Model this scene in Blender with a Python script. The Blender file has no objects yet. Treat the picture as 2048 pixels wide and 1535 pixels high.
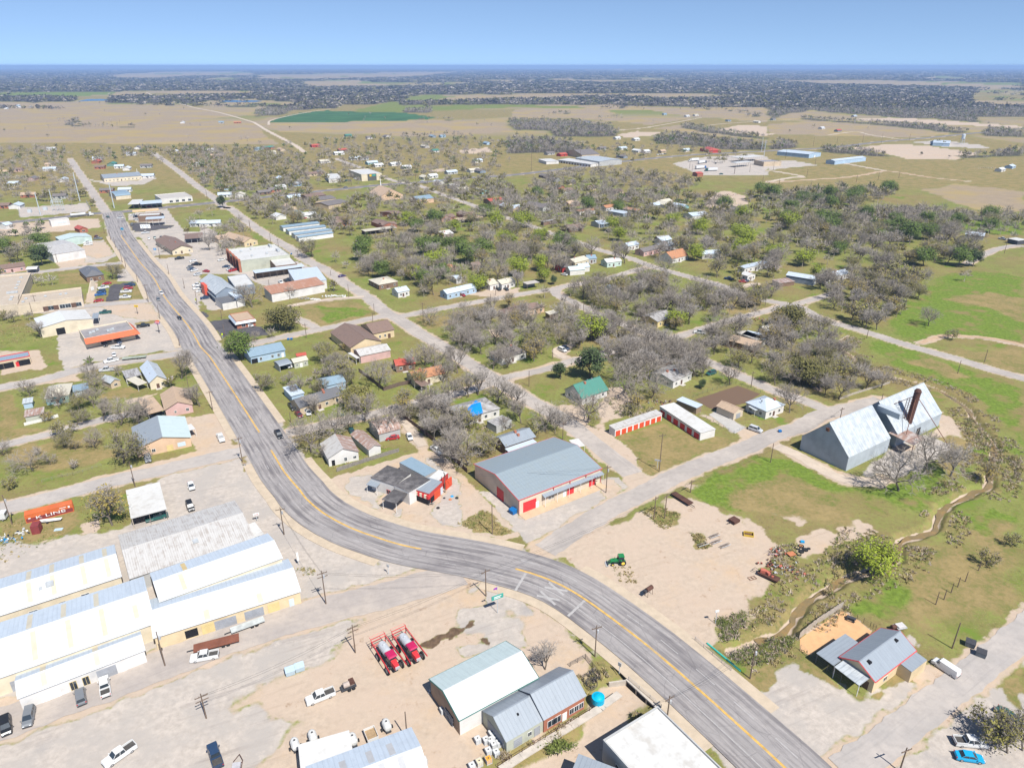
SKY_STR, SUN_STR, EXPO, SKY_DUST, SKY_OZ = .085, 4.0, 0.88, 0.0, 1.8
HAZE_D, HAZE_C = .85e-4, (.42, .63, 1.0)
SKY_ALT, SKY_AIR, SKY_LIFT = 3000, 1.0, .12
import bpy, bmesh, math, random
import numpy as np
from mathutils import Vector, Matrix
rnd = random.Random(11)
R = math.radians
SC = bpy.context.scene
COL = SC.collection
CAMH, FOC, PX0, PY0, HOR = 116.0, 1421.0, 1024.0, 767.5, 131.0
PIT = math.atan((PY0 - HOR) / FOC)
CPT, SPT = math.cos(PIT), math.sin(PIT)
def W(px, py, z=0.0):
 x, y = (px - PX0) / FOC, (PY0 - py) / FOC
 d = Vector((x, CPT + y * SPT, -SPT + y * CPT))
 t = (z - CAMH) / d.z
 return Vector((d.x * t, d.y * t, z))
def toPx(p):
 v = Vector(p) - Vector((0, 0, CAMH))
 zc = v.y * CPT - v.z * SPT
 yc = v.y * SPT + v.z * CPT
 return PX0 + FOC * v.x / zc, PY0 - FOC * yc / zc
S5, S4, SR = 5.1175, 4.0, 4.57
ZK = dict(z=(0,0,1), a=(0,100,S4), b=(512,100,S4), c=(1024,100,S4), d=(1536,100,S4), e=(0,400,S5), f=(400,400,S5), g=(800,400,S5), h=(1200,400,S5), i=(1600,400,SR),
  j=(0,680,S5), k=(400,680,S5), l=(800,680,S5), m=(1200,680,S5), n=(1600,680,SR), o=(0,960,S5), p=(400,960,S5), q=(800,960,S5), r=(1200,960,S5), s=(1600,960,SR),
  t=(0,1235,S5), u=(400,1235,S5), v=(800,1235,S5), w=(1200,1235,S5), x=(1600,1200,4.571), A=(700,890,9.309), B=(930,860,6.8267), C=(740,1250,12.79), D=(0,980,10.96),
  E=(1600,760,6.8267), F=(1500,1080,14.63), G=(1190,1080,12.79), H=(940,1130,13.96), I=(140,600,9.309), J=(180,400,9.309), K=(380,480,6.8267), L=(680,320,10.24), M=(400,660,12.8),
  N=(1360,280,10.24), O=(0,500,6.8267), P=(1640,1230,7.877))
def Z(s):
 """'k 10,20 30,40' -> photo pixels; a single letter switches the zoom the numbers were read in."""
 out, key = [], ZK['z']
 for tok in s.split():
  if len(tok) == 1 and tok.isalpha():
   key = ZK[tok]
  else:
   a, b = tok.split(',')
   out.append((key[0] + float(a) / key[2], key[1] + float(b) / key[2]))
 return out
def ZW(s, z=0.0):
 return [W(x, y, z) for x, y in Z(s)]
def tag(o, label=None, cat=None, group=None, kind=None):
 if label: o['label'] = label
 if cat: o['category'] = cat
 if group: o['group'] = group
 if kind: o['kind'] = kind
 return o
def thing(name, label, cat, loc=(0,0,0), rz=0.0, group=None):
 o = bpy.data.objects.new(name, None); COL.objects.link(o)
 o.location = loc; o.rotation_euler = (0, 0, rz); o.empty_display_size = .2
 return tag(o, label, cat, group)
def copy_tree(o, parent=None, extra=True):
 c = o.copy(); COL.objects.link(c); c.parent = parent
 for ch in [x for x in KIDS.get(o.name, [])]:
  copy_tree(ch, c)
 return c
KIDS = {}
class MB:
 def __init__(s): s.v, s.f, s.m, s.uv = [], [], [], {}
 def add(s, vs, fs, m=0, uvs=None):
  o = len(s.v); s.v.extend([tuple(p) for p in vs])
  for k, f in enumerate(fs):
   if uvs: s.uv[len(s.f)] = uvs[k]
   s.f.append([i + o for i in f]); s.m.append(m)
  return s
 def box(s, x0, x1, y0, y1, z0, z1, m=0):
  vs = [(x0,y0,z0),(x1,y0,z0),(x1,y1,z0),(x0,y1,z0),(x0,y0,z1),(x1,y0,z1),(x1,y1,z1),(x0,y1,z1)]
  return s.add(vs, [(3,2,1,0),(4,5,6,7),(0,1,5,4),(1,2,6,5),(2,3,7,6),(3,0,4,7)], m)
 def obox(s, c, ax, L, w, z0, z1, m=0):
  """box about c (x,y) with its long side along angle ax"""
  cx, sx = math.cos(ax), math.sin(ax); vs = []
  for z in (z0, z1):
   for a, b in ((-1,-1),(1,-1),(1,1),(-1,1)):
    vs.append((c[0] + a*L/2*cx - b*w/2*sx, c[1] + a*L/2*sx + b*w/2*cx, z))
  return s.add(vs, [(3,2,1,0),(4,5,6,7),(0,1,5,4),(1,2,6,5),(2,3,7,6),(3,0,4,7)], m)
 def hexa(s, bot, top, m=0):
  return s.add(list(bot) + list(top), [(3,2,1,0),(4,5,6,7),(0,1,5,4),(1,2,6,5),(2,3,7,6),(3,0,4,7)], m)
 def tube(s, p0, p1, r0, r1=None, n=6, m=0, caps=True):
  r1 = r0 if r1 is None else r1
  p0, p1 = Vector(p0), Vector(p1); d = (p1 - p0)
  if d.length < 1e-6: return s
  d.normalize()
  a = d.cross(Vector((0,0,1)) if abs(d.z) < .95 else Vector((1,0,0))).normalized(); b = d.cross(a)
  vs = []
  for p, r in ((p0, r0), (p1, r1)):
   for k in range(n):
    t = 2*math.pi*k/n
    vs.append(p + a*(r*math.cos(t)) + b*(r*math.sin(t)))
  fs = [(k, (k+1) % n, n + (k+1) % n, n + k) for k in range(n)]
  if caps: fs += [tuple(range(n-1, -1, -1)), tuple(range(n, 2*n))]
  return s.add(vs, fs, m)
 def lathe(s, c, axis, prof, n=14, m=0):
  """prof: [(along axis, radius)]"""
  c = Vector(c); d = Vector(axis).normalized()
  a = d.cross(Vector((0,0,1)) if abs(d.z) < .95 else Vector((1,0,0))).normalized(); b = d.cross(a)
  vs = []
  for t, r in prof:
   for k in range(n):
    q = 2*math.pi*k/n
    vs.append(c + d*t + a*(r*math.cos(q)) + b*(r*math.sin(q)))
  fs = []
  for j in range(len(prof)-1):
   for k in range(n):
    fs.append((j*n+k, j*n+(k+1) % n, (j+1)*n+(k+1) % n, (j+1)*n+k))
  fs += [tuple(range(n-1, -1, -1)), tuple((len(prof)-1)*n + k for k in range(n))]
  return s.add(vs, fs, m)
 def slab(s, quad, t, m=0, uvs=None):
  """thick sheet: quad's 4 points are its top"""
  q = [Vector(p) for p in quad]; n = (q[1]-q[0]).cross(q[2]-q[0]).normalized()
  if n.z < 0: q.reverse(); n = -n; uvs = uvs[::-1] if uvs else None
  lo = [p - n*t for p in q]
  s.add(q + lo, [(0,1,2,3),(7,6,5,4),(0,4,5,1),(1,5,6,2),(2,6,7,3),(3,7,4,0)], m,
              [uvs]*6 if uvs else None)
  return s
 def build(s, name, mats, parent=None, loc=None, smooth=False):
  me = bpy.data.meshes.new(name); me.from_pydata([tuple(p) for p in s.v], [], s.f)
  mats = mats if isinstance(mats, (list, tuple)) else [mats]
  for m in mats: me.materials.append(m)
  if len(mats) > 1: me.polygons.foreach_set('material_index', s.m)
  if s.uv:
   u = me.uv_layers.new(name='UVMap')
   for fi, uvs in s.uv.items():
    p = me.polygons[fi]
    for k, li in enumerate(p.loop_indices): u.data[li].uv = uvs[k % len(uvs)]
  if smooth: me.polygons.foreach_set('use_smooth', [True]*len(me.polygons))
  me.update()
  return link(name, me, parent, loc)
def link(name, me, parent=None, loc=None):
 o = bpy.data.objects.new(name, me); COL.objects.link(o)
 if loc is not None: o.location = loc
 if parent is not None:
  o.parent = parent; KIDS.setdefault(parent.name, []).append(o)
 return o
def npmesh(name, v, f, mats, mi=None, smooth=False):
 """big mesh from numpy: v (n,3), f (m,k)"""
 me = bpy.data.meshes.new(name); n, k = f.shape
 me.vertices.add(len(v)); me.vertices.foreach_set('co', np.ascontiguousarray(v, np.float32).ravel())
 me.loops.add(n*k); me.loops.foreach_set('vertex_index', np.ascontiguousarray(f, np.int32).ravel())
 me.polygons.add(n); me.polygons.foreach_set('loop_start', np.arange(0, n*k, k, dtype=np.int32))
 me.polygons.foreach_set('loop_total', np.full(n, k, np.int32))
 for m in mats: me.materials.append(m)
 if mi is not None: me.polygons.foreach_set('material_index', np.ascontiguousarray(mi, np.int32))
 if smooth: me.polygons.foreach_set('use_smooth', np.ones(n, bool))
 me.update(calc_edges=True)
 return me
def _h(ix, iy, s):
 n = (ix.astype(np.int64)*374761393 + iy.astype(np.int64)*668265263 + s*1442695041) & 0x7fffffff
 n = ((n ^ (n >> 13))*1274126177) & 0x7fffffff
 return ((n ^ (n >> 16)) & 0xffff)/65535.0
def vnoise(x, y, s=0):
 ix, iy = np.floor(x), np.floor(y); fx, fy = x-ix, y-iy
 fx, fy = fx*fx*(3-2*fx), fy*fy*(3-2*fy)
 a, b, c, d = _h(ix,iy,s), _h(ix+1,iy,s), _h(ix,iy+1,s), _h(ix+1,iy+1,s)
 return (a*(1-fx)+b*fx)*(1-fy) + (c*(1-fx)+d*fx)*fy
def fbm(x, y, s=0, o=4):
 t, a, w = 0, .5, 0
 for k in range(o):
  t = t + a*vnoise(x*2**k, y*2**k, s+k*7); w += a; a *= .5
 return t/w
def sstep(a, b, x):
 t = np.clip((x-a)/(b-a), 0, 1); return t*t*(3-2*t)
def poly_sd(poly, x, y):
 """signed distance, positive inside"""
 P = np.array([(p[0], p[1]) for p in poly]); ins = np.zeros(x.shape, bool); d = np.full(x.shape, 1e18)
 for i in range(len(P)):
  x0, y0 = P[i]; x1, y1 = P[(i+1) % len(P)]
  if y0 != y1:
   ins ^= ((y0 > y) != (y1 > y)) & (x < (x1-x0)*(y-y0)/(y1-y0)+x0)
  dx, dy = x1-x0, y1-y0; L = dx*dx+dy*dy+1e-9
  t = np.clip(((x-x0)*dx+(y-y0)*dy)/L, 0, 1)
  d = np.minimum(d, (x-x0-t*dx)**2+(y-y0-t*dy)**2)
 return np.where(ins, 1, -1)*np.sqrt(d)
def line_d(pts, x, y):
 d = np.full(x.shape, 1e18)
 for p, q in zip(pts[:-1], pts[1:]):
  dx, dy = q[0]-p[0], q[1]-p[1]; L = dx*dx+dy*dy+1e-9
  t = np.clip(((x-p[0])*dx+(y-p[1])*dy)/L, 0, 1)
  d = np.minimum(d, (x-p[0]-t*dx)**2+(y-p[1]-t*dy)**2)
 return np.sqrt(d)
def newmat(name):
 m = bpy.data.materials.new(name); m.use_nodes = True; nt = m.node_tree
 return m, nt, nt.nodes['Principled BSDF']
def nd(nt, t, **kw):
 n = nt.nodes.new(t)
 for k, v in kw.items():
  if k in n.inputs: n.inputs[k].default_value = v
  else: setattr(n, k, v)
 return n
def mixc(nt, fac, a, b, mode='MIX'):
 n = nt.nodes.new('ShaderNodeMix'); n.data_type = 'RGBA'; n.blend_type = mode
 for sock, val in ((n.inputs[0], fac), (n.inputs[6], a), (n.inputs[7], b)):
  if isinstance(val, bpy.types.NodeSocket): nt.links.new(val, sock)
  elif isinstance(val, (int, float)): sock.default_value = val
  else: sock.default_value = (*val[:3], 1)
 return n.outputs[2]
def mth(nt, op, a, b=0.0, c=None):
 n = nt.nodes.new('ShaderNodeMath'); n.operation = op
 for k, val in enumerate((a, b) if c is None else (a, b, c)):
  if isinstance(val, bpy.types.NodeSocket): nt.links.new(val, n.inputs[k])
  else: n.inputs[k].default_value = val
 return n.outputs[0]
def ramp(nt, fac, a, b):
 n = nt.nodes.new('ShaderNodeMapRange'); n.interpolation_type = 'SMOOTHSTEP'
 nt.links.new(fac, n.inputs[0]); n.inputs[1].default_value = a; n.inputs[2].default_value = b
 return n.outputs[0]
def noise(nt, vec, sc, det=4, rough=.55, scale3=None):
 if scale3:
  mp = nd(nt, 'ShaderNodeMapping'); mp.inputs['Scale'].default_value = scale3
  nt.links.new(vec, mp.inputs[0]); vec = mp.outputs[0]
 n = nd(nt, 'ShaderNodeTexNoise', Scale=sc, Detail=det, Roughness=rough); nt.links.new(vec, n.inputs['Vector'])
 return n.outputs['Fac']
def coords(nt, kind='Object'):
 if kind == 'Pos': return nt.nodes.new('ShaderNodeNewGeometry').outputs['Position']
 return nt.nodes.new('ShaderNodeTexCoord').outputs[kind]
MATS = {}
def dk(c, f): return tuple(x*f for x in c[:3])
def mat(name, col, rough=.7, var=.25, sc=.6, metal=0.0, spec=.3, dirt=None):
 if name in MATS: return MATS[name]
 m, nt, bs = newmat(name); bs.inputs['Roughness'].default_value = rough; bs.inputs['Metallic'].default_value = metal
 bs.inputs['Specular IOR Level'].default_value = spec
 if var > 0:
  c = coords(nt); n1 = noise(nt, c, sc, 5, .6)
  out = mixc(nt, ramp(nt, n1, .3, .75), dk(col, 1+var*.35), dk(col, 1-var))
  if dirt:
   n2 = noise(nt, c, sc*.35, 6, .65); out = mixc(nt, ramp(nt, n2, .52, .72), out, dirt)
  nt.links.new(out, bs.inputs['Base Color'])
 else: bs.inputs['Base Color'].default_value = (*col, 1)
 MATS[name] = m; return m
def roofmat(name, col, pitch=.9, line=.8, rough=.45, metal=0.0, stain=None, amt=.5, grid=None, band=.12):
 """ribbed or shingled roof: u runs along the ridge and v down the slope, both in metres"""
 if name in MATS: return MATS[name]
 m, nt, bs = newmat(name); bs.inputs['Roughness'].default_value = rough; bs.inputs['Metallic'].default_value = metal
 uv = coords(nt, 'UV'); sep = nd(nt, 'ShaderNodeSeparateXYZ'); nt.links.new(uv, sep.inputs[0])
 u = mth(nt, 'FRACT', mth(nt, 'DIVIDE', sep.outputs[0], pitch))
 ln = mth(nt, 'LESS_THAN', u, band)
 n1 = noise(nt, uv, 1, 5, .65, (1.6/pitch, .12, 1)); n2 = noise(nt, uv, .55, 5, .65)
 o = mixc(nt, ramp(nt, n1, .3, .75), dk(col, 1.03), dk(col, .93))
 if stain: o = mixc(nt, mth(nt, 'MULTIPLY', ramp(nt, mth(nt, 'ADD', mth(nt, 'MULTIPLY', n1, .6), mth(nt, 'MULTIPLY', n2, .5)), .62-amt*.25, .80-amt*.25), .85), o, stain)
 o = mixc(nt, ramp(nt, n2, .45, .8), o, mixc(nt, .5, o, dk(col, .76)))
 o = mixc(nt, mth(nt, 'MULTIPLY', ln, .75), o, mixc(nt, 1.0, o, (line,)*3, 'MULTIPLY'))
 if grid:
  v = mth(nt, 'LESS_THAN', mth(nt, 'FRACT', mth(nt, 'DIVIDE', sep.outputs[1], grid)), .12)
  o = mixc(nt, mth(nt, 'MULTIPLY', v, .5), o, mixc(nt, 1.0, o, (line,)*3, 'MULTIPLY'))
 nt.links.new(o, bs.inputs['Base Color'])
 bp = nd(nt, 'ShaderNodeBump', Strength=.5, Distance=.05); nt.links.new(ln, bp.inputs['Height']); nt.links.new(bp.outputs[0], bs.inputs['Normal'])
 MATS[name] = m; return m
# ================================================================ camera, sky, sun, air
cam = bpy.data.cameras.new('camera'); co = bpy.data.objects.new('camera', cam); COL.objects.link(co); SC.camera = co
cam.sensor_width = 36; cam.lens = FOC/2048*36; cam.clip_end = 120000; cam.clip_start = 1
co.location = (0, 0, CAMH); co.rotation_euler = (R(90) - PIT, 0, 0)
SUN_EL, SUN_AZ = R(54), R(145)           # azimuth clockwise from +Y (the way the camera looks)
wd = bpy.data.worlds.new('World'); SC.world = wd; wd.use_nodes = True; nt = wd.node_tree
sky = nt.nodes.new('ShaderNodeTexSky'); sky.sky_type = 'NISHITA'; sky.sun_disc = False
sky.sun_elevation = SUN_EL; sky.sun_rotation = SUN_AZ; sky.altitude = SKY_ALT; sky.air_density = SKY_AIR; sky.dust_density = SKY_DUST; sky.ozone_density = SKY_OZ
tcw = nt.nodes.new('ShaderNodeTexCoord'); va = nd(nt, 'ShaderNodeVectorMath', operation='ADD'); va.inputs[1].default_value = (0, 0, SKY_LIFT); nt.links.new(tcw.outputs['Generated'], va.inputs[0]); vn = nd(nt, 'ShaderNodeVectorMath', operation='NORMALIZE'); nt.links.new(va.outputs[0], vn.inputs[0]); nt.links.new(vn.outputs[0], sky.inputs[0])
nt.links.new(sky.outputs[0], nt.nodes['Background'].inputs[0]); nt.nodes['Background'].inputs[1].default_value = SKY_STR
sl = bpy.data.lights.new('sun', 'SUN'); sl.energy = SUN_STR; sl.angle = R(.53); sl.color = (1, .965, .91)
so = bpy.data.objects.new('sun', sl); COL.objects.link(so)
so.rotation_euler = (R(90) - SUN_EL, 0, math.pi - SUN_AZ)
SC.view_settings.view_transform = 'Standard'; SC.view_settings.look = 'None'; SC.view_settings.exposure = EXPO; SC.view_settings.gamma = 1
SC.cycles.max_bounces = 5; SC.cycles.diffuse_bounces = 2; SC.cycles.glossy_bounces = 2; SC.cycles.transmission_bounces = 2; SC.cycles.volume_bounces = 0
SC.cycles.use_denoising = True; SC.cycles.transparent_max_bounces = 4
hz = MB().box(-33000, 33000, -3000, 46000, -4, 124).build('haze', [])
hm, nt, bs = newmat('air'); nt.nodes.remove(bs)
pv = nd(nt, 'ShaderNodeVolumePrincipled', Density=HAZE_D); pv.inputs['Color'].default_value = (*HAZE_C, 1); pv.inputs['Anisotropy'].default_value = 0
nt.links.new(pv.outputs[0], nt.nodes['Material Output'].inputs['Volume'])
hz.data.materials.append(hm); tag(hz, kind='stuff')
# ================================================================ roads (photo centre lines, metres wide)
def smooth(pts, step=4.0):
 P = [Vector((p[0], p[1])) for p in pts]; P = [P[0]*2-P[1]] + P + [P[-1]*2-P[-2]]; out = []
 for i in range(1, len(P)-2):
  n = max(2, int((P[i+1]-P[i]).length/step))
  for k in range(n):
   t = k/n; a, b, c, d = P[i-1], P[i], P[i+1], P[i+2]
   out.append(.5*((2*b)+(c-a)*t+(2*a-5*b+4*c-d)*t*t+(3*b-a-3*c+d)*t**3))
 out.append(P[-2]); return out
def resample(pts, step):
 out, acc = [pts[0]], 0
 for a, b in zip(pts[:-1], pts[1:]):
  L = (b-a).length; d = step-acc
  while d <= L and L > 0:
   out.append(a+(b-a)*(d/L)); d += step
  acc = (acc+L) % step if L > 0 else acc
 return out
HWY_C = Z("z 224,425 J 400,330 560,620 700,840 930,1160 z 307,556 330,595 341,603 378,654 402,695 k 95,165 350,545 620,965 725,1125 870,1360 1020,1535 p 1090,195 1270,345 1540,490 1800,585 2040,660 q 265,718 720,800 1165,905 1500,1010 1800,1160 z 1221,1235 1303,1298 1395,1377 1493,1465 1569,1535 1680,1645")
HWY_C = [p for i, p in enumerate(HWY_C) if i == 0 or (p[0]-HWY_C[i-1][0])**2+(p[1]-HWY_C[i-1][1])**2 > 200]
ROADS = [  # name, centre line, width, material
 ('highway', HWY_C, 14.9, 'hwy'),
 ('cross_road', Z("z -220,462 a 0,1385 400,1348 780,1305 1040,1290 1300,1262 1700,1222 2000,1190 b 400,1140 700,1110 1000,1080 1300,1060 1600,1030 c 0,1000 500,940 900,890 1300,850 1700,825 d 0,808 500,780 900,735 1300,700 1700,660 2047,630 z 2200,240"), 11, 'road2'),
 ('north_road', Z("z 218,428 a 830,1270 700,1080 620,960 560,870"), 7.5, 'street'),
 ('side_street', Z("a 1220,818 1350,910 1480,1010 1580,1090 1720,1190 1810,1270 f 290,70 500,230 700,370 900,480 1100,620 1300,720 1480,850 1650,950 1800,1060 1900,1150 z 800,640 842,668 884,692 966,744 1000,765 1054,797 1132,842 1200,896 1239,927 1282,962"), 7.2, 'street'),
 ('cross_street', Z("z 478,694 f 800,1410 1080,1350 1400,1290 1850,1190 g 0,1190 300,1130 800,1040 1300,950 1580,910 1750,870 h 0,830 250,750 450,695"), 5.6, 'street'),
 ('long_street', Z("b 640,870 860,950 1100,1045 z 834,370 887,390 937,407 974,422 g 1270,240 1600,360 1850,440 2000,500 h 300,590 500,670 750,740 1000,810 1300,890 1500,970 1700,1030 2000,1080 i 220,1100 500,1170 800,1270 1100,1360 1400,1440 1700,1535 z 2060,760 2250,812"), 6.2, 'street'),
 ('mid_street', Z("z 1112,578 g 1600,970 1750,1030 2020,1170 h 150,1230 350,1320 550,1390 750,1440 m 720,50 900,140 1150,240 1300,310 1600,440 1900,560 z 1610,801 1655,822"), 5.6, 'street'),
 ('cross_street_south', Z("k 880,950 1000,930 1300,860 1600,800 2000,700 z 829,807 868,795 907,789 956,776 1005,756 1054,746 1113,733 1142,721 1181,715 1262,690 1307,675"), 5.0, 'street'),
 ('cross_street_east', Z("h 680,1430 800,1400 1000,1330 1300,1240 1600,1160 1750,1125 1900,1075 2040,1055 i 130,905 350,840"), 4.8, 'street'),
 ('lower_street', Z("z 1090,1100 1130,1072 1175,1045 1230,1012 1290,984 m 700,1425 1000,1290 1300,1170 1500,1100 1800,960 n 0,800 150,700 350,645 600,582 740,548"), 7.0, 'street'),
 ('elevator_lane', Z("m 1800,1080 n 0,1060 200,1180 400,1270 650,1308 760,1270"), 4.6, 'gravel'),
 ('left_street', Z("z 505,893 483,903 400,921 313,942 234,959 156,979 98,995 0,1018 -160,1056"), 7.2, 'street2'),
 ('alley', Z("z -120,918 j 0,1080 300,1010 550,950 900,850 1200,780 1450,745"), 4.6, 'street2'),
 ('second_left_street', Z("z -140,806 j 0,485 400,415 700,330 1100,240 1650,165 2000,110"), 7.0, 'street2'),
 ('bank_street', Z("z -140,570 e 0,775 150,765 800,690 1280,640"), 6.5, 'street2'),
 ('school_street', Z("z -140,650 e 0,1140 380,1140 800,1090 1400,1040 1620,1020"), 7.0, 'street2'),
 ('frontage_street', Z("z -150,1500 0,1447 130,1400 260,1353 400,1300 520,1257 640,1222 760,1193 860,1165 930,1143"), 9.5, 'street3'),
 ('corner_street', Z("x 380,1560 620,1420 900,1210 1200,960 1500,730 1800,490 2047,290 z 2120,1200 2230,1110"), 6.4, 'street2'),
 ('country_road', Z("a 1170,340 1240,370 1400,415 1550,460 1750,500 2000,570 b 0,590 100,650 290,750 z 610,305"), 6.5, 'gravel'),
 ('field_road', Z("b 600,470 350,510 130,560 z 537,250"), 5, 'gravel'),
 ('ranch_drive', Z("c 800,645 1000,630 1200,600 1520,540"), 5, 'gravel'),
 ('field_track', Z("d 0,1063 300,1040 560,1025 760,1000 960,970 1300,1020 1600,1050"), 4.5, 'dirt'),
 ('access_drive', Z("d 0,1055 190,1020 280,1012 80,975 0,965"), 5.5, 'gravel'),
 ('ball_track', Z("i 1100,1310 1300,1240 1500,1245 1800,1270 2047,1330"), 2.6, 'dirt'),
 ('far_lane', Z("d 500,885 760,935 960,970"), 5, 'gravel'),
 ('hill_lane', Z("c 1560,605 1700,590 2000,570 d 200,560"), 5, 'gravel'),
 ('east_drive', Z("h 1400,905 1500,870 1600,855"), 3.5, 'gravel'),
 ('corner_drive', Z("i 1530,580 1640,520 1800,450 1960,415 2080,430"), 5, 'street'),
 ('rise_drive', Z("d 480,680 700,655 820,680 1060,715"), 5, 'gravel'),
 ('store_drive', Z("f 1680,990 1400,1010 1150,1040 950,1080"), 3.6, 'gravel'),
 ('lot_drive', Z("f 1000,1215 1150,1290 1200,1320"), 4.5, 'street'),
 ('house_drive', Z("z 1140,690 l 1580,110 1700,190"), 3.4, 'gravel'),
 ('shed_lane', Z("z 800,835 l 0,790 120,930 230,1090"), 3.4, 'gravel'),
]
ROADC = []
for nm, px, wid, mt in ROADS:
 ROADC.append((nm, smooth([W(*p) for p in px], 5.0), wid, mt))
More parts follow.
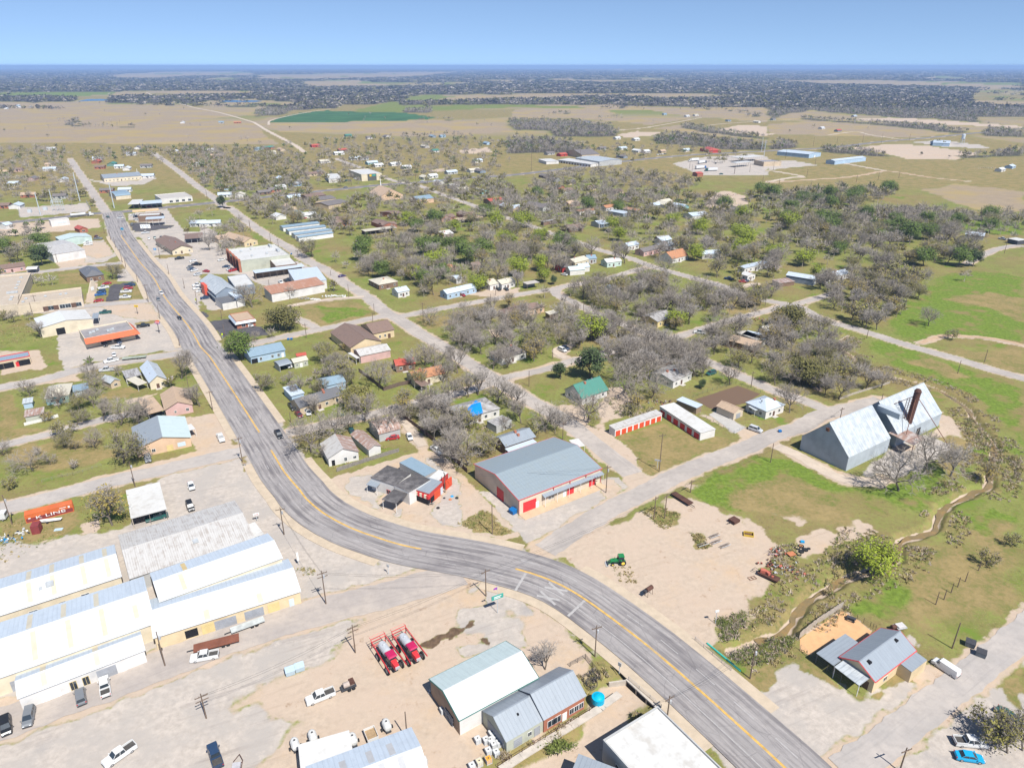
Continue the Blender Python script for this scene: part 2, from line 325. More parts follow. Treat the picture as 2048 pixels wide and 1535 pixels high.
# ================================================================ ground classes (photo outlines)
def PG(s): return ZW(s)
GR = [  # class, feather m, wobble m, outline   (later ones win)
 ('T',6,8,"z -500,300 -500,208 120,206 a 800,425 1200,428 1390,412 1700,500 2000,585 b 100,690 190,755 a 1500,760 600,745 0,740"),
 ('L',6,6,"a 30,360 300,340 900,335 940,350 600,372 100,380"),
 ('T',5,5,"a 1200,335 1700,322 2047,335 2047,355 1400,352"),
 ('S',5,5,"b 0,480 0,415 250,405 420,440 200,475"),
 ('T',5,8,"b 90,590 500,578 1000,570 1500,560 1960,610 2047,650 1600,680 1200,690 700,650 200,660"),
 ('W',2,1,"b 110,575 200,535 350,505 560,485 800,488 1050,488 1200,505 1460,545 1300,560 900,572 400,578"),
 ('B',3,3,"b 1245,575 1320,570 1420,580 1400,592 1270,588"),
 ('T',5,6,"c 0,490 300,440 800,430 1300,470 2047,450 2047,580 1500,540 1100,600 700,560 400,545 0,545"),
 ('T',5,6,"c 1120,630 1400,590 1600,650 2000,715 2047,730 1500,670"),
 ('D',4,6,"c 1650,640 1800,600 2047,610 2047,690 1850,670"), ('D',4,6,"d 0,650 100,640 250,660 120,680 0,680"),
 ('T',4,5,"d 0,470 250,470 330,500 250,560 0,545"), ('T',4,6,"d 0,590 400,570 900,610 1500,665 1200,700 500,690 0,670"),
 ('D',4,6,"d 700,545 1000,540 1500,570 2047,610 2047,625 1500,600 1000,575 720,565"),
 ('D',3,3,"d 640,785 1000,750 1300,770 1700,830 1500,880 1100,870 950,830"),
 ('G',3,3,"d 1120,730 1400,725 1700,760 1800,790 1400,775"),
 ('T',5,8,"d 1250,1120 1500,1070 2047,1130 2047,1290 1700,1280 1400,1180"),
 ('S',5,9,"d 0,1060 700,1010 1400,1050 1400,1090 700,1090 300,1150 0,1160"),
 ('S',5,9,"d 100,960 800,930 1600,1000 1500,1040 1000,980 400,1010"),
 ('G',2,2,"c 1280,910 1500,860 1900,830 2047,850 2047,1005 1750,1000 1500,1000"), ('G',2,2,"d 0,880 200,885 400,920 100,950 0,965"),
 ('S',4,4,"c 1100,900 1280,910 1500,1000 1400,1110 1000,1080"),
 ('D',2,2,"c 820,680 1000,650 1200,660 1100,690 900,700"),
 ('D',2,2,"b 1620,800 1850,780 1900,820 1650,830"), ('D',2,2,"b 1370,960 1500,950 1520,975 1400,975"),
 ('D',2,3,"c 1560,1190 1700,1120 1850,1160 1900,1230 1650,1280 1550,1250"), ('D',2,2,"c 690,1340 860,1330 840,1360 700,1370"),
 ('G',1,1.5,"a 140,1260 600,1235 690,1220 720,1290 160,1340"),     # substation yard
 ('D',1,1.5,"a 0,1390 400,1370 790,1345 810,1420 500,1450 0,1490"), ('G',1.5,2,"a 640,1030 900,1085 1130,1080 1250,1030 1180,1010 1100,1050 900,1050"),
 ('G',1,1,"a 1020,1310 1340,1270 1400,1390 1480,1440 1080,1500"), ('G',1,1.5,"e 1320,200 1700,100 1900,330 2047,320 2047,800 2047,1250 1700,790 1480,440 1370,290"),
 ('S',.6,.6,"e 1560,570 1940,545 1960,570 1640,600"), ('S',.6,.6,"e 1310,210 1370,200 1400,235 1330,245"),
 ('G',1,1,"f 0,240 170,330 200,500 480,480 560,560 560,720 250,740 0,760"), ('G',1,1,"f 0,600 220,560 800,600 1050,640 1200,720 1250,850 700,900 400,760 0,760"),
 ('S',.5,.5,"f 350,330 500,330 600,460 400,470 320,490"), ('G',1,1,"f 0,850 350,850 420,1100 100,1130 0,1010"),
 ('D',1,1.2,"e 570,590 860,550 830,480 1080,430 1190,560 1060,630 640,700"), ('D',1,1,"e 500,600 580,590 640,700 560,640"),
 ('G',1,1,"e 930,420 1060,410 1090,470 1200,560 1060,640 860,640"), ('D',.8,.8,"e 870,430 1080,430 1160,560 1000,600 880,560"),
 ('S',1,1.5,"e 600,760 860,730 1000,800 1200,820 1200,860 600,860"), ('S',1,1.2,"e 1380,860 1500,990 1340,1030 1360,900"),
 ('S',1,1,"e 400,1150 1000,1050 1050,1065 420,1170"),
 ('D',.6,.8,"e 870,1060 930,830 1000,860 960,1040"), ('G',1,1,"e 1200,720 1320,690 1430,840 1200,830"),
 ('G',1,1.5,"e 420,1160 1000,1060 1500,1020 1700,1200 1830,1480 1960,1535 600,1535 590,1380 860,1320 920,1180"),
 ('D',1,2,"e 1050,1070 1560,1060 1680,1230 1500,1230 1100,1160"), ('S',.5,.6,"e 1370,1255 1560,1235 1680,1240 1560,1265 1380,1275"),
 ('G',1,1.5,"j 600,0 1950,0 1980,140 1650,110 1050,210 880,220 800,320 660,320 600,180"), ('D',1,1.2,"j 0,110 290,110 400,100 480,270 430,310 300,300 0,360"),
 ('D',.8,1.2,"j 0,500 750,420 850,420 760,330 300,400 0,460"), ('S',1,1.5,"j 1050,540 1350,470 1450,560 1250,600 1000,600"), ('D',1,1,"j 1270,620 1620,540 1500,600 1300,660"),
 ('S',2,2.5,"j 0,520 150,560 160,900 560,900 0,1030"), ('S',2,3,"j 350,1050 1000,1000 1300,1200 700,1300 300,1350 0,1150"),
 ('D',.8,1,"j 1850,800 2047,770 k 180,740 260,900 330,1040 320,1100 0,1200 j 2047,1200 1980,1060"),
 ('D',.8,1.2,"j 1000,1400 1600,1240 2047,1130 2047,1200 1500,1350 700,1500 0,1690"),
 ('G',1,1.2,"k 0,1220 420,1130 380,1240 600,1480 700,1600 p 800,230 840,480 700,560 600,560 480,300 0,300 o 1700,300 1600,0 j 1500,1480"),
 ('S',.7,.9,"k 395,1215 440,1225 530,1310 610,1450 540,1470 420,1390"),
 ('D',1,2.0,"o 0,970 0,860 300,640 600,600 850,520 850,450 1000,420 1030,600 1180,650 1150,700 400,900"), ('S',2,3,"o 0,450 300,330 760,220 850,400 700,560 300,640 0,850"),
 ('S',.8,1,"p 770,580 960,540 980,600 830,640"), ('S',.8,1,"p 950,900 1030,850 1190,890 1180,970 1040,970"),
 ('G',1.5,2.5,"z 470,905 545,985 600,1045 690,1100 800,1130 980,1165 1090,1230 1200,1310 1260,1420 1000,1640 -260,1760 -260,1130 240,1060 330,960 400,930"),
 ('D',2,3.0,"z 395,1450 470,1400 600,1350 690,1280 750,1225 850,1190 980,1168 1090,1225 1200,1310 1260,1400 1100,1440 1000,1640 560,1640 480,1500"), ('D',1.5,2.5,"z -60,1400 60,1405 200,1370 290,1315 330,1300 330,1330 200,1390 60,1450 -60,1490"),
 ('G',2,4.0,"z 400,1430 520,1420 600,1440 540,1500 440,1580 380,1500"), ('G',2,3.0,"z 920,1225 980,1215 1050,1250 1010,1290 900,1262"), ('G',1.5,3,"z 980,1175 1030,1190 1060,1230 980,1215"),
 ('G',1,1.5,"v 580,310 1190,110 1350,290 650,420"),
 ('B',.5,1.2,"v 210,290 380,160 650,90 740,40 780,70 520,190 430,250 300,310"), ('B',.6,1.2,"v 800,200 900,200 950,270 870,310"),
 ('S',1,1.5,"v 1250,1535 1400,1420 1900,1050 2047,960 w 200,960 380,1000 300,1180 0,1240 v 2047,1400"),
 ('S',1,1,"v 1480,1120 1560,1140 2047,850 2047,790 1900,860"), ('D',.8,1,"v 1100,1450 1500,1130 1530,1180 1250,1330"),
 ('D',1.5,2.5,"z 1145,1092 1200,1058 1280,1022 1340,1000 1400,1000 1450,1020 1530,1058 1555,1095 1525,1140 1540,1175 1505,1200 1500,1245 1440,1240 1425,1290 1375,1290 1330,1250 1240,1182 1160,1132"),
 ('D',1,2.0,"r 1410,170 1470,130 1750,200 2047,310 2047,420 1800,350 1600,280"), ('D',.8,1.6,"r 880,50 1000,30 1170,40 1100,150 950,110"), ('D',1,2,"s 370,400 530,350 670,450 560,540 440,580 350,500"), ('D',1,2,"s 0,290 80,340 0,400"), ('D',1,2,"s 0,500 200,430 400,560 160,660 60,720 0,700"),
 ('S',.8,1.6,"r 420,290 560,250 830,340 760,450 600,440"), ('S',.8,1.6,"r 930,540 1060,560 1130,680 1000,700"),
 ('L',3,4,"m 880,1535 1200,1350 1600,1180 n 0,1150 300,1320 600,1380 s 0,100 r 1800,330 1100,290"), ('S',4,6,"r 1200,130 1900,0 s 400,180 400,380 100,350 r 1500,280"), ('S',3,5,"s 0,100 300,200 450,400 0,300"),
 ('L',4,5,"n 600,1400 1200,1150 1600,900 1700,1000 1200,1350 s 1200,300 600,180"), ('S',3,4,"n 1150,1050 1350,700 1600,850 1640,1050 1400,1300 1300,1200"), ('D',1.5,2.5,"n 1300,660 1480,800 1500,900 1400,880 1280,800"),
 ('G',1.2,1.5,"n 720,1080 900,930 1000,930 1130,850 1350,950 1370,1000 1050,1200 700,1330 500,1290"), ('D',.8,1.2,"n 840,950 1060,960 1050,1010 850,1000"), ('D',1,1.2,"n 1160,860 1310,790 1360,870 1280,900"),
 ('L',4,5,"n 560,0 800,0 2047,440 2047,1000 1800,700 1500,480 900,260"), ('S',4,5,"n 950,180 1200,150 1500,330 1300,330"), ('S',4,5,"n 1150,90 2047,100 2047,330 1500,160"),
 ('L',4,6,"i 830,1050 1300,720 1600,640 2047,700 2047,1300 1300,1260 1100,1300 800,1230"), ('S',4,6,"i 1300,900 1700,840 2047,900 2047,1100 1600,960"), ('S',4,6,"i 700,80 1000,80 1200,140 1000,160"), ('L',3,4,"i 1250,150 2047,210 2047,320 1500,300 1280,250"),
 ('S',5,8,"s 1000,700 1400,520 1900,250 2047,300 2047,1200 1700,1400 1200,1350 900,1100 900,900"), ('L',3,4,"s 1450,330 1750,220 1900,330 1700,480"), ('L',3,4,"s 500,1000 800,900 1000,1000 900,1250 500,1200"),
 ('D',.6,.8,"s 0,1430 380,1180 450,1200 650,1380 530,1500 200,1535 0,1560"), ('G',.8,1,"s 980,1400 1100,1480 1040,1520 950,1450"),
 ('G',1.5,2.5,"z 1555,1315 1610,1335 1690,1382 1720,1400 1765,1362 1830,1352 1870,1335 1912,1345 1960,1300 2150,1180 2250,1260 2000,1365 2260,1470 2200,1700 1600,1680 1590,1470 1510,1395"),
 ('S',1.2,2,"x 1800,830 2047,590 2047,1030"), ('D',.8,1.5,"x 880,660 1180,560 1250,620 1400,700 1250,760 1050,740"), ('S',.8,1.4,"x 0,530 100,600 270,690 370,800 330,800 100,680 0,620"), ('S',.8,1.4,"x 540,880 730,850 800,690 860,650 1000,700 1040,750 860,740 760,830 640,900"), ('S',.8,1.4,"w 1500,620 1900,350 2047,420 1800,560 1700,740 1580,740"),
 ('S',1.5,2,"m 180,1000 550,870 640,850 1030,1050 1180,980 1500,1050 1000,1180 700,1380 480,1390 370,1300 330,1180"), ('D',1,1.5,"m 0,900 100,950 280,1100 380,1200 370,1300 100,1120 0,1060"), ('D',.8,1.4,"m 1030,770 1200,760 1480,880 1700,950 1560,1030 1400,940"),
 ('D',.7,1.2,"z 655,958 700,945 760,925 850,900 880,905 960,985 1050,1062 1040,1078 960,1076 850,1062 760,1035 690,995"), ('G',.8,1.5,"A 1390,170 2047,700 2047,1489 1700,1489 1500,1250 1700,1000 1900,700 1400,300"), ('G',1,2.5,"A 0,600 380,560 360,600 560,840 600,1160 1000,1250 1000,1480 600,1250 200,1020 0,850"),
 ('G',.8,1.2,"z 960,985 1000,975 1040,1030 1215,955 1250,960 1290,985 1170,1060 1110,1100 1050,1085 1020,1050"), ('D',.8,1.2,"z 1110,1090 1165,1050 1200,1050 1250,1150 1160,1150"),
 ('S',.8,1.4,"q 590,450 760,370 830,300 940,330 1130,540 1000,560 760,520"), ('G',1,1.2,"q 1240,380 2047,20 2047,280 1450,520 1380,530"), ('D',.5,.8,"q 1220,370 1430,280 1980,30 2047,60 1500,290 1250,400"),
 ('D',.6,1,"r 0,0 130,0 240,90 60,190 0,130"), ('G',1,1,"m 1110,760 1210,720 1500,900 1370,950"), ('D',.8,1.2,"m 1400,960 1480,900 1560,1010 1540,1080"),
 ('D',1,2,"l 1600,680 1880,660 1960,870 2047,940 2047,1060 1900,950 1700,780"), ('D',1.5,3,"m 0,560 220,470 330,680 180,800 0,880"), ('D',1,1.5,"k 470,560 560,540 700,690 880,880 840,860 640,670"), ('S',2,3,"f 1000,1080 1500,1030 1880,1150 1880,1200 1400,1280 1180,1300"), ('L',3,4,"f 1200,1090 1600,1090 1780,1150 1300,1250"),
 ('D',1,2,"g 650,960 800,930 1220,900 1200,950 1000,1000"), ('S',3,4,"g 120,1210 900,1080 1400,1000 1000,1180 500,1300 250,1330"), ('S',2,3,"g 1400,480 1700,480 1620,530 1380,520"), ('D',2,3,"g 900,1320 1150,1320 1150,1400 950,1400"),
 ('D',1.5,2.5,"n 100,430 200,340 300,400 170,450"), ('D',1.5,2.5,"h 1900,1290 2047,1260 i 100,900 60,960 0,990"), ('S',2,3,"h 1250,1000 1500,1000 1650,1050 1600,1150 1300,1180"), ('D',2,3,"h 1740,660 1850,650 1830,720 1760,730"),
 ('K',.5,.6,"e 1130,870 1360,835 1380,850 1240,900 1220,1030 1080,1045"), ('K',.7,1,"f 90,1240 330,1210 640,1300 700,1380 430,1400 350,1330 240,1420"), ('K',.8,1.5,"J 700,440 1000,420 1580,480 1400,540 840,590"), ('K',.5,.8,"K 130,980 180,970 260,1050 200,1060"),
]
CREEK = Z("i 440,1230 360,1300 430,1380 n 460,120 560,200 700,280 1000,360 1250,430 1500,580 1600,720 1780,960 1770,1040 1720,1330 1650,1350 1300,1535 s 1240,430 1120,480 960,520 890,580 890,700 850,730 480,860 380,900 240,990 100,1060 0,1160 w 1900,110 1700,190 1450,290 1330,320")
CREEKW = smooth([W(*p) for p in CREEK], 4)
CREEK2 = smooth([W(*p) for p in Z("w 280,760 100,880 v 2047,1300 1700,1480 1450,1620")], 4)
FOREST = ["a 0,415 0,385 300,378 610,385 620,412 300,418", "a 880,425 900,380 1100,372 1380,385 1390,420 1200,428", "a 1390,420 1400,372 2047,360 2047,392 1780,396 1500,425",
 "a -600,330 -600,170 0,180 800,185 900,225 1400,235 2047,225 2047,330 1200,325 800,335 0,332", "b 0,400 0,235 330,240 420,300 1000,298 1500,290 2047,262 2047,360 1300,355 1200,400 900,440 400,440 250,410",
 "b 0,530 0,490 150,470 400,450 700,440 640,462 300,480 200,520", "b 1200,440 1200,420 2047,400 2047,430 1700,440", "b 1200,500 1200,478 1400,475 1400,505",
 "c 0,245 0,350 760,350 1000,345 1500,350 2047,365 2047,240 800,250", "c 0,440 0,400 400,395 780,350 950,375 1200,400 2047,378 2047,460 1050,450 800,440",
 "c 0,640 0,560 500,575 800,605 810,690 400,690 250,640", "c 0,820 0,710 400,725 600,765 590,815 200,825", "c 1350,620 1370,598 1700,648 2047,706 2047,720 1600,665",
 "c 1200,690 1260,668 1600,708 2000,748 2047,770 2047,800 1600,795 1480,770 1100,750", "d 0,250 0,560 330,480 1000,540 1300,550 1680,580 1690,540 2600,520 2600,460 1600,440 1640,300 1000,290 600,280 200,260",
 "d 270,545 300,558 900,605 1500,660 1530,650 1300,608 900,585 500,562", "d 0,705 0,800 270,780 250,745", "d 420,820 430,785 700,795 950,832 950,850 700,840", "d 1760,690 1770,635 2047,655 2047,695",
 "d 1520,880 1520,845 1740,845 2047,795 2047,850 1800,850"]
FORW = [PG(s) for s in FOREST]
FIELDS = ["a 840,300 900,195 1300,175 1900,172 2047,185 2047,205 1500,212 1200,232 900,225", "a 1540,245 1750,222 1950,232 1900,245 1600,250", "a 1000,270 1200,262 1300,268 1100,280", "b 0,200 500,190 1000,180 1700,172 1300,215 800,230 300,240 0,235", "b 340,245 850,240 1000,265 1100,292 700,300 420,290",
 "c 100,240 400,228 650,240 900,250 1400,246 700,262", "d 0,245 800,240 1400,250 2047,262 2047,320 1700,310 1000,290 400,275", "d 1100,232 1400,205 1650,228 1500,238", "d 380,205 650,204 660,212 400,212", "c 0,345 760,352 1400,345 1560,365 1100,390 900,370 400,392 0,385", "b 1300,355 1800,352 2047,360 2047,395 1500,415 1200,425", "d 1600,400 2047,410 2600,410 2600,470 1700,460"]
FIELDW = [PG(s) for s in FIELDS]
def forest_w(x, y):
 """0..1: how much a place lies in the far woods"""
 dist = np.hypot(x, y); w = np.zeros(x.shape)
 for P in FORW:
  xs = [p[0] for p in P]; ys = [p[1] for p in P]
  b = (x > min(xs)-60) & (x < max(xs)+60) & (y > min(ys)-60) & (y < max(ys)+60)
  if b.any():
   sd = poly_sd(P, x[b], y[b]) + (fbm(x[b]/60, y[b]/60, 3)-.5)*50
   w[b] = np.maximum(w[b], sstep(-15, 15, sd))
 far = sstep(4100, 5300, dist)
 n = fbm(x/900, y/1300, 21, 3); n2 = fbm(x/220, y/260, 5, 3)
 w = np.maximum(w, far*sstep(.47, .52, n*.75+n2*.25+.04))
 w = np.maximum(w, sstep(6500, 10000, dist)*sstep(.46,.51, fbm(x/1100, y/1700, 9, 3)))
 belt = np.abs(fbm(x/420, y/420, 91, 2)-.5); w = np.maximum(w, .9*(1-sstep(.006, .013, belt))*sstep(1500, 1900, dist)*(fbm(x/160, y/160, 13, 2) > .47))
 for P in FIELDW:
  xs = [p[0] for p in P]; ys = [p[1] for p in P]
  b = (x > min(xs)-60) & (x < max(xs)+60) & (y > min(ys)-60) & (y < max(ys)+60)
  if b.any():
   sd = poly_sd(P, x[b], y[b]) + (fbm(x[b]/150, y[b]/150, 3)-.5)*220
   w[b] = np.minimum(w[b], 1-sstep(-30, 30, sd))
 return w
def build_ground():
 ys, y = [-400, -150, -40, 10, 35], 50.0
 while y < 52000:
  ys.append(y); d = math.hypot(y, CAMH); y += max(.62, d*d/(CAMH*640)*1.12) if y < 12000 else d*d/(CAMH*300)
 ys = np.array(ys); NX = 620
 zc = np.maximum(ys*CPT+CAMH*SPT, 90)
 X = np.linspace(-.95, .95, NX)[None, :]*zc[:, None]*(1+0*ys[:, None]); Y = np.repeat(ys[:, None], NX, 1)
 x, y = X.ravel(), Y.ravel(); n = len(x); dist = np.hypot(x, y)
 cl = {k: np.zeros(n) for k in 'DGSTWFLKB'}
 base = sstep(650, 1000, dist); cl['S'] = base*.85
 for c, fe, wob, s in GR:
  P = PG(s); xs = [p[0] for p in P]; q = [p[1] for p in P]; mg = wob*2+fe*2
  b = (x > min(xs)-mg) & (x < max(xs)+mg) & (y > min(q)-mg) & (y < max(q)+mg)
  if not b.any(): continue
  k = max(wob, 1.0); sd = poly_sd(P, x[b], y[b]) + (fbm(x[b]/(k*1.6), y[b]/(k*1.6), 17, 4)-.5)*wob*2.4
  w = sstep(-fe, fe, sd)
  for o in cl: cl[o][b] *= 1-w
  cl[c][b] += w
 near = dist < 1600
 for nm, C, wid, mt in ROADC:          # worn gravel and sand along the roads' edges
  C2 = C[::3]+[C[-1]]; xs = [p.x for p in C2]; q = [p.y for p in C2]; mg = wid
  b = near & (x > min(xs)-mg) & (x < max(xs)+mg) & (y > min(q)-mg) & (y < max(q)+mg)
  if not b.any(): continue
  d = line_d(C2, x[b], y[b])-wid/2; w = 1-sstep(.2, 2.0, d+(fbm(x[b]/3, y[b]/3, 31)-.5)*3.2); w *= .8
  for o in cl: cl[o][b] *= 1-w
  cl['D' if mt != 'hwy' else 'G'][b] += w
 z = np.zeros(n)
 for C, dep, wd_ in ((CREEKW, 1.2, 1.15), (CREEK2, 1.3, 4.0)):
  xs = [p.x for p in C]; q = [p.y for p in C]
  b = (x > min(xs)-16) & (x < max(xs)+16) & (y > min(q)-16) & (y < max(q)+16)
  d = line_d(C, x[b], y[b])+(fbm(x[b]/3, y[b]/3, 41)-.5)*1.6
  z[b] -= dep*(1-sstep(wd_*.6, wd_*2.1, d))
  w = (1-sstep(wd_*1.4, wd_*3.4, d+(fbm(x[b]/5, y[b]/5, 43)-.5)*9))*.9
  for o in cl: cl[o][b] *= 1-w
  inner = 1-sstep(wd_*.7, wd_*1.25, d); cl['D'][b] += w*inner; cl['F'][b] += w*(1-inner)*.3; cl['S'][b] += w*(1-inner)*.7
 for nm, C, wid, mt in ROADC:
  if nm in ('highway', 'long_street', 'mid_street'):
   C2 = C[::2]+[C[-1]]; b = near & (z < -.02);
   if b.any(): z[b] *= sstep(wid/2+.1, wid/2+1.6, line_d(C2, x[b], y[b]))
 fw = np.zeros(n); b = dist > 850; fw[b] = forest_w(x[b], y[b])
 tanf = sstep(1150, 1500, dist)*sstep(.40, .50, fbm(x/260, y/330, 61, 3))*.7
 grn = sstep(1600, 2200, dist)*sstep(.62, .66, fbm(x/330, y/420, 77, 3));
 for P in FIELDW:
  xs = [p[0] for p in P]; q = [p[1] for p in P]; b = (x > min(xs)) & (x < max(xs)) & (y > min(q)) & (y < max(q))
  if b.any(): tanf[b] = np.maximum(tanf[b], .8*sstep(-40, 40, poly_sd(P, x[b], y[b])))
 tanf *= (1-cl['W'])*(1-cl['L'])*(1-cl['G'])*(1-cl['D'])
 for o in cl: cl[o] *= 1-tanf
 cl['T'] += tanf
 for o in cl: cl[o] *= 1-grn*.6
 cl['L'] += grn*.6
 for o in cl: cl[o] *= 1-fw
 cl['F'] += fw
 z -= .5*sstep(2500, 9000, dist)
 v = np.stack([x, y, z], 1); M, N = len(ys), NX
 i = (np.arange(M-1)[:, None]*N+np.arange(N-1)[None, :]).ravel()
 f = np.stack([i, i+1, i+N+1, i+N], 1)
 me = npmesh('ground', v, f, [ground_mat()], smooth=True)
 for nm, ks in (('mask_a', 'DGST'), ('mask_b', 'WFLK'), ('mask_c', 'B')):
  a = me.color_attributes.new(nm, 'FLOAT_COLOR', 'POINT')
  arr = np.zeros((n, 4), np.float32)
  for k, c in enumerate(ks): arr[:, k] = cl[c]
  a.data.foreach_set('color', arr.ravel())
 tag(link('ground', me), kind='structure')
G_DIRT, G_GRAV, G_STRAW, G_TAN = (.43,.345,.265), (.42,.37,.32), (.21,.16,.07), (.275,.215,.145)
G_WHEAT, G_FLOOR, G_LUSH, G_ASPH, G_SOIL, G_GRASS = (.045,.11,.045), (.10,.085,.06), (.135,.19,.03), (.085,.08,.085), (.125,.082,.052), (.165,.185,.048)
def ground_mat():
 m, nt, bs = newmat('ground_cover'); bs.inputs['Roughness'].default_value = .95; bs.inputs['Specular IOR Level'].default_value = .1
 P = coords(nt, 'Pos')
 big, mid, fine, tiny = noise(nt, P, .018, 4), noise(nt, P, .11, 5, .6), noise(nt, P, .7, 6, .68), noise(nt, P, 2.6, 3, .6)
 def att(nm):
  a = nd(nt, 'ShaderNodeAttribute', attribute_name=nm); s = nd(nt, 'ShaderNodeSeparateColor'); nt.links.new(a.outputs['Color'], s.inputs[0])
  return s.outputs[0], s.outputs[1], s.outputs[2], a.outputs['Alpha']
 D, G, S, T = att('mask_a'); Wt, Fl, L, K = att('mask_b'); B = att('mask_c')[0]
 mixn = mth(nt, 'ADD', mth(nt, 'MULTIPLY', mid, .5), mth(nt, 'MULTIPLY', fine, .5))
 def var(c, lo=.75, hi=1.2, n=None): return mixc(nt, ramp(nt, n or mixn, .32, .68), dk(c, hi), dk(c, lo))
 grass = mixc(nt, ramp(nt, mth(nt, 'ADD', mth(nt, 'MULTIPLY', big, .5), mth(nt, 'MULTIPLY', mixn, .5)), .42, .6), var(G_GRASS), var(G_STRAW, .85, 1.15))
 grass = mixc(nt, ramp(nt, fine, .56, .72), grass, dk(G_GRASS, .55)); grass = mixc(nt, ramp(nt, tiny, .52, .7), grass, dk(G_STRAW, 1.25)); grass = mixc(nt, ramp(nt, noise(nt, P, .055, 6, .7), .54, .66), grass, dk(G_LUSH, .95))
 straw = mixc(nt, ramp(nt, mixn, .46, .66), var(G_STRAW, .8, 1.35), var(G_GRASS, .8, 1.2))
 straw = mixc(nt, ramp(nt, tiny, .55, .8), straw, dk(G_STRAW, 1.5))
 lush = mixc(nt, ramp(nt, mid, .5, .7), var(G_LUSH, .7, 1.15, fine), G_STRAW)
 dirt = mixc(nt, ramp(nt, mid, .35, .7), var(G_DIRT, .88, 1.07, fine), (.44,.345,.265))
 dirt = mixc(nt, ramp(nt, noise(nt, P, .05, 6, .7), .5, .75), dirt, (.46,.335,.22)); dirt = mixc(nt, ramp(nt, fine, .66, .82), dirt, (.24,.18,.12))
 grav = mixc(nt, ramp(nt, mid, .4, .65), var(G_GRAV, .85, 1.1, fine), (.36,.325,.29)); grav = mixc(nt, ramp(nt, noise(nt, P, .06, 6, .7), .55, .72), grav, (.30,.275,.255)); grav = mixc(nt, ramp(nt, fine, .64, .8), grav, (.22,.19,.165))
 rot = nd(nt, 'ShaderNodeMapping'); rot.inputs['Rotation'].default_value = (0, 0, R(-24)); nt.links.new(P, rot.inputs[0]); st = noise(nt, rot.outputs[0], 1, 5, .65, (.035, .75, 1)); st2 = noise(nt, P, .03, 5, .7)
 trk = mth(nt, 'MULTIPLY', ramp(nt, st, .5, .68), ramp(nt, st2, .42, .6))
 grav = mixc(nt, mth(nt, 'MULTIPLY', trk, .6), grav, (.27,.235,.21)); dirt = mixc(nt, mth(nt, 'MULTIPLY', trk, .45), dirt, (.34,.265,.20)); dirt = mixc(nt, ramp(nt, noise(nt, P, .22, 7, .75), .58, .70), dirt, (.30,.215,.145)); grav = mixc(nt, ramp(nt, noise(nt, P, .19, 7, .75), .58, .70), grav, (.46,.405,.35))
 tan = mixc(nt, ramp(nt, noise(nt, P, .012, 5, .6), .45, .62), var(G_TAN, .88, 1.1), dk(G_STRAW, 1.45))
 flo = mixc(nt, ramp(nt, fine, .45, .6), G_FLOOR, (.05,.055,.03)); flo = mixc(nt, ramp(nt, noise(nt, P, .006, 4), .45, .65), flo, (.085,.07,.06))
 whe = var(G_WHEAT, .85, 1.2, noise(nt, P, .02, 4)); asp = var(G_ASPH, .7, 1.3); soil = var(G_SOIL, .7, 1.25, fine)
 o = grass; jit = mth(nt, 'SUBTRACT', fine, .5); jit2 = mth(nt, 'ADD', mth(nt, 'MULTIPLY', jit, 1.5), mth(nt, 'MULTIPLY', mth(nt, 'SUBTRACT', mid, .5), .7))
 for w, c in ((S, straw), (T, tan), (L, lush), (Wt, whe), (Fl, flo), (G, grav), (D, dirt), (K, asp), (B, soil)):
  ww = mth(nt, 'ADD', w, mth(nt, 'MULTIPLY', jit2, mth(nt, 'MULTIPLY', mth(nt, 'MULTIPLY', w, mth(nt, 'SUBTRACT', 1.0, w)), 3.4)))
  o = mixc(nt, ramp(nt, ww, .22, .78), o, c)
 nt.links.new(o, bs.inputs['Base Color'])
 bp = nd(nt, 'ShaderNodeBump', Strength=.35, Distance=.3); nt.links.new(fine, bp.inputs['Height']); nt.links.new(bp.outputs[0], bs.inputs['Normal'])
 return m
build_ground()
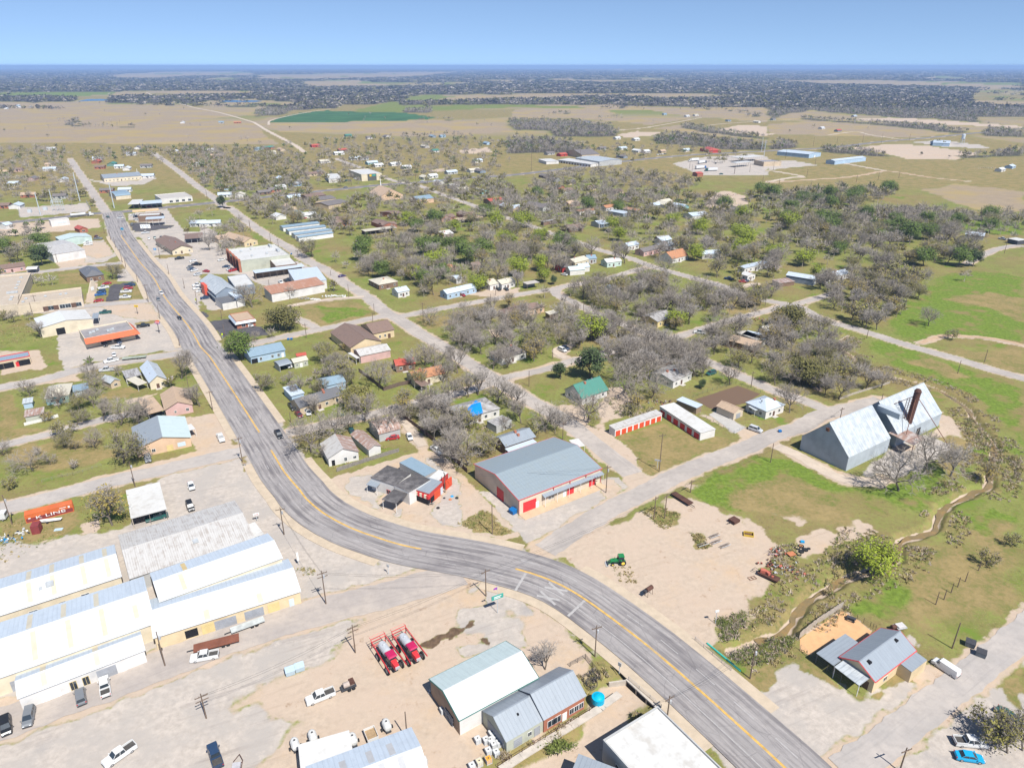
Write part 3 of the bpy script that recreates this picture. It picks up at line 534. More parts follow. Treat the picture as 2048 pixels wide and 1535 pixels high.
def road_mat(name, base, dark, pale, streak, wid):
 m, nt, bs = newmat(name); bs.inputs['Roughness'].default_value = .9; bs.inputs['Specular IOR Level'].default_value = .2
 uv = coords(nt, 'UV'); P = coords(nt, 'Pos'); sep = nd(nt, 'ShaderNodeSeparateXYZ'); nt.links.new(uv, sep.inputs[0])
 u = sep.outputs[0]; a = noise(nt, uv, 1, 5, .65, (1.15, .035, 1)); b = noise(nt, uv, 1, 6, .7, (2.6, .16, 1)); f = noise(nt, P, .5, 6, .7); g = noise(nt, P, .09, 4)
 o = mixc(nt, ramp(nt, g, .35, .68), base, pale); o = mixc(nt, ramp(nt, f, .35, .75), o, mixc(nt, .5, o, dk(base, .75)))
 if streak:
  tr = mth(nt, 'ABSOLUTE', mth(nt, 'SUBTRACT', mth(nt, 'FRACT', mth(nt, 'ADD', mth(nt, 'DIVIDE', mth(nt, 'ABSOLUTE', u), 1.85), .25)), .5))   # wheel paths
  w = mth(nt, 'ADD', mth(nt, 'MULTIPLY', tr, .14), mth(nt, 'ADD', mth(nt, 'MULTIPLY', a, .75), mth(nt, 'MULTIPLY', g, .45)))
  o = mixc(nt, mth(nt, 'MULTIPLY', ramp(nt, w, .54, .80), streak), o, dark)
  o = mixc(nt, mth(nt, 'MULTIPLY', ramp(nt, b, .56, .70), streak*.8), o, dk(dark, .85))
  vor = nd(nt, 'ShaderNodeTexVoronoi', feature='DISTANCE_TO_EDGE', Scale=.3); mp = nd(nt, 'ShaderNodeMapping'); mp.inputs['Scale'].default_value = (1.2, .55, 1); nt.links.new(uv, mp.inputs[0])
  mx = mixc(nt, .12, mp.outputs[0], nd(nt, 'ShaderNodeTexNoise', Scale=.6).outputs['Color']); nt.links.new(mx, vor.inputs['Vector'])
  o = mixc(nt, mth(nt, 'MULTIPLY', mth(nt, 'LESS_THAN', vor.outputs['Distance'], .010), streak*.3), o, dk(dark, .6))
 else:
  o = mixc(nt, mth(nt, 'MULTIPLY', ramp(nt, a, .5, .75), .45), o, dark); o = mixc(nt, mth(nt, 'MULTIPLY', ramp(nt, b, .6, .75), .5), o, dk(dark, .85))
 nt.links.new(o, bs.inputs['Base Color']); return m
RM = {'hwy': road_mat('worn_highway_asphalt', (.285,.265,.255), (.125,.115,.118), (.37,.34,.32), .9, 18), 'road2': road_mat('cross_road_asphalt', (.17,.16,.165), (.09,.085,.09), (.24,.225,.22), .5, 11),
 'street': road_mat('pale_chip_seal', (.335,.30,.27), (.22,.20,.185), (.42,.37,.325), 0, 6), 'street2': road_mat('grey_chip_seal', (.35,.32,.295), (.23,.215,.205), (.42,.375,.335), 0, 6), 'street3': road_mat('dusty_concrete', (.345,.305,.275), (.24,.215,.2), (.43,.37,.315), 0, 9),
 'gravel': road_mat('white_caliche', (.45,.375,.30), (.33,.275,.22), (.52,.43,.34), 0, 5), 'dirt': road_mat('sandy_track', (.42,.29,.185), (.28,.2,.13), (.47,.34,.23), 0, 3)}
ROADZ = {}
def ribbon(C, offs, z, step, jit=0.0, seed=1):
 """strip along centre C; offs: across positions; -> MB with uv in metres"""
 C = resample(C, step); mb = MB(); N = len(offs); vs, uvs = [], []
 for i, p in enumerate(C):
  t = (C[min(i+1, len(C)-1)]-C[max(i-1, 0)]); t.normalize(); n = Vector((t.y, -t.x)); j0 = (math.sin(i*.9+seed)+math.sin(i*2.3+seed*3)+rnd.uniform(-1,1))*jit; j1 = (math.sin(i*.7+seed*2)+math.sin(i*1.9+seed)+rnd.uniform(-1,1))*jit
  for k, o in enumerate(offs):
   oo = o-(j0 if k == 0 else 0)+(j1 if k == N-1 else 0)
   q = p+n*oo; vs.append((q.x, q.y, z)); uvs.append((oo, i*step))
 fs, us = [], []
 for i in range(len(C)-1):
  for k in range(N-1):
   a = i*N+k; f = (a, a+N, a+N+1, a+1); fs.append(f); us.append([uvs[q] for q in f])
 mb.add(vs, fs, 0, us); return mb
for k, (nm, C, wid, mt) in enumerate(ROADC):
 z = .012+.0045*(k if nm != 'highway' else 40); ROADZ[nm] = z
 far = C[0].y > 700
 tag(ribbon(C, [-wid/2, -wid/6, wid/6, wid/2], z, 6 if far else 1.6, 0 if nm == 'highway' else .16, k).build(nm, RM[mt]), kind='structure')
HC = next(c for n, c, *_ in ROADC if n == 'highway')
def arc(C):
 s = [0]
 for a, b in zip(C[:-1], C[1:]): s.append(s[-1]+(b-a).length)
 return s
def near_s(C, px):
 p = W(*px).xy; S = arc(C); i = min(range(len(C)), key=lambda k: (C[k]-p).length); return S[i]
def sub(C, s0, s1):
 S = arc(C); return [c for c, s in zip(C, S) if s0 <= s <= s1]
def mark(px0, px1, off, w, m, dash=None, nm='lane_line'):
 s0, s1 = near_s(HC, px0), near_s(HC, px1); z = ROADZ['highway']+.006; mb = MB()
 segs = [(s0, s1)] if not dash else [(s, s+dash[0]) for s in np.arange(s0, s1, dash[0]+dash[1])]
 for a, b in segs:
  c = sub(HCF, a, b)
  if len(c) > 1:
   r = ribbon(c, [off-w/2, off+w/2], z, 1.0); mb.add(r.v, r.f)
 o = mb.build(nm, m); tag(o, kind='structure')
HCF = resample(HC, .5)
YEL = mat('worn_yellow_paint', (.55,.34,.09), .8, .3, .8, dirt=(.36,.28,.17)); WHT = mat('worn_white_paint', (.37,.355,.34), .8, .2, 1.6, dirt=(.27,.255,.245))
mark((243,470), (520,868), 0, .55, YEL, nm='centre_line'); mark((541,900), (851,1100), 0, .55, YEL, nm='centre_line'); mark((1028,1137), (1600,1570), 0, .55, YEL, nm='centre_line')
for off in (-3.6, 3.6): mark((262,520), (1010,1130), off, .16, WHT, (4, 9))
mark((1040,1140), (1600,1570), 3.6, .2, WHT); mark((1040,1140), (1600,1570), -3.6, .18, WHT, (6, 4))
def flat_mark(px, w, m, nm='road_marking'):
 a, b = W(*px[0]), W(*px[1]); d = (b-a); mb = MB(); c = (a+b)/2
 z = ROADZ['highway']+.011+rnd.random()*.004
 n = Vector((-d.y, d.x, 0)).normalized()*w/2
 mb.add([a-n+Vector((0,0,z)), b-n+Vector((0,0,z)), b+n+Vector((0,0,z)), a+n+Vector((0,0,z))], [(0,1,2,3)])
 tag(mb.build(nm, m), kind='structure')
for s in ("q 1285,960 1180,1135", "q 1890,1235 1720,1395", "q 1480,1100 1715,1138", "q 1525,1050 1675,1180", "q 1400,1185 1635,1232", "q 1440,1140 1590,1280"): flat_mark(Z(s), .6, WHT)
PAVE = mat('tan_concrete_pavement', (.46,.375,.275), .85, .14, .5, dirt=(.43,.345,.255));
def pavement(px0, px1, side, w=2.6, gap=0.0):
 s0, s1 = near_s(HC, px0), near_s(HC, px1); c = sub(HCF, s0, s1); e = 7.5+gap
 o = [side*e, side*(e+w)]; o.sort(); a = ribbon(c, o, .13, 1.2); b = a.v[:]; lo = [(x, y, -.02) for x, y, z in b]
 mb = MB(); n = len(b); mb.add(b+lo, a.f+[(i+(0 if side > 0 else 1), i+2+(0 if side > 0 else 1), i+2+n+(0 if side > 0 else 1), i+n+(0 if side > 0 else 1)) for i in range(0, n-3, 2)]+[(i+(1 if side > 0 else 0), i+2+(1 if side > 0 else 0), i+2+n+(1 if side > 0 else 0), i+n+(1 if side > 0 else 0)) for i in range(0, n-3, 2)])
 mb.f = [f if k < len(a.f) else f[::-1] for k, f in enumerate(mb.f)]
 tag(mb.build('pavement', PAVE), kind='structure')
pavement((268,480), (448,680), -1); pavement((470,705), (556,850), -1); pavement((602,915), (1030,1120), -1); pavement((1150,1160), (1500,1440), -1)
pavement((240,470), (305,600), 1); pavement((318,630), (345,700), 1); pavement((365,722), (470,880), 1); pavement((520,915), (770,1115), 1); pavement((985,1130), (1475,1500), 1);
# ================================================================ buildings
LAND = []                     # (phrase, place) used to tell look-alikes apart
AUTO = []                     # (object, look, place, group) labelled at the end
FOOT = []                     # footprints, so nothing grows through a building
ORD = ['first','second','third','fourth','fifth','sixth','seventh','eighth','ninth','tenth','eleventh','twelfth']
WALLM = dict(white=(.62,.60,.57), cream=(.62,.54,.40), tan=(.50,.40,.28), beige=(.56,.47,.36), grey=(.40,.40,.39), blue=(.36,.47,.58), slate=(.22,.26,.31), brick=(.36,.14,.085), brown=(.20,.13,.09), red=(.45,.05,.04), green=(.14,.24,.2),
   mint=(.48,.58,.54), yellow=(.62,.50,.25), salmon=(.60,.42,.28), galv=(.36,.40,.43), dark=(.06,.06,.065), teal=(.2,.35,.36), gold=(.60,.48,.30), pink=(.55,.36,.33), wood=(.26,.19,.13), sage=(.42,.43,.35))
def wm(n): return mat('wall_'+n, WALLM[n], .75, .12, .35, dirt=dk(WALLM[n], .8))
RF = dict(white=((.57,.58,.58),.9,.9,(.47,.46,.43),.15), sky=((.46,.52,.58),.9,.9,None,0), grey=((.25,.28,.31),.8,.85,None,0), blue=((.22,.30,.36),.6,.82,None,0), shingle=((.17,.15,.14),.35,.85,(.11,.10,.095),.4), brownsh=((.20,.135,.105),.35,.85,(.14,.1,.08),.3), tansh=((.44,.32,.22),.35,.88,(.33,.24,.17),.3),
   orange=((.42,.20,.10),.4,.82,(.3,.15,.08),.3), redroof=((.42,.09,.06),.6,.82,(.3,.09,.06),.3), green=((.06,.20,.155),.6,.78,(.09,.2,.15),.2), rusty=((.44,.40,.37),.8,.8,(.25,.11,.06),.75), ruststripe=((.46,.36,.30),1.1,.8,(.33,.14,.07),1.0), oldwhite=((.47,.455,.43),.5,.82,(.30,.25,.21),.4), galv=((.44,.47,.48),.95,.72,(.29,.32,.35),.55), tar=((.075,.068,.065),30,1,(.24,.22,.21),.55), flat=((.42,.39,.35),30,1,(.38,.34,.29),.3), flatwhite=((.54,.53,.50),30,1,(.42,.385,.335),.35),
   mossy=((.38,.37,.36),.8,.86,(.16,.14,.12),.6), cream=((.52,.48,.38),.7,.88,(.45,.4,.32),.3), mint=((.46,.54,.53),.9,.93,None,0), darkgrey=((.13,.13,.135),.4,.85,(.19,.18,.18),.3), flatgrey=((.30,.275,.265),30,1,(.19,.175,.17),.5), redtrim=((.235,.28,.305),1.0,.84,(.26,.30,.31),.5), beige=((.44,.36,.265),30,1,(.58,.50,.40),.4))
def rm(n):
 c, p, l, s, a = RF[n]
 return roofmat('roof_'+n, c, p, l, .6 if n in ('shingle','brownsh','tansh','tar','flat') else .42, 0, s, a, 1.5 if n == 'redtrim' else None)
GLASS = mat('window_glass', (.03,.04,.05), .12, .2, .3, spec=.6); WHITE = mat('white_trim_paint', (.72,.71,.68), .6, .08, .5); TRIMR = mat('red_trim_paint', (.52,.06,.06), .5, .1, .5)
DOORM = dict(white=WHITE, red=mat('red_shutter_paint', (.55,.035,.04), .5, .1, .8), brown=mat('brown_door_paint', (.12,.07,.05), .6, .2, .8), dark=mat('black_parts_and_shade', (.012,.012,.014), .9, 0), grey=mat('grey_door_paint', (.30,.31,.33), .6, .15, .8), redorange=mat('orange_red_shutter_paint', (.60,.075,.03), .5, .12, .8), tanp=mat('tan_panel_paint', (.60,.47,.22), .6, .1, .8), blue=mat('pale_blue_panel', (.52,.60,.65), .4, .1, .8))  # dark colours vents and doors, and panels painted as shade inside openings
POST = mat('weathered_post', (.23,.2,.18), .8, .2, .8)
def mono(name, m, parent, fn):
 b = MB(); fn(b); return b.build(name, m, parent)
class Bld: pass
def frame(pts, h, mode='C'):
 if isinstance(pts, str): pts = Z(pts)
 A, B, C = [W(x, y, h).xy for x, y in pts[:3]]
 ax = (B-A); L = ax.length; ax.normalize(); ay = Vector((-ax.y, ax.x))
 D = (C-B).dot(ay) if mode == 'C' else (C-A).dot(ay)
 if D < 0: D = -D
 return A, ax, ay, L, max(D, 1.2)
def roof_gable(b, L, D, h, rise, axis, ov, t=.14, mi=0, only=None):
 def P(u, v, z): return (u, v, z) if axis == 'x' else (v, u, z)
 Lu, Dv = (L, D) if axis == 'x' else (D, L)
 sl = rise/(Dv/2); zo = h - ov*sl; s = math.hypot(Dv/2, rise)
 qs = [[P(-ov,-ov,zo), P(Lu+ov,-ov,zo), P(Lu+ov,Dv/2,h+rise), P(-ov,Dv/2,h+rise)], [P(-ov,Dv+ov,zo), P(Lu+ov,Dv+ov,zo), P(Lu+ov,Dv/2,h+rise), P(-ov,Dv/2,h+rise)]]
 uv = [(0,s),(Lu,s),(Lu,0),(0,0)]
 for k, q in enumerate(qs):
  q = [(x, y, z+t) for x, y, z in q]
  if only is None or only == k: b.slab(q, t, mi, uv)
 return [[(x,y,z+t) for x,y,z in q] for q in qs]
OP = {}
def opening(T, kind, face, u, w, z0, hh, m=None, name=None):
 """a door, shutter or window set into one wall of building T (u: metres along that wall from its own left end, seen from outside)"""
 L, D = T.L, T.D
 base = {'F':((0,0),(1,0),(0,-1)), 'R':((L,0),(0,1),(1,0)), 'B':((L,D),(-1,0),(0,1)), 'L':((0,D),(0,-1),(-1,0))}[face]
 (ox, oy), (dx, dy), (nx, ny) = base
 def pt(a, dep, z): return (ox+dx*a+nx*dep, oy+dy*a+ny*dep, z)
 def bx(b, a0, a1, d0, d1, z0, z1, mi=0):
  b.hexa([pt(a0,d0,z0), pt(a1,d0,z0), pt(a1,d1,z0), pt(a0,d1,z0)], [pt(a0,d0,z1), pt(a1,d0,z1), pt(a1,d1,z1), pt(a0,d1,z1)], mi)
 b = MB()
 if kind == 'window':
  bx(b, u-w/2-.09, u+w/2+.09, -.05, .045, z0-.09, z0+hh+.09, 0); bx(b, u-w/2, u+w/2, -.03, .06, z0, z0+hh, 1)
  bx(b, u-.03, u+.03, .055, .075, z0, z0+hh, 0)
  return b.build('window', [m or WHITE, GLASS], T.root)
 if kind == 'garage_door':
  bx(b, u-w/2, u+w/2, -.05, .05, z0, z0+hh)
  n = max(3, int(hh/.45))
  for k in range(1, n): bx(b, u-w/2+.02, u+w/2-.02, .045, .07, z0+hh*k/n-.02, z0+hh*k/n+.02)
  return b.build(name or 'garage_door', m or DOORM['white'], T.root)
 bx(b, u-w/2, u+w/2, -.05, .055, z0, z0+hh); bx(b, u-w/2-.06, u-w/2, -.05, .08, z0, z0+hh); bx(b, u+w/2, u+w/2+.06, -.05, .08, z0, z0+hh); bx(b, u+w/2-.2, u+w/2-.1, .05, .1, z0+hh*.45, z0+hh*.5)
 return b.build(name or 'door', m or DOORM['brown'], T.root)
def B(name, cat, label, pts, h, roof='gable', axis='x', rise=1.2, wall='white', rf='grey', rf2=None, ov=.3, trim=None, ops=None, mode='C', group=None, open_=None, lm=None, look=None, para=.5, notes=None):
 h *= 1.15; rise *= 1.2; A, ax, ay, L, D = frame(pts, h, mode); T = Bld(); T.L, T.D, T.h = L, D, h
 rz = math.atan2(ax.y, ax.x)
 T.root = thing(name, label, cat, (A.x, A.y, 0), rz, group); T.rz = rz; T.A, T.ax, T.ay = A, ax, ay
 c = A+ax*(L/2)+ay*(D/2); T.c = c
 FOOT.append((c, ax, ay, L/2, D/2))
 if lm: LAND.append((lm, c, max(L, D)/2))
 if label is None: AUTO.append((T.root, look, c, group))
 wmat = wall if not isinstance(wall, str) else wm(wall)
 w = MB()
 if open_:                                  # posts instead of walls on the open sides
  po = MB()
  nx, ny = max(2, int(L/4)+1), max(2, int(D/5)+1)
  for i in range(nx):
   for j in range(ny):
    if 0 < i < nx-1 and 0 < j < ny-1: continue
    x, y = .15+(L-.3)*i/(nx-1), .15+(D-.3)*j/(ny-1)
    MB().box(x-.07, x+.07, y-.07, y+.07, 0, h).build('post', POST, T.root)
  if 'B' in open_: w.box(0, L, D-.12, D, 0, h)
  if 'L' in open_: w.box(0, .12, .0, D-.13, 0, h)
  if 'R' in open_: w.box(L-.12, L, .0, D-.13, 0, h)
 else:
  hh = h if roof != 'flat' else h+para
  w.add([(0,0,0),(L,0,0),(L,D,0),(0,D,0),(0,0,hh),(L,0,hh),(L,D,hh),(0,D,hh)], [(0,1,5,4),(1,2,6,5),(2,3,7,6),(3,0,4,7)])
  if roof == 'gable':
   if axis == 'x': w.add([(0,0,h),(0,D,h),(0,D/2,h+rise),(L,0,h),(L,D,h),(L,D/2,h+rise)], [(1,0,2),(3,4,5)])
   else: w.add([(0,0,h),(L,0,h),(L/2,0,h+rise),(0,D,h),(L,D,h),(L/2,D,h+rise)], [(0,1,2),(4,3,5)])
  elif roof == 'shed': w.add([(0,D,h),(L,D,h),(L,D,h+rise),(0,D,h+rise),(0,0,h),(L,0,h)], [(1,0,3,2),(0,4,3),(5,1,2)])
 if w.v: w.build('wall', wmat, T.root)
 r = MB(); m1 = rm(rf); mats = [m1, rm(rf2)] if rf2 else [m1]
 if roof == 'gable':
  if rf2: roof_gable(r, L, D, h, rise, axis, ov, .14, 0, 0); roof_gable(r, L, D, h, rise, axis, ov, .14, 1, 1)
  else: roof_gable(r, L, D, h, rise, axis, ov)
  zt = h+rise+.15
  if axis == 'x': r.box(-ov, L+ov, D/2-.13, D/2+.13, zt-.06, zt+.03)
  else: r.box(L/2-.13, L/2+.13, -ov, D+ov, zt-.06, zt+.03)
 elif roof == 'shed':
  s = math.hypot(D, rise); k = rise/D
  r.slab([(-ov,-ov,h+.14-ov*k),(L+ov,-ov,h+.14-ov*k),(L+ov,D+ov,h+rise+.14+ov*k),(-ov,D+ov,h+rise+.14+ov*k)], .14, 0, [(0,s),(L,s),(L,0),(0,0)])
 elif roof == 'hip':
  k = min(L, D)/2; z0 = h+.1; z1 = h+rise+.1; o = ov; uvq = lambda a, b: [(0,b),(a,b),(a*.8,0),(a*.2,0)]
  if L >= D: r1, r2 = (k, D/2, z1), (L-k, D/2, z1)
  else: r1, r2 = (L/2, k, z1), (L/2, D-k, z1)
  c4 = [(-o,-o,z0),(L+o,-o,z0),(L+o,D+o,z0),(-o,D+o,z0)]
  if L >= D: fs = [(c4[0],c4[1],r2,r1),(c4[1],c4[2],r2),(c4[2],c4[3],r1,r2),(c4[3],c4[0],r1)]
  else: fs = [(c4[0],c4[1],r1),(c4[1],c4[2],r2,r1),(c4[2],c4[3],r2),(c4[3],c4[0],r1,r2)]
  for f in fs:
   n = len(f); r.add(f, [tuple(range(n))], 0, [[(0,4),(8,4),(8,0),(0,0)][:n]])
  r.add([(x,y,z0-.18) for x,y,z in c4]+c4, [(3,2,1,0),(0,1,5,4),(1,2,6,5),(2,3,7,6),(3,0,4,7)])
 elif roof == 'arch':
  n = 8; pts_ = [(D/2-math.cos(math.pi*i/n)*(D/2+ov), h+math.sin(math.pi*i/n)*rise) for i in range(n+1)]
  for (y0, z0), (y1, z1) in zip(pts_[:-1], pts_[1:]): r.slab([(-ov,y0,z0+.08),(L+ov,y0,z0+.08),(L+ov,y1,z1+.08),(-ov,y1,z1+.08)], .08, 0, [(0,y0),(L,y0),(L,y1),(0,y1)])
  if not open_:
   g = MB()
   for X in (0, L): g.add([(X, y, z) for y, z in pts_], [tuple(range(n+1))])
   g.build('gable_end', wmat, T.root)
 else:                                       # flat, with a parapet unless para is 0
  z = h if para else h+.12
  r.slab([(.2 if para else -ov,.2 if para else -ov,z),(L-.2 if para else L+ov,.2 if para else -ov,z),(L-.2 if para else L+ov,D-.2 if para else D+ov,z),(.2 if para else -ov,D-.2 if para else D+ov,z)], .18, 0, [(0,D),(L,D),(L,0),(0,0)])
  if para:
   p = MB(); q = h+para
   for x0, x1, y0, y1 in ((-.06,L+.06,-.06,.2),(-.06,L+.06,D-.2,D+.06),(-.06,.2,.2,D-.2),(L-.2,L+.06,.2,D-.2)): p.box(x0, x1, y0, y1, h-.02, q+.06)
   p.build('parapet', trim if trim and not isinstance(trim, str) else wmat, T.root)
 T.roof = r.build('roof', mats, T.root)
 if trim and roof == 'gable':
  tm = {'red': TRIMR, 'white': WHITE, 'green': mat('green_trim_paint', (.02,.11,.09), .5, .1, .5)}.get(trim, WHITE); b = MB()
  for q in roof_gable(MB(), L, D, h, rise, axis, ov):
   q = [Vector(p) for p in q]
   for a, c_ in ((0,1),(1,2),(3,0)):
    b.tube(q[a]-Vector((0,0,.08)), q[c_]-Vector((0,0,.08)), .13, n=4)
  b.build('trim', tm, T.root)
 if ops == 'auto':
  ops = auto_ops(L, D, h); rv = random.Random(int(A.x*7+A.y))
  for k in range(rv.randint(2, 3)): x, y = L*rv.uniform(.2,.8), D*rv.uniform(.3,.7); w_ = rv.choice((.12,.18,.4)); zt = h+(rise*(1-abs(y-D/2)/(D/2)) if axis == 'x' else rise*(1-abs(x-L/2)/(L/2))) if roof != 'flat' else h; MB().box(x-w_, x+w_, y-w_, y+w_, zt-.2, zt+.35+w_).build('chimney' if w_ > .3 else 'roof_vent', wm('brick') if w_ > .3 else DOORM['grey'], T.root)
  MB().box(L*.45-1.1, L*.45+1.1, -1.5, -.05, -.02, .16).build('door_step', mat('step_concrete', (.45,.42,.38), .9, .15, 1), T.root)
 for o in ops or []:
  k, f, u, ww, z0, hh = o[:6]; m = o[6] if len(o) > 6 else None; nm = o[7] if len(o) > 7 else None
  lw = L if f in 'FB' else D
  if u < 0 or (isinstance(u, float) and u <= 1.0): u = u*lw
  opening(T, k, f, u, ww, z0, hh, DOORM.get(m, m) if isinstance(m, str) else m, nm)
 return T
def auto_ops(L, D, h):
 o = [('door','F',max(1.0, L*.45),.95,0,2.05)]
 n = max(2, int(L/3.6))
 for k in range(n):
  u = L*(k+.5)/n
  if abs(u-L*.45) > 1.3: o.append(('window','F',u,1.0,1.0,1.1))
 n = max(1, int(D/4.2))
 for f in 'RL':
  for k in range(n): o.append(('window',f,D*(k+.5)/n,.95,1.0,1.1))
 return o
def sub_roof(T, px, h, rf, name='porch_roof', posts=True, drop=.25, wall=None, mode='C', t=.12):
 """an awning, porch or lean-to that belongs to building T (photo corners of its roof at height h)"""
 h *= 1.15; drop *= 1.15; A, ax, ay, L, D = frame(px, h, mode); b = MB(); M = T.root.matrix_basis if False else None
 c, s = math.cos(-T.rz), math.sin(-T.rz)
 def loc(p, z): d = p-T.A; return (d.x*c-d.y*s, d.x*s+d.y*c, z)
 q = [A, A+ax*L, A+ax*L+ay*D, A+ay*D]
 b.slab([loc(q[0], h), loc(q[1], h), loc(q[2], h+drop), loc(q[3], h+drop)], t, 0, [(0,D),(L,D),(L,0),(0,0)])
 r = b.build(name, rm(rf) if isinstance(rf, str) else rf, T.root)
 if posts:
  n = max(2, int(L/4)+1)
  for i in range(n):
   f = .02+.96*i/(n-1)
   for v in ((.05,) if posts == 'front' else (.05, .95)):
    g = loc(A+ax*(L*f)+ay*(D*v), 0); MB().tube(g, (g[0], g[1], h+drop*v-.05), .07, n=6).build(name.split('_')[0]+'_post', WHITE if posts != 'dark' else POST, T.root)
 if wall:
  w = MB(); g = [loc(p, 0) for p in q]; g2 = [loc(p, h-.1+(drop if k > 1 else 0)) for k, p in enumerate(q)]
  w.add(g+g2, [(0,1,5,4),(1,2,6,5),(2,3,7,6),(3,0,4,7)]); w.build(name.split('_')[0]+'_wall', wm(wall), T.root)
 return r
def roof_box(T, fx, fy, z, w, d, hh, name='roof_unit', m=None):
 z = T.h+(z-T.h/1.15)*1.15+(.12 if z < T.h/1.15+.1 else 0); b = MB(); x, y = fx*T.L, fy*T.D; b.box(x-w/2, x+w/2, y-d/2, y+d/2, z, z+hh); b.box(x-w*.35, x+w*.35, y-d*.35, y+d*.35, z+hh, z+hh+.12)
 return b.build(name, m or mat('roof_unit_metal', (.42,.44,.45), .5, .2, .8), T.root)
def skylights(T, rise, fracs, slope, w=1.0, a=.12, b_=.92, m='skylight_panel', col=(.52,.47,.36), name='skylight'):
 rise *= 1.2
 L, D, h = T.L, T.D, T.h; mm = mat(m, col, .4, .1, .6)
 for f in fracs:
  b = MB(); x = f*L; q = []
  for s in (a, b_):
   v = D/2*s; z = h+rise*s+.165
   q.append((v if slope == 0 else D-v, z))
  (y0, z0), (y1, z1) = q
  b.slab([(x-w/2,y0,z0),(x+w/2,y0,z0),(x+w/2,y1,z1),(x-w/2,y1,z1)], .02); b.build(name, mm, T.root)
def lettering(T, txt, size, loc, rot, m, name='lettering', ext=.03, scx=1.0):
 cu = bpy.data.curves.new(name, 'FONT'); cu.body = txt; cu.size = size; cu.extrude = ext; cu.align_x = 'CENTER'; cu.align_y = 'CENTER'; cu.materials.append(m)
 tmp = bpy.data.objects.new(name, cu); COL.objects.link(tmp); bpy.context.view_layer.update(); me = bpy.data.meshes.new_from_object(tmp.evaluated_get(bpy.context.evaluated_depsgraph_get())); bpy.data.objects.remove(tmp)
 if not me.materials: me.materials.append(m)
 o = bpy.data.objects.new(name, me); COL.objects.link(o); o.parent = T if not isinstance(T, Bld) else T.root; o.location = loc; o.rotation_euler = rot; o.scale = (scx, 1, 1)
 KIDS.setdefault(o.parent.name, []).append(o); return o
def px2local(T, p):
 d = Vector(p).xy-T.A; return d.dot(T.ax), d.dot(T.ay)
WG = 'long white warehouses with skylight strips'
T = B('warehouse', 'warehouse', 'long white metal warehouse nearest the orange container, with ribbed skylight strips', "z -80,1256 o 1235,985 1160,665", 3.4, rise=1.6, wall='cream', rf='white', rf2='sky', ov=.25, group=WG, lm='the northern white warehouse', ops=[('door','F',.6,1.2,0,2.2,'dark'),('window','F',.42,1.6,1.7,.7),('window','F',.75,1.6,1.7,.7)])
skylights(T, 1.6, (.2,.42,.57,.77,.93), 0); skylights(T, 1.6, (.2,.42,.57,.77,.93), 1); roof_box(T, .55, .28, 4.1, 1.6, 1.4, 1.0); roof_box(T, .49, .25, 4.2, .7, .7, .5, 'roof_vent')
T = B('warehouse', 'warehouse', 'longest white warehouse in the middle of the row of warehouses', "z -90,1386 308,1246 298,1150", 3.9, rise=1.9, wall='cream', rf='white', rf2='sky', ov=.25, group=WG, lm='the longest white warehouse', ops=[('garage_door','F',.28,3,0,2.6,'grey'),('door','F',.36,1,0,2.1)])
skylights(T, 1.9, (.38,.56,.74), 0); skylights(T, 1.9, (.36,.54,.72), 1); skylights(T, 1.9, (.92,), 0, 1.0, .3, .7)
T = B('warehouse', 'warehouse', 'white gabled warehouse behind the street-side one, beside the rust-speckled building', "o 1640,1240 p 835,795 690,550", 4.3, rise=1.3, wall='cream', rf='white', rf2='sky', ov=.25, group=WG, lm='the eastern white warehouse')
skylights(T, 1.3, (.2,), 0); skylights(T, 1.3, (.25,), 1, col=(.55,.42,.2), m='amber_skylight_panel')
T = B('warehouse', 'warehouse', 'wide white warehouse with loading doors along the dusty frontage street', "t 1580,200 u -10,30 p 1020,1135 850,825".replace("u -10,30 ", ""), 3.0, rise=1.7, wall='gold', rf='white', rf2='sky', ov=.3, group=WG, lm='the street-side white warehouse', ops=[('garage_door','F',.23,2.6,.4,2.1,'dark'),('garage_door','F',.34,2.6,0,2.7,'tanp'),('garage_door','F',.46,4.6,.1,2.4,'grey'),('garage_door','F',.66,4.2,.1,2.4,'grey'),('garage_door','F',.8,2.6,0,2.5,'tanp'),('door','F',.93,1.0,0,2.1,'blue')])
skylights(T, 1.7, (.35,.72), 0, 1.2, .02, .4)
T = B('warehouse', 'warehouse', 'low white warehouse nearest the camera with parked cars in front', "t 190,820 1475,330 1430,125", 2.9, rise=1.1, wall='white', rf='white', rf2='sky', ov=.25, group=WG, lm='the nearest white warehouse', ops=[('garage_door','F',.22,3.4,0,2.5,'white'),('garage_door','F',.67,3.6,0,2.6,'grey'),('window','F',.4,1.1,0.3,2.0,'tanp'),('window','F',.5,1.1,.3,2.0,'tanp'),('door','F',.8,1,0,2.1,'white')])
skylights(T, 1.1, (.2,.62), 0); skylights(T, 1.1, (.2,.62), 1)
T = B('warehouse', 'warehouse', 'broad old corrugated building with dirty rust-speckled white roof', "o 1335,1005 p 550,590 360,210", 3.6, rise=1.5, wall='grey', rf='oldwhite', ov=.25, lm='the rust-speckled warehouse')
roof_box(T, .55, .25, 4.5, 1.3, 1.3, .5, 'roof_fan'); sub_roof(T, "p 550,585 655,545 590,415", 3.0, 'flatwhite', 'canopy_roof', True, .05)
T = B('carport', 'carport', 'white flat-roofed open carport sheltering a dark pickup beside the wide tree', "o 1345,390 1700,295 1615,25", 3.0, roof='flat', para=0, rf='flatwhite', wall='beige', open_='BL', ov=.15, lm='the white carport')
CO, CRED = mat('orange_container_paint', (.56,.135,.04), .55, .15, .3, dirt=(.5,.17,.08)), mat('brick_red_container_paint', (.22,.045,.045), .6, .2, .3, dirt=(.26,.09,.06))
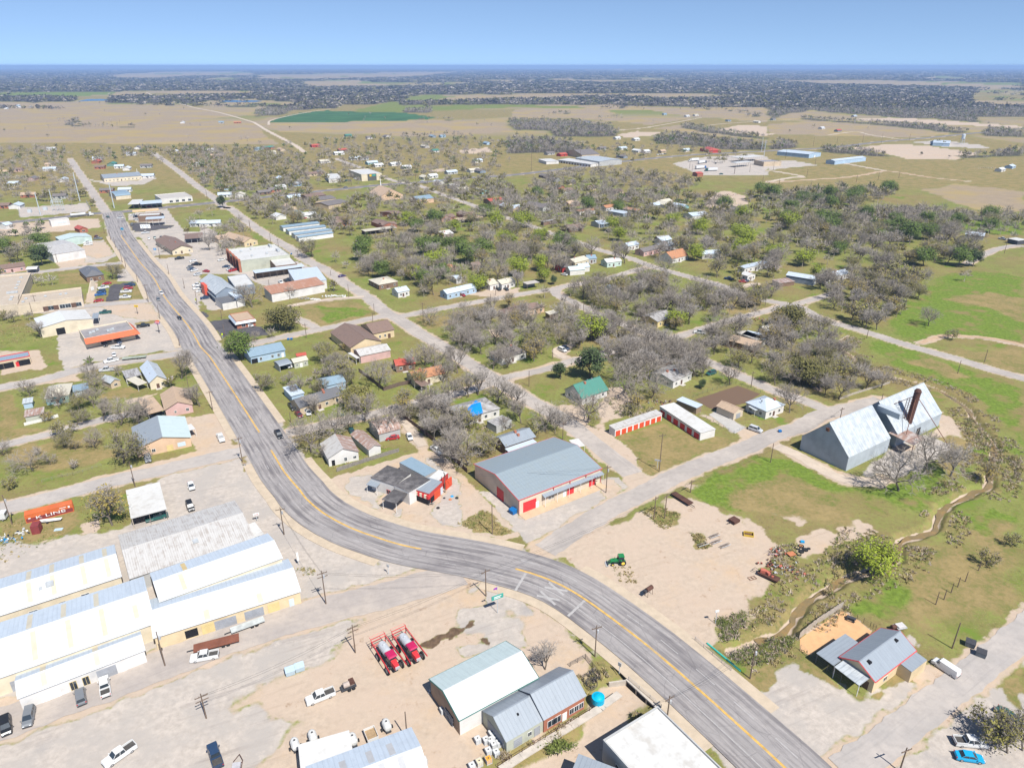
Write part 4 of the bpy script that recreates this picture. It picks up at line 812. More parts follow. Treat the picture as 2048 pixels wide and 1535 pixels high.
def container(label, px, h0, L, m, group, name='shipping_container'):
 (x0, y0), (x1, y1) = Z(px); a, b = W(x0, y0, h0+2.6).xy, W(x1, y1, h0+2.6).xy; d = (b-a); rz = math.atan2(d.y, d.x); L = L or d.length
 r = thing(name, label, 'container', (a.x, a.y, h0), rz, group); FOOT.append(((a+b)/2, d.normalized(), Vector((-d.y, d.x)).normalized(), L/2, 2))
 s = MB(); H = 2.6
 n = int(L/.28)
 zs = [.12, 1.35, H-.1]
 for face in (0, 1):                     # corrugated sides
  y = 0 if face == 0 else 2.44; sg = -1 if face == 0 else 1
  for k in (0, 1):
   vs = []
   for i in range(n+1):
    dx = .04*sg*(1 if (i//2) % 2 else 0); vs += [(L*i/n, y+dx, zs[k]), (L*i/n, y+dx, zs[k+1])]
   s.add(vs, [(2*i, 2*i+2, 2*i+3, 2*i+1) for i in range(n)], k)
 s.box(0, .05, .03, 2.41, .12, H-.1); s.build('side_wall', [CRED, m], r)
 f = MB()
 for y in (-.05, 2.37):
  f.box(-.02, L+.02, y, y+.12, 0, .16); f.box(-.02, L+.02, y, y+.12, H-.14, H+.01)
  for x in (-.03, L-.13): f.box(x, x+.16, y-.01, y+.13, 0, H+.02)
 f.build('corner_frame', m, r)
 t = MB(); t.slab([(0,0,H-.02),(L,0,H-.02),(L,2.44,H-.02),(0,2.44,H-.02)], .06, 0, [(0,0),(L,0),(L,2.44),(0,2.44)]); t.build('roof', m, r)
 d_ = MB(); d_.box(L-.06, L+.03, .08, 1.2, .15, H-.14); d_.box(L-.06, L+.03, 1.24, 2.36, .15, H-.14)
 for y in (.35, .9, 1.55, 2.1): d_.tube((L+.06, y, .2), (L+.06, y, H-.2), .025, n=5)
 d_.build('door', m, r); return r, L
GC = 'stacked shipping containers by the left street'
WL = mat('white_lettering_paint', (.75,.74,.72), .6, .1, .6)
r, L2 = container('orange shipping container with brick red lower side lettered K LINE', "D 525,555 1575,290", 0, None, CO, None)
lettering(r, 'K LINE', 1.3, (L2*.52, -.075, 1.05), (R(90), 0, 0), WL, ext=.012, scx=1.9)
for q in ((.72,.86,2.0,2.14),(.06,.11,1.2,1.5),(.9,.94,1.6,2.2),(.8,.83,.9,1.15)): b = MB(); b.box(L2*q[0], L2*q[1], -.07, -.045, q[2], q[3]); b.build('marking', WL, r)
container('small rust red storage box standing across the end of the containers', "D 650,800 828,772", 0, None, CRED, None, 'storage_box')
LAND.append(('the orange container', W(95,1020).xy, 6))
T = B('metal_building', 'metal building', 'large grey metal building with red trim and red roll-up doors', "B 735,950 1860,520 1250,85", 4.3, rise=2.0, wall='beige', rf='redtrim', ov=.25, trim='red', lm='the red-trimmed building',
  ops=[('garage_door','F',.125,4.6,0,3.4,'red','roll_up_door'),('door','F',.213,1.0,0,2.1,'white'),('window','F',.36,.9,1.2,.9),('window','F',.395,.9,1.2,.9),('door','F',.54,1.0,0,2.1,'white'),('garage_door','F',.615,2.5,0,2.7,'red','roll_up_door'),('garage_door','F',.89,2.5,0,2.6,'red','roll_up_door'),('garage_door','L',.6,3.6,0,3.6,'red','roll_up_door')])
sub_roof(T, "B 1085,920 1905,600 1860,570", 3.0, 'grey', 'awning_roof', 'front', .45); sub_roof(T, "B 1510,235 1640,210 1510,120", 3.3, 'flatwhite', 'canopy_roof', 'front', .1)
b = MB(); b.box(0, T.L, -3.2, -.05, -.01, .1); b.build('forecourt_slab', mat('forecourt_concrete', (.50,.37,.24), .85, .12, .5), T.root)
for q in ((.08,0),(T.L-.08,0),(T.L*.4,3.4),(T.L*.6,3.4),(T.L*.8,3.4)): MB().box(q[0]-.07, q[0]+.07, -.09 if q[1] == 0 else -.3, -.02, q[1], 4.9).build('downpipe', TRIMR, T.root)
T = B('filling_station', 'filling station', 'old white filling station with tarred roof, red edges and awning posts', "A 810,740 1090,880 1400,590".replace("810,740 1090,880 1400,590", "390,600 830,745 700,380"), 3.6, roof='flat', para=0, ov=.12, wall='white', rf='tar', lm='the old filling station', ops=[('window','F',.72,1.3,.5,1.2,'red')])
K1 = T
fs = sub_roof(T, "A 830,745 1100,875 1400,590", 3.75, 'tar', 'bay_roof', False, .02, 'white');
sub_roof(T, "A 850,1085 1075,905 820,815".replace("850,1085 1075,905 820,815", "590,1000 850,1085 1075,900"), 3.1, 'tar', 'awning_roof', 'front', .1)
sub_roof(T, "A 1470,905 1880,590 1600,460".replace("1470,905 1880,590 1600,460", "1200,815 1470,900 1720,690"), 3.3, 'grey', 'workshop_roof', False, .25, 'red')
sub_roof(T, "A 1470,598 1650,660 1870,560".replace("1470,598 1650,660 1870,560", "1470,600 1650,655 1830,510"), 3.45, 'flatwhite', 'workshop_roof', False, .05, 'red')
sub_roof(T, "A 1390,575 1620,455 1010,285".replace("1390,575 1620,455 1010,285", "1390,578 1615,462 1010,283"), 3.0, 'blue', 'rear_roof', False, .1, 'grey')
sub_roof(T, "A 300,730 490,785 550,660", 2.5, 'grey', 'lean_to_roof', True, .55)
RW = [mat('red_stripe_paint', (.55,.04,.04), .6, .1, .7), mat('cream_stripe_paint', (.68,.60,.46), .6, .1, .7)]
g0 = W(*Z("A 1200,1000")[0]); g1 = W(*Z("A 1485,1110")[0]); dv = (g1-g0)
b = MB(); n = 7
for k in range(n):
 p0 = g0+dv*(k/n); p1 = g0+dv*((k+1)/n); nn = Vector((dv.y, -dv.x, 0)).normalized()*.45
 b.hexa([p0+nn+Vector((0,0,2.0)), p1+nn+Vector((0,0,2.0)), p1-nn+Vector((0,0,2.0)), p0-nn+Vector((0,0,2.0))], [p0+nn+Vector((0,0,3.15)), p1+nn+Vector((0,0,3.15)), p1-nn+Vector((0,0,3.15)), p0-nn+Vector((0,0,3.15))], k % 2)
def to_local(T, mb):
 c, s = math.cos(-T.rz), math.sin(-T.rz)
 mb.v = [((x-T.A.x)*c-(y-T.A.y)*s, (x-T.A.x)*s+(y-T.A.y)*c, z) for x, y, z in mb.v]; return mb
to_local(T, b).build('striped_fascia', RW, T.root)
def wall_patch(T, pa, pb, z0, z1, m, name, out=.22):
 """a flush panel between two ground points seen in the photo"""
 a, c_ = W(*pa), W(*pb); d = c_-a; nn = Vector((d.y, -d.x, 0)).normalized()*out; mb = MB()
 mb.hexa([a+nn+Vector((0,0,z0)), c_+nn+Vector((0,0,z0)), c_-nn+Vector((0,0,z0)), a-nn+Vector((0,0,z0))], [a+nn+Vector((0,0,z1)), c_+nn+Vector((0,0,z1)), c_-nn+Vector((0,0,z1)), a-nn+Vector((0,0,z1))])
 return to_local(T, mb).build(name, m, T.root)
ZA = lambda s: Z('A '+s)[0]
wall_patch(T, ZA("1205,1000"), ZA("1480,1110"), .15, 2.0, DOORM['dark'], 'bay_shade', .4); wall_patch(T, ZA("1565,1025"), ZA("1670,930"), .05, 2.7, DOORM['redorange'], 'roll_up_door'); wall_patch(T, ZA("1680,925"), ZA("1720,885"), .05, 2.4, DOORM['blue'], 'door'); wall_patch(T, ZA("1780,830"), ZA("1890,735"), .05, 2.8, DOORM['redorange'], 'roll_up_door'); wall_patch(T, ZA("1500,1090"), ZA("1560,1025"), .2, 2.0, DOORM['dark'], 'bay_shade')  # near-black bay panels paint the inside shade onto solid wall
wall_patch(T, ZA("1005,1040"), ZA("1075,1060"), .2, 2.2, DOORM['dark'], 'shop_window', .2); wall_patch(T, ZA("1120,1080"), ZA("1150,1040"), .7, 2.2, GLASS, 'window', .12)
dl = [('garage_door','L',(k+.5)/6,2.5,0,2.1,'red','unit_door') for k in range(6)]
T = B('storage_building', 'storage units', 'longer white-roofed storage block with a row of dark red unit doors', "m 1030,950 1180,910 690,665", 2.5, roof='shed', rise=.25, wall='white', rf='flatwhite', ov=.15, ops=dl, lm='the red-doored storage units')
dl = [('garage_door','F',(k+.5)/8,2.0,0,2.0,'redorange','unit_door') for k in range(8)]
B('storage_building', 'storage units', 'shorter storage block with eight orange-red doors facing the grass', "m 155,915 635,752 560,725", 2.4, roof='shed', rise=.2, wall='white', rf='oldwhite', ov=.15, ops=dl)
T = B('grain_barn', 'barn', 'tall galvanized barn with dark gable end at the grain elevator', "E 665,1055 1235,790 45,755", 4.3, rise=7.1, wall='galv', rf='galv', ov=.12, mode='D', lm='the grain elevator', ops=[('garage_door','F',.75,1.9,0,2.9,wm('galv'),'sliding_door')])
b = MB(); b.box(-.5, -.02, T.D/2-.5, T.D/2+.5, 10.6, 11.7); b.build('vent_hood', mat('rusty_metal', (.17,.075,.045), .8, .3, .5, dirt=(.24,.12,.07)), T.root)
b = MB(); [b.box(-.04, 0, .03, T.D-.03, z-.02, z+.02) for z in np.arange(.4, 4.9, .45)]; [b.box(-.04, 0, (z-4.95)/8.5*T.D/2+.15, T.D-(z-4.95)/8.5*T.D/2-.15, z-.02, z+.02) for z in np.arange(5.1, 13, .45)]; b.build('siding', wm('galv'), T.root)
GB1 = T
T = B('grain_barn', 'barn', 'second galvanized barn behind the rusty elevator tube', [Z("E 1330,735")[0], Z("E 1935,450")[0], Z("E 720,465")[0]], 4.3, rise=7.1, wall='galv', rf='galv', ov=.12, mode='D', ops=[('garage_door','F',.5,2.4,0,3.2,'dark','doorway_shade')])  # doorway is a near-black panel, interior shade given as colour
RUST, RUSTD = mat('rusty_metal', (.17,.075,.045), .8, .3, .5), mat('dark_rust', (.095,.045,.032), .85, .3, .5, dirt=(.16,.07,.045))
tb = W(*Z("E 1415,790")[0]); er = thing('grain_elevator', 'rusty brown grain elevator tube with guy rods between the two galvanized barns', 'grain elevator', tb)
b = MB(); b.lathe((0,0,0), (.06,.02,1), [(0,1.05),(17,1.05),(17.4,1.2),(18.2,.75),(18.4,.2)], 14); b.build('elevator_leg', RUSTD, er)
b = MB()
for dx in (-2.3,-1.6,-.9):
 b.tube((dx*1.2,-.5,4), (dx*1.2+.75,.1,15), .11, n=5)
for k in range(12): z = 4.2+k*.93; o = .75*(z-4)/11; b.tube((-2.76+o,-.45,z), (-1.08+o,-.45,z+.5), .07, n=4)
b.build('ladder_frame', RUSTD, er)
b = MB()
for p in ((11.3,-9.4,0),(-5.6,3.1,10.8),(-3.8,-6.9,5)): b.tube((.9,.3,16), p, .12, n=5)
b.build('guy_rod', RUST, er)
b = MB(); b.obox((0,0), 0, .1, .1, 0, .1);
cp_ = [W(*p, 4.8) for p in Z("E 1200,715 1550,885 1710,790 1430,655")]; cb = MB(); cb.slab([p-tb for p in cp_], .15, 0, [(0,0),(8,0),(8,8),(0,8)]); cb.build('canopy_roof', rm('rusty'), er)
b = MB(); [b.tube((p-tb).xy.to_3d(), (p.x-tb.x, p.y-tb.y, 4.7), .12, n=5) for p in cp_]; b.build('canopy_post', RUSTD, er)
g = MB(); ga, gb = W(*Z("E 1080,345")[0], 13)-tb, W(*Z("E 1385,470")[0], 12.6)-tb; d = (gb-ga).normalized(); n_ = Vector((-d.y, d.x, 0))*1.1
g.hexa([ga-n_-Vector((0,0,1.5)), gb-n_-Vector((0,0,1.5)), gb+n_-Vector((0,0,1.5)), ga+n_-Vector((0,0,1.5))], [ga-n_+Vector((0,0,.4)), gb-n_+Vector((0,0,.4)), gb+n_+Vector((0,0,.4)), ga+n_+Vector((0,0,.4))]); g.build('conveyor_gallery', wm('galv'), er)
T = B('warehouse', 'warehouse', 'white metal warehouse with green trim beside the red crop sprayers', "v 610,1040 1405,610 1095,240", 3.6, rise=1.7, wall='white', rf='white', rf2='mint', ov=.25, trim='green', lm='the green-trimmed warehouse', ops=[('garage_door','L',.75,3.2,0,2.8,'dark'),('window','F',.5,.5,1.5,.5)])
b = MB(); b.box(-.06, -.0, .05, T.D-.05, 0, 4.05); b.add([(-.03,.05,4.05),(-.03,T.D-.05,4.05),(-.03,T.D/2,6.0)], [(1,0,2)]); b.build('shaded_end_sheet', mat('shaded_tan_brown', (.33,.24,.17), .8, .15, .4), T.root)  # tan-brown sheet over the west gable, its shade put into the colour
T = B('shop_building', 'shop', 'grey metal-roofed shop annex beside stacks of white liquid totes', "v 1090,1255 1470,1030 845,945", 2.9, rise=1.9, wall='sage', rf='grey', ov=.3, mode='D', lm='the grey-roofed shop', ops=[('garage_door','F',.3,1.9,.2,2.0,'grey'),('window','F',.62,.8,1.1,.9),('door','F',.82,1.2,0,2.2,'grey'),('garage_door','L',.55,5.5,0,2.7,'grey')])
roof_box(T, .5, .3, 4.0, .35, .35, .5, 'roof_vent', DOORM['dark'])
T = B('shop_building', 'shop', 'taller grey-roofed shop with red brick front and white door', "v 1475,1030 1890,790 1225,725", 3.2, rise=2.2, wall='brick', rf='grey', ov=.3, mode='D', lm='the brick-fronted shop', ops=[('window','F',.18,1.7,.7,1.5),('window','F',.32,1.7,.7,1.5),('door','F',.5,1.0,0,2.1,'white'),('window','F',.68,1.0,.8,1.3),('window','F',.8,1.0,.8,1.3),('window','F',.92,1.0,.8,1.3)])
T = B('flat_building', 'building', 'big flat white-roofed building at the lower edge beside the highway', [(1439+60,1535+58),(1315,1414),(1208,1483)], 4.2, roof='flat', para=.35, wall='grey', rf='flatwhite', lm='the flat white building', ops=[('window','B',.2,1.4,1.5,1.4),('window','B',.6,1.4,1.5,1.4)])
B('shed', 'shed', 'low grey metal roof at the lower edge beside the flat white building', "z 1140,1560 1215,1590 w 170,1535 0,1350".replace("w 170,1535 0,1350", "1240,1545"), 3.0, roof='shed', rise=.3, wall='grey', rf='grey')
T = B('flat_building', 'building', 'flat white-roofed block at the lower edge behind white tank trailers', "z 596,1552 705,1535 u 1400,1195".replace("596,1552 705,1535", "608,1582 712,1550"), 3.4, roof='flat', para=0, wall='white', rf='flatwhite', ov=.2, lm='the flat white block')
T = B('warehouse', 'warehouse', 'white gabled warehouse cut by the lower edge of the photo', "z 640,1652 862,1563 u 1995,1190", 3.4, rise=1.5, wall='white', rf='white', rf2='sky', ov=.25, lm='the warehouse at the lower edge')
skylights(T, 1.5, (.3,.55,.75), 1, 1.1, .35, .9, 'grey_skylight_panel', (.42,.42,.42)); skylights(T, 1.5, (.3,.62,.8), 0, 1.1, .2, .95, 'grey_skylight_panel', (.42,.42,.42))
T = B('restaurant', 'restaurant', 'low tan restaurant with grey metal gable roof, red trim and fenced yard', "P 865,1025 1490,545 330,660", 3.0, rise=1.7, wall='gold', rf='grey', ov=.3, mode='D', trim='red', lm='the red-trimmed restaurant', ops=[('window','F',.3,1.2,1.0,.9),('door','L',.8,1,0,2.1,'brown'),('window','L',.5,1.6,1.6,.8)])
roof_box(T, .12, .36, 4.25, .8, .8, .45, 'roof_vent', DOORM['dark']); roof_box(T, .82, .4, 4.25, .8, .8, .45, 'roof_vent', DOORM['dark'])
sub_roof(T, "P 1445,890 1690,700 1470,550", 2.6, 'grey', 'annex_roof', False, .25, 'gold'); sub_roof(T, "P 225,805 620,1105 800,985", 2.7, 'galv', 'porch_roof', True, .3); sub_roof(T, "P -65,600 215,790 600,430".replace("-65,600", "-60,590"), 2.6, 'grey', 'patio_roof', 'dark', .1)
T = B('community_hall', 'hall', 'salmon-walled hall with part grey, part mint, part white metal roof', "j 1390,1110 1945,990 1835,795", 3.0, axis='y', rise=1.9, wall='salmon', rf='grey', rf2='mint', ov=.4, lm='the salmon-walled hall', ops=[('garage_door','F',.82,2.4,.8,1.5,'blue'),('door','F',.6,1.8,0,2.2,'tanp'),('window','F',.3,1.0,1,1.0)])
sub_roof(T, "j 1930,925 2000,905 1950,858", 2.7, 'flatwhite', 'canopy_roof', True, .05)
T = B('house', 'house', 'house with tan shingle gable roof and tan open carport holding a blue car', "j 1690,710 1965,655 1890,508", 2.8, axis='y', rise=1.8, wall='pink', rf='tansh', ov=.35, lm='the tan-roofed house', ops=[('window','F',.35,.6,1.2,.8),('window','F',.8,.9,1.1,1.0)])
sub_roof(T, "j 1520,757 1685,712 1612,575", 2.5, 'tansh', 'carport_roof', True, .3); b = MB()
T = B('house', 'house', 'pale house with blue-grey metal roof and tan lean-to under the big bare tree', "j 1530,430 1700,393 1745,235".replace("1745,235","1640,235"), 2.9, rise=1.8, axis='y', wall='cream', rf='sky', rf2='galv', ov=.35, lm='the blue-grey metal-roofed house', ops='auto')
sub_roof(T, "j 1412,465 1510,432 1480,345", 2.3, 'cream', 'porch_roof', True, .3); sub_roof(T, "j 1285,390 1450,355 1445,278", 2.4, 'mossy', 'carport_roof', True, .2)
B('shed', 'shed', 'small gabled shed with grey sheet roof beside the parked cars', "j 1130,440 1225,408 1180,352", 2.2, axis='y', rise=.9, wall='tan', rf='galv', ops=[('window','F',.5,1.2,.9,.8)])
B('shed', 'shed', 'small shed with slate blue sheet roof under bare trees', "j 755,530 900,503 887,450", 2.2, roof='shed', rise=.3, wall='grey', rf='blue', ops=[('garage_door','F',.35,2,0,1.9,'blue')])
B('house', 'house', 'weathered teal cottage with dirty white hipped roof behind a bare tree', "j 462,592 702,556 672,452", 2.6, roof='hip', rise=1.6, wall='teal', rf='cream', ops='auto', lm='the teal cottage')
B('shed', 'shed', 'tiny lean-to shed of blue and white scrap sheets', "j 235,650 325,635 312,600", 1.9, roof='shed', rise=.3, wall='blue', rf='galv'); B('shed', 'shed', 'rusty patched shed behind the white sheet fence', "j 255,785 440,752 435,703", 2.1, roof='shed', rise=.4, wall='sage', rf='rusty')
T = B('car_wash', 'car wash', 'low car wash with open dark bays and red fascia at the left edge', "j -180,256 305,165 290,118", 3.0, roof='flat', para=.25, wall='tan', rf='blue', trim=TRIMR, ops=[('garage_door','F',.52,3.6,0,2.5,'dark','wash_bay_shade'),('garage_door','F',.84,4.6,0,2.5,'dark','wash_bay_shade'),('door','F',.7,1,0,2.1,'red'),('garage_door','F',.3,3.6,0,2.5,'dark','wash_bay_shade')], lm='the car wash')  # wash bays are near-black panels coloured as the shade within
T = B('drive_in', 'restaurant', 'flat-roofed fast food restaurant with sloping orange-red mansard canopy', "I 275,735 1190,560 1085,392", 3.8, roof='flat', para=.45, wall='cream', rf='flatgrey', lm='the orange-fronted restaurant', ops=[('window','F',.4,4.5,.6,1.6),('window','F',.62,3.0,.6,1.6)])
DQ = T; OR = roofmat('orange_mansard', (.62,.13,.05), .5, .88, .5); b = MB(); L, D = T.L, T.D
b.slab([(-.3,-3.0,3.1),(L+1.9,-3.0,3.1),(L+.4,-.1,4.9),(-.3,-.1,4.9)], .15, 0, [(0,2),(L,2),(L,0),(0,0)]); b.slab([(L+1.9,-3.0,3.1),(L+1.9,D*.75,3.1),(L+.25,D*.75,5.0),(L+.25,-.1,5.0)], .15, 0, [(0,2),(D,2),(D,0),(0,0)]); b.build('mansard_canopy', OR, T.root)
for fx, fy in ((.17,.45),(.24,.5),(.33,.62),(.52,.35),(.57,.35),(.62,.4)): roof_box(T, fx, fy, 3.8, 1.2, 1.1, .8)
T = B('service_garage', 'garage', 'white-roofed service garage with tan wall and dark open bay', "e 410,1310 940,1213 890,1117", 4.2, axis='y', rise=1.3, wall='cream', rf='white', rf2='flatwhite', ov=.25, lm='the tan service garage', ops=[('garage_door','F',.36,3.6,0,3.2,'dark','bay_shade')])  # bay is a black panel painted like the shade behind it
sub_roof(T, "e 940,1213 1005,1205 985,1155", 3.0, 'grey', 'canopy_roof', True, .05)
T = B('school_building', 'school', 'long flat beige brick building with pale blue panels beside the dark parking lot', "O 240,752 1120,637 1165,508", 4.6, roof='flat', para=.4, wall='beige', rf='beige', lm='the flat beige building', ops=[(('window','F',f,2.4,.6,2.0,'blue')) for f in (.48,.66,.75,.92)]+[('garage_door','F',f,2.4,.3,2.4,'brown','brick_panel') for f in (.40,.56,.84)])
for f in (.08,.12,.42,.66,.75): roof_box(T, f, .5 if f > .1 else .2, 4.6, 1.3, 1.1, .6)
T = B('school_building', 'school', 'taller flat beige block at the left edge with rooftop units', "O -260,800 237,742 215,338", 5.0, roof='flat', para=.4, wall='beige', rf='beige')
for fy in (.15,.22,.5,.6,.7,.85): roof_box(T, .75, fy, 5.0, 1.6, 1.0, .6)
roof_box(T, .7, .36, 5.0, 5, 1.4, .9)
r = thing('sign_wall', 'tall tapering beige entrance wall beside the dark parking lot', 'sign', W(*Z("O 1225,600")[0]), R(-18)); b = MB(); b.hexa([(-.3,-1.2,0),(.3,-1.2,0),(.3,5,0),(-.3,5,0)], [(-.3,2.6,6.8),(.3,2.6,6.8),(.3,4.4,6.8),(-.3,4.4,6.8)]); b.build('wall_panel', wm('beige'), r); b = MB(); b.box(.3, .36, 1.2, 3.2, 1.6, 3.6); b.build('lettering_panel', WHITE, r)
T = B('house', 'office', 'brown-walled office with grey hip roof and front gable by the highway', "O 1178,368 1412,332 1385,222", 2.9, roof='hip', rise=2.2, wall='brown', rf='darkgrey', ops='auto', lm='the grey hip-roofed office')
B('house', 'house', 'small house with rusty brown roof at the left edge', "O 0,262 342,215 336,168", 2.6, rise=1.2, wall='pink', rf='brownsh', ops='auto'); B('carport', 'carport', 'white arched carport with a dark car inside', "O 362,268 500,258 495,228", 2.2, roof='arch', rise=.7, rf='flatwhite', wall='white', open_='BL')
T = B('warehouse', 'warehouse', 'pale warehouse with ribbed white roof facing the tan concrete lot', "e 540,560 865,508 787,385", 4.6, rise=1.0, wall='white', rf='oldwhite', ov=.2, lm='the ribbed white warehouse', ops=[('door','R',.3,1.2,0,2.2,'dark')])
B('metal_building', 'metal building', 'pale mint metal building with wide low gable beside a red truck', "e 620,415 935,372 905,335", 3.8, axis='y', rise=1.2, wall='mint', rf='mint', ov=.2, lm='the mint metal building', ops=[('garage_door','R',.4,2.6,0,2.8,'blue')])
B('hut', 'hut', 'small brick red hut with red gable roof', "e 812,302 896,290 875,265", 2.4, axis='y', rise=1.2, wall='brick', rf='redroof', ops=[('window','F',.45,2.0,1,1.0)], lm='the red hut')
B('store', 'store', 'white box store with low flat roof near the far junction', "e 515,215 705,193 697,180", 4.0, roof='flat', para=.3, wall='white', rf='flat', ops=[('garage_door','F',.6,6,2.2,.8,'blue','sign_board')], lm='the white box store')
T = B('gas_station', 'gas station', 'gas station store with white flat roof at the far junction', "J 890,305 1295,283 1275,240", 4.0, roof='flat', para=.4, wall='brown', rf='flatwhite', lm='the gas station')
sub_roof(T, "J 790,215 1280,178 1270,150", 5.0, mat('amber_fascia', (.62,.44,.25), .6, .1, .6), 'canopy_roof', True, .0, None, 'C', .7); sub_roof(T, "J 1030,350 1380,328 1370,296", 5.0, 'sky', 'canopy_roof', True, .0, None, 'C', .6)
r = thing('billboard', 'white billboard on posts beside the gas station', 'billboard', W(*Z("J 1050,590")[0]), R(12)); b = MB(); b.box(-3.6, 3.6, -.1, .1, 2.6, 5.6); b.build('panel', WHITE, r); b = MB(); [b.box(x-.12, x+.12, .1, .3, 0, 5.4) for x in (-2.8,-.2,2.8)]; b.build('post', POST, r); b = MB(); [b.box(x-.5, x+.5, -.14, -.1, z, z+.6) for x, z in ((-2.6,4.3),(-1,4.2),(.6,4.3),(2.2,4.0),(1.2,3.1),(-2,3.1))]; b.build('printing', mat('blue_grey_print', (.35,.42,.5), .6, .1, .6), r)
T = B('clinic', 'clinic', 'brown-roofed brick clinic with drive-through wing', "e 1760,512 1968,482 1870,372", 3.0, axis='y', rise=2.0, wall='cream', rf='brownsh', ov=.6, lm='the brown-roofed clinic', ops='auto'); sub_roof(T, "e 1890,400 2080,385 2060,345", 3.0, 'brownsh', 'drive_through_roof', True, .8)
T = B('hall', 'hall', 'long cream hall with grey roof and a thin white spire', "a 830,1027 1132,1005 1115,976", 3.6, rise=1.8, wall='cream', rf='grey', ops='auto', lm='the long cream hall'); b = MB(); b.tube((T.L*.96,T.D*.5,5), (T.L*.96,T.D*.5,10), .5, .08); b.build('spire', WHITE, T.root)
B('barn', 'barn', 'small blue-roofed round-topped barn near the far junction', "a 925,1170 1045,1158 1010,1128", 3.0, roof='arch', rise=1.8, wall='cream', rf='blue', axis='y', lm='the round-topped barn'); B('carport', 'carport', 'white open-fronted canopy beside the far junction', "J 705,85 905,76 885,2", 3.6, roof='shed', rise=.4, wall='grey', rf='flatwhite', open_='B'); B('carport', 'carport', 'grey open-fronted canopy along the cross road', "J 945,82 1340,52 1315,6", 3.6, roof='shed', rise=.4, wall='grey', rf='sky', open_='B')
B('store', 'store', 'white flat-roofed store with dark windows along the cross road', "a 1290,1195 1537,1172 1512,1136", 3.6, roof='flat', para=.3, wall='white', rf='flat', ops=[('window','F',f,2.6,.6,1.8) for f in (.3,.5,.7,.9)], lm='the white roadside store')
T = B('grocery_store', 'store', 'large white flat-roofed grocery store with red brick front', "K 690,290 1362,203 432,147", 6.0, roof='flat', para=.35, wall='sage', rf='flatwhite', mode='D', lm='the grocery store')
GR = T; b = MB()
for k in range(5): y = T.D*(k+.02)/4.2; b.box(-1.4, -.05, y, y+1.5, 0, 8.0)
b.box(-1.2, -.05, 0, T.D, 6.2, 7.6); b.build('brick_front', wm('brick'), T.root); b = MB(); [b.box(-.5, -.03, T.D*(k+.4)/4.2, T.D*(k+1.0)/4.2, 0, 5.3) for k in range(4)]; b.build('shop_front', DOORM['dark'], T.root); b = MB(); b.box(-1.42, -1.36, T.D*.5, T.D*.66, 6.0, 7.3); b.build('sign_panel', mat('green_sign', (.02,.25,.12), .5, .1, .5), T.root); b = MB(); b.obox((-1.5, T.D*.58), 0, .1, 1.2, 6.3, 7.0); b.build('sign_emblem', WHITE, T.root)
for fx, fy in ((.2,.72),(.43,.8),(.3,.25),(.62,.3)): roof_box(T, fx, fy, 6.0, 1.3, 1.3, .9)
for fx, fy in ((.85,.85),(.88,.4)): roof_box(T, fx, fy, 6.0, 1.6, 5, 1.3)
B('flat_building', 'store', 'white flat-roofed annex against the grocery store', "K 1170,362 1462,327 1330,238", 4.4, roof='flat', para=.25, wall='brown', rf='flatwhite', lm='the grocery annex')
B('lumber_shed', 'shed', 'long open-fronted lumber shed behind the hardware store', "K 892,452 1557,360 1552,332", 3.6, roof='shed', rise=.3, wall='wood', rf='sky', open_='BL', lm='the lumber shed')
T = B('hardware_store', 'store', 'wide gabled white metal store with red entrance facing the highway', "K 352,742 652,692 162,552", 4.2, axis='y', rise=2.6, wall='slate', rf='galv', rf2='galv', ov=.3, mode='D', lm='the gabled hardware store')
b = MB(); b.box(-1.8, -.05, T.D*.5, T.D*.72, 0, 6.2); b.build('red_entrance', mat('entrance_red', (.58,.1,.06), .5, .1, .6), T.root); b = MB(); b.box(-.9, -.04, .8, T.D*.48, 2.6, 3.0); b.box(-.9, -.04, T.D*.74, T.D-.8, 2.6, 3.0); b.build('awning', rm('grey'), T.root)
sub_roof(T, "K 440,868 627,832 577,757", 3.2, 'darkgrey', 'office_roof', False, .3, 'white'); sub_roof(T, "K 632,802 742,782 705,650", 4.0, 'sky', 'link_roof', False, .2, 'white')
B('flat_building', 'store', 'flat pale-roofed wing behind the gabled hardware store', "K 612,642 875,607 730,472", 4.4, roof='flat', para=.15, wall='slate', rf='flatwhite')
B('lumber_shed', 'shed', 'white-walled shed with bands of rusty roof sheets', "K 1112,737 1832,602 1782,537", 4.0, roof='shed', rise=1.4, wall='white', rf='ruststripe', lm='the rusty-roofed shed'); B('warehouse', 'warehouse', 'pale flat-gabled warehouse behind the rusty-roofed shed', "K 1452,590 1862,543 1632,392", 4.4, roof='shed', rise=.5, wall='white', rf='sky', ov=.2)
G2 = 'rows of blue-roofed storage units'
for s, lb in (("f 850,282 1222,237 1207,216", 'blue-roofed storage row farthest from the camera'), ("f 910,318 1290,272 1277,251", 'second blue-roofed storage row from the far end'), ("f 975,357 1352,307 1322,287", 'third blue-roofed storage row, nearer the camera'), ("f 1010,386 1362,337 1352,322", 'short blue-roofed storage row nearest the bare trees')):
 B('storage_building', 'storage units', lb, s, 2.7, rise=.5, wall='white', rf='blue', group=G2, ops=[('garage_door','F',(k+.5)/10,2.4,0,2.1,'white','unit_door') for k in range(10)] )
LAND.append(('the blue-roofed storage rows', W(600,460).xy, 18))
B('house', 'house', 'tan gabled office with brown roof beside the grocery store', "f 452,432 587,407 497,322", 3.0, axis='y', rise=1.8, wall='gold', rf='tansh', ops='auto', lm='the tan gabled office'); B('house', 'house', 'tan house with low tan roof left of the gabled office', "f 190,402 342,377 312,345", 2.8, rise=1.2, wall='tan', rf='tansh', ops='auto')
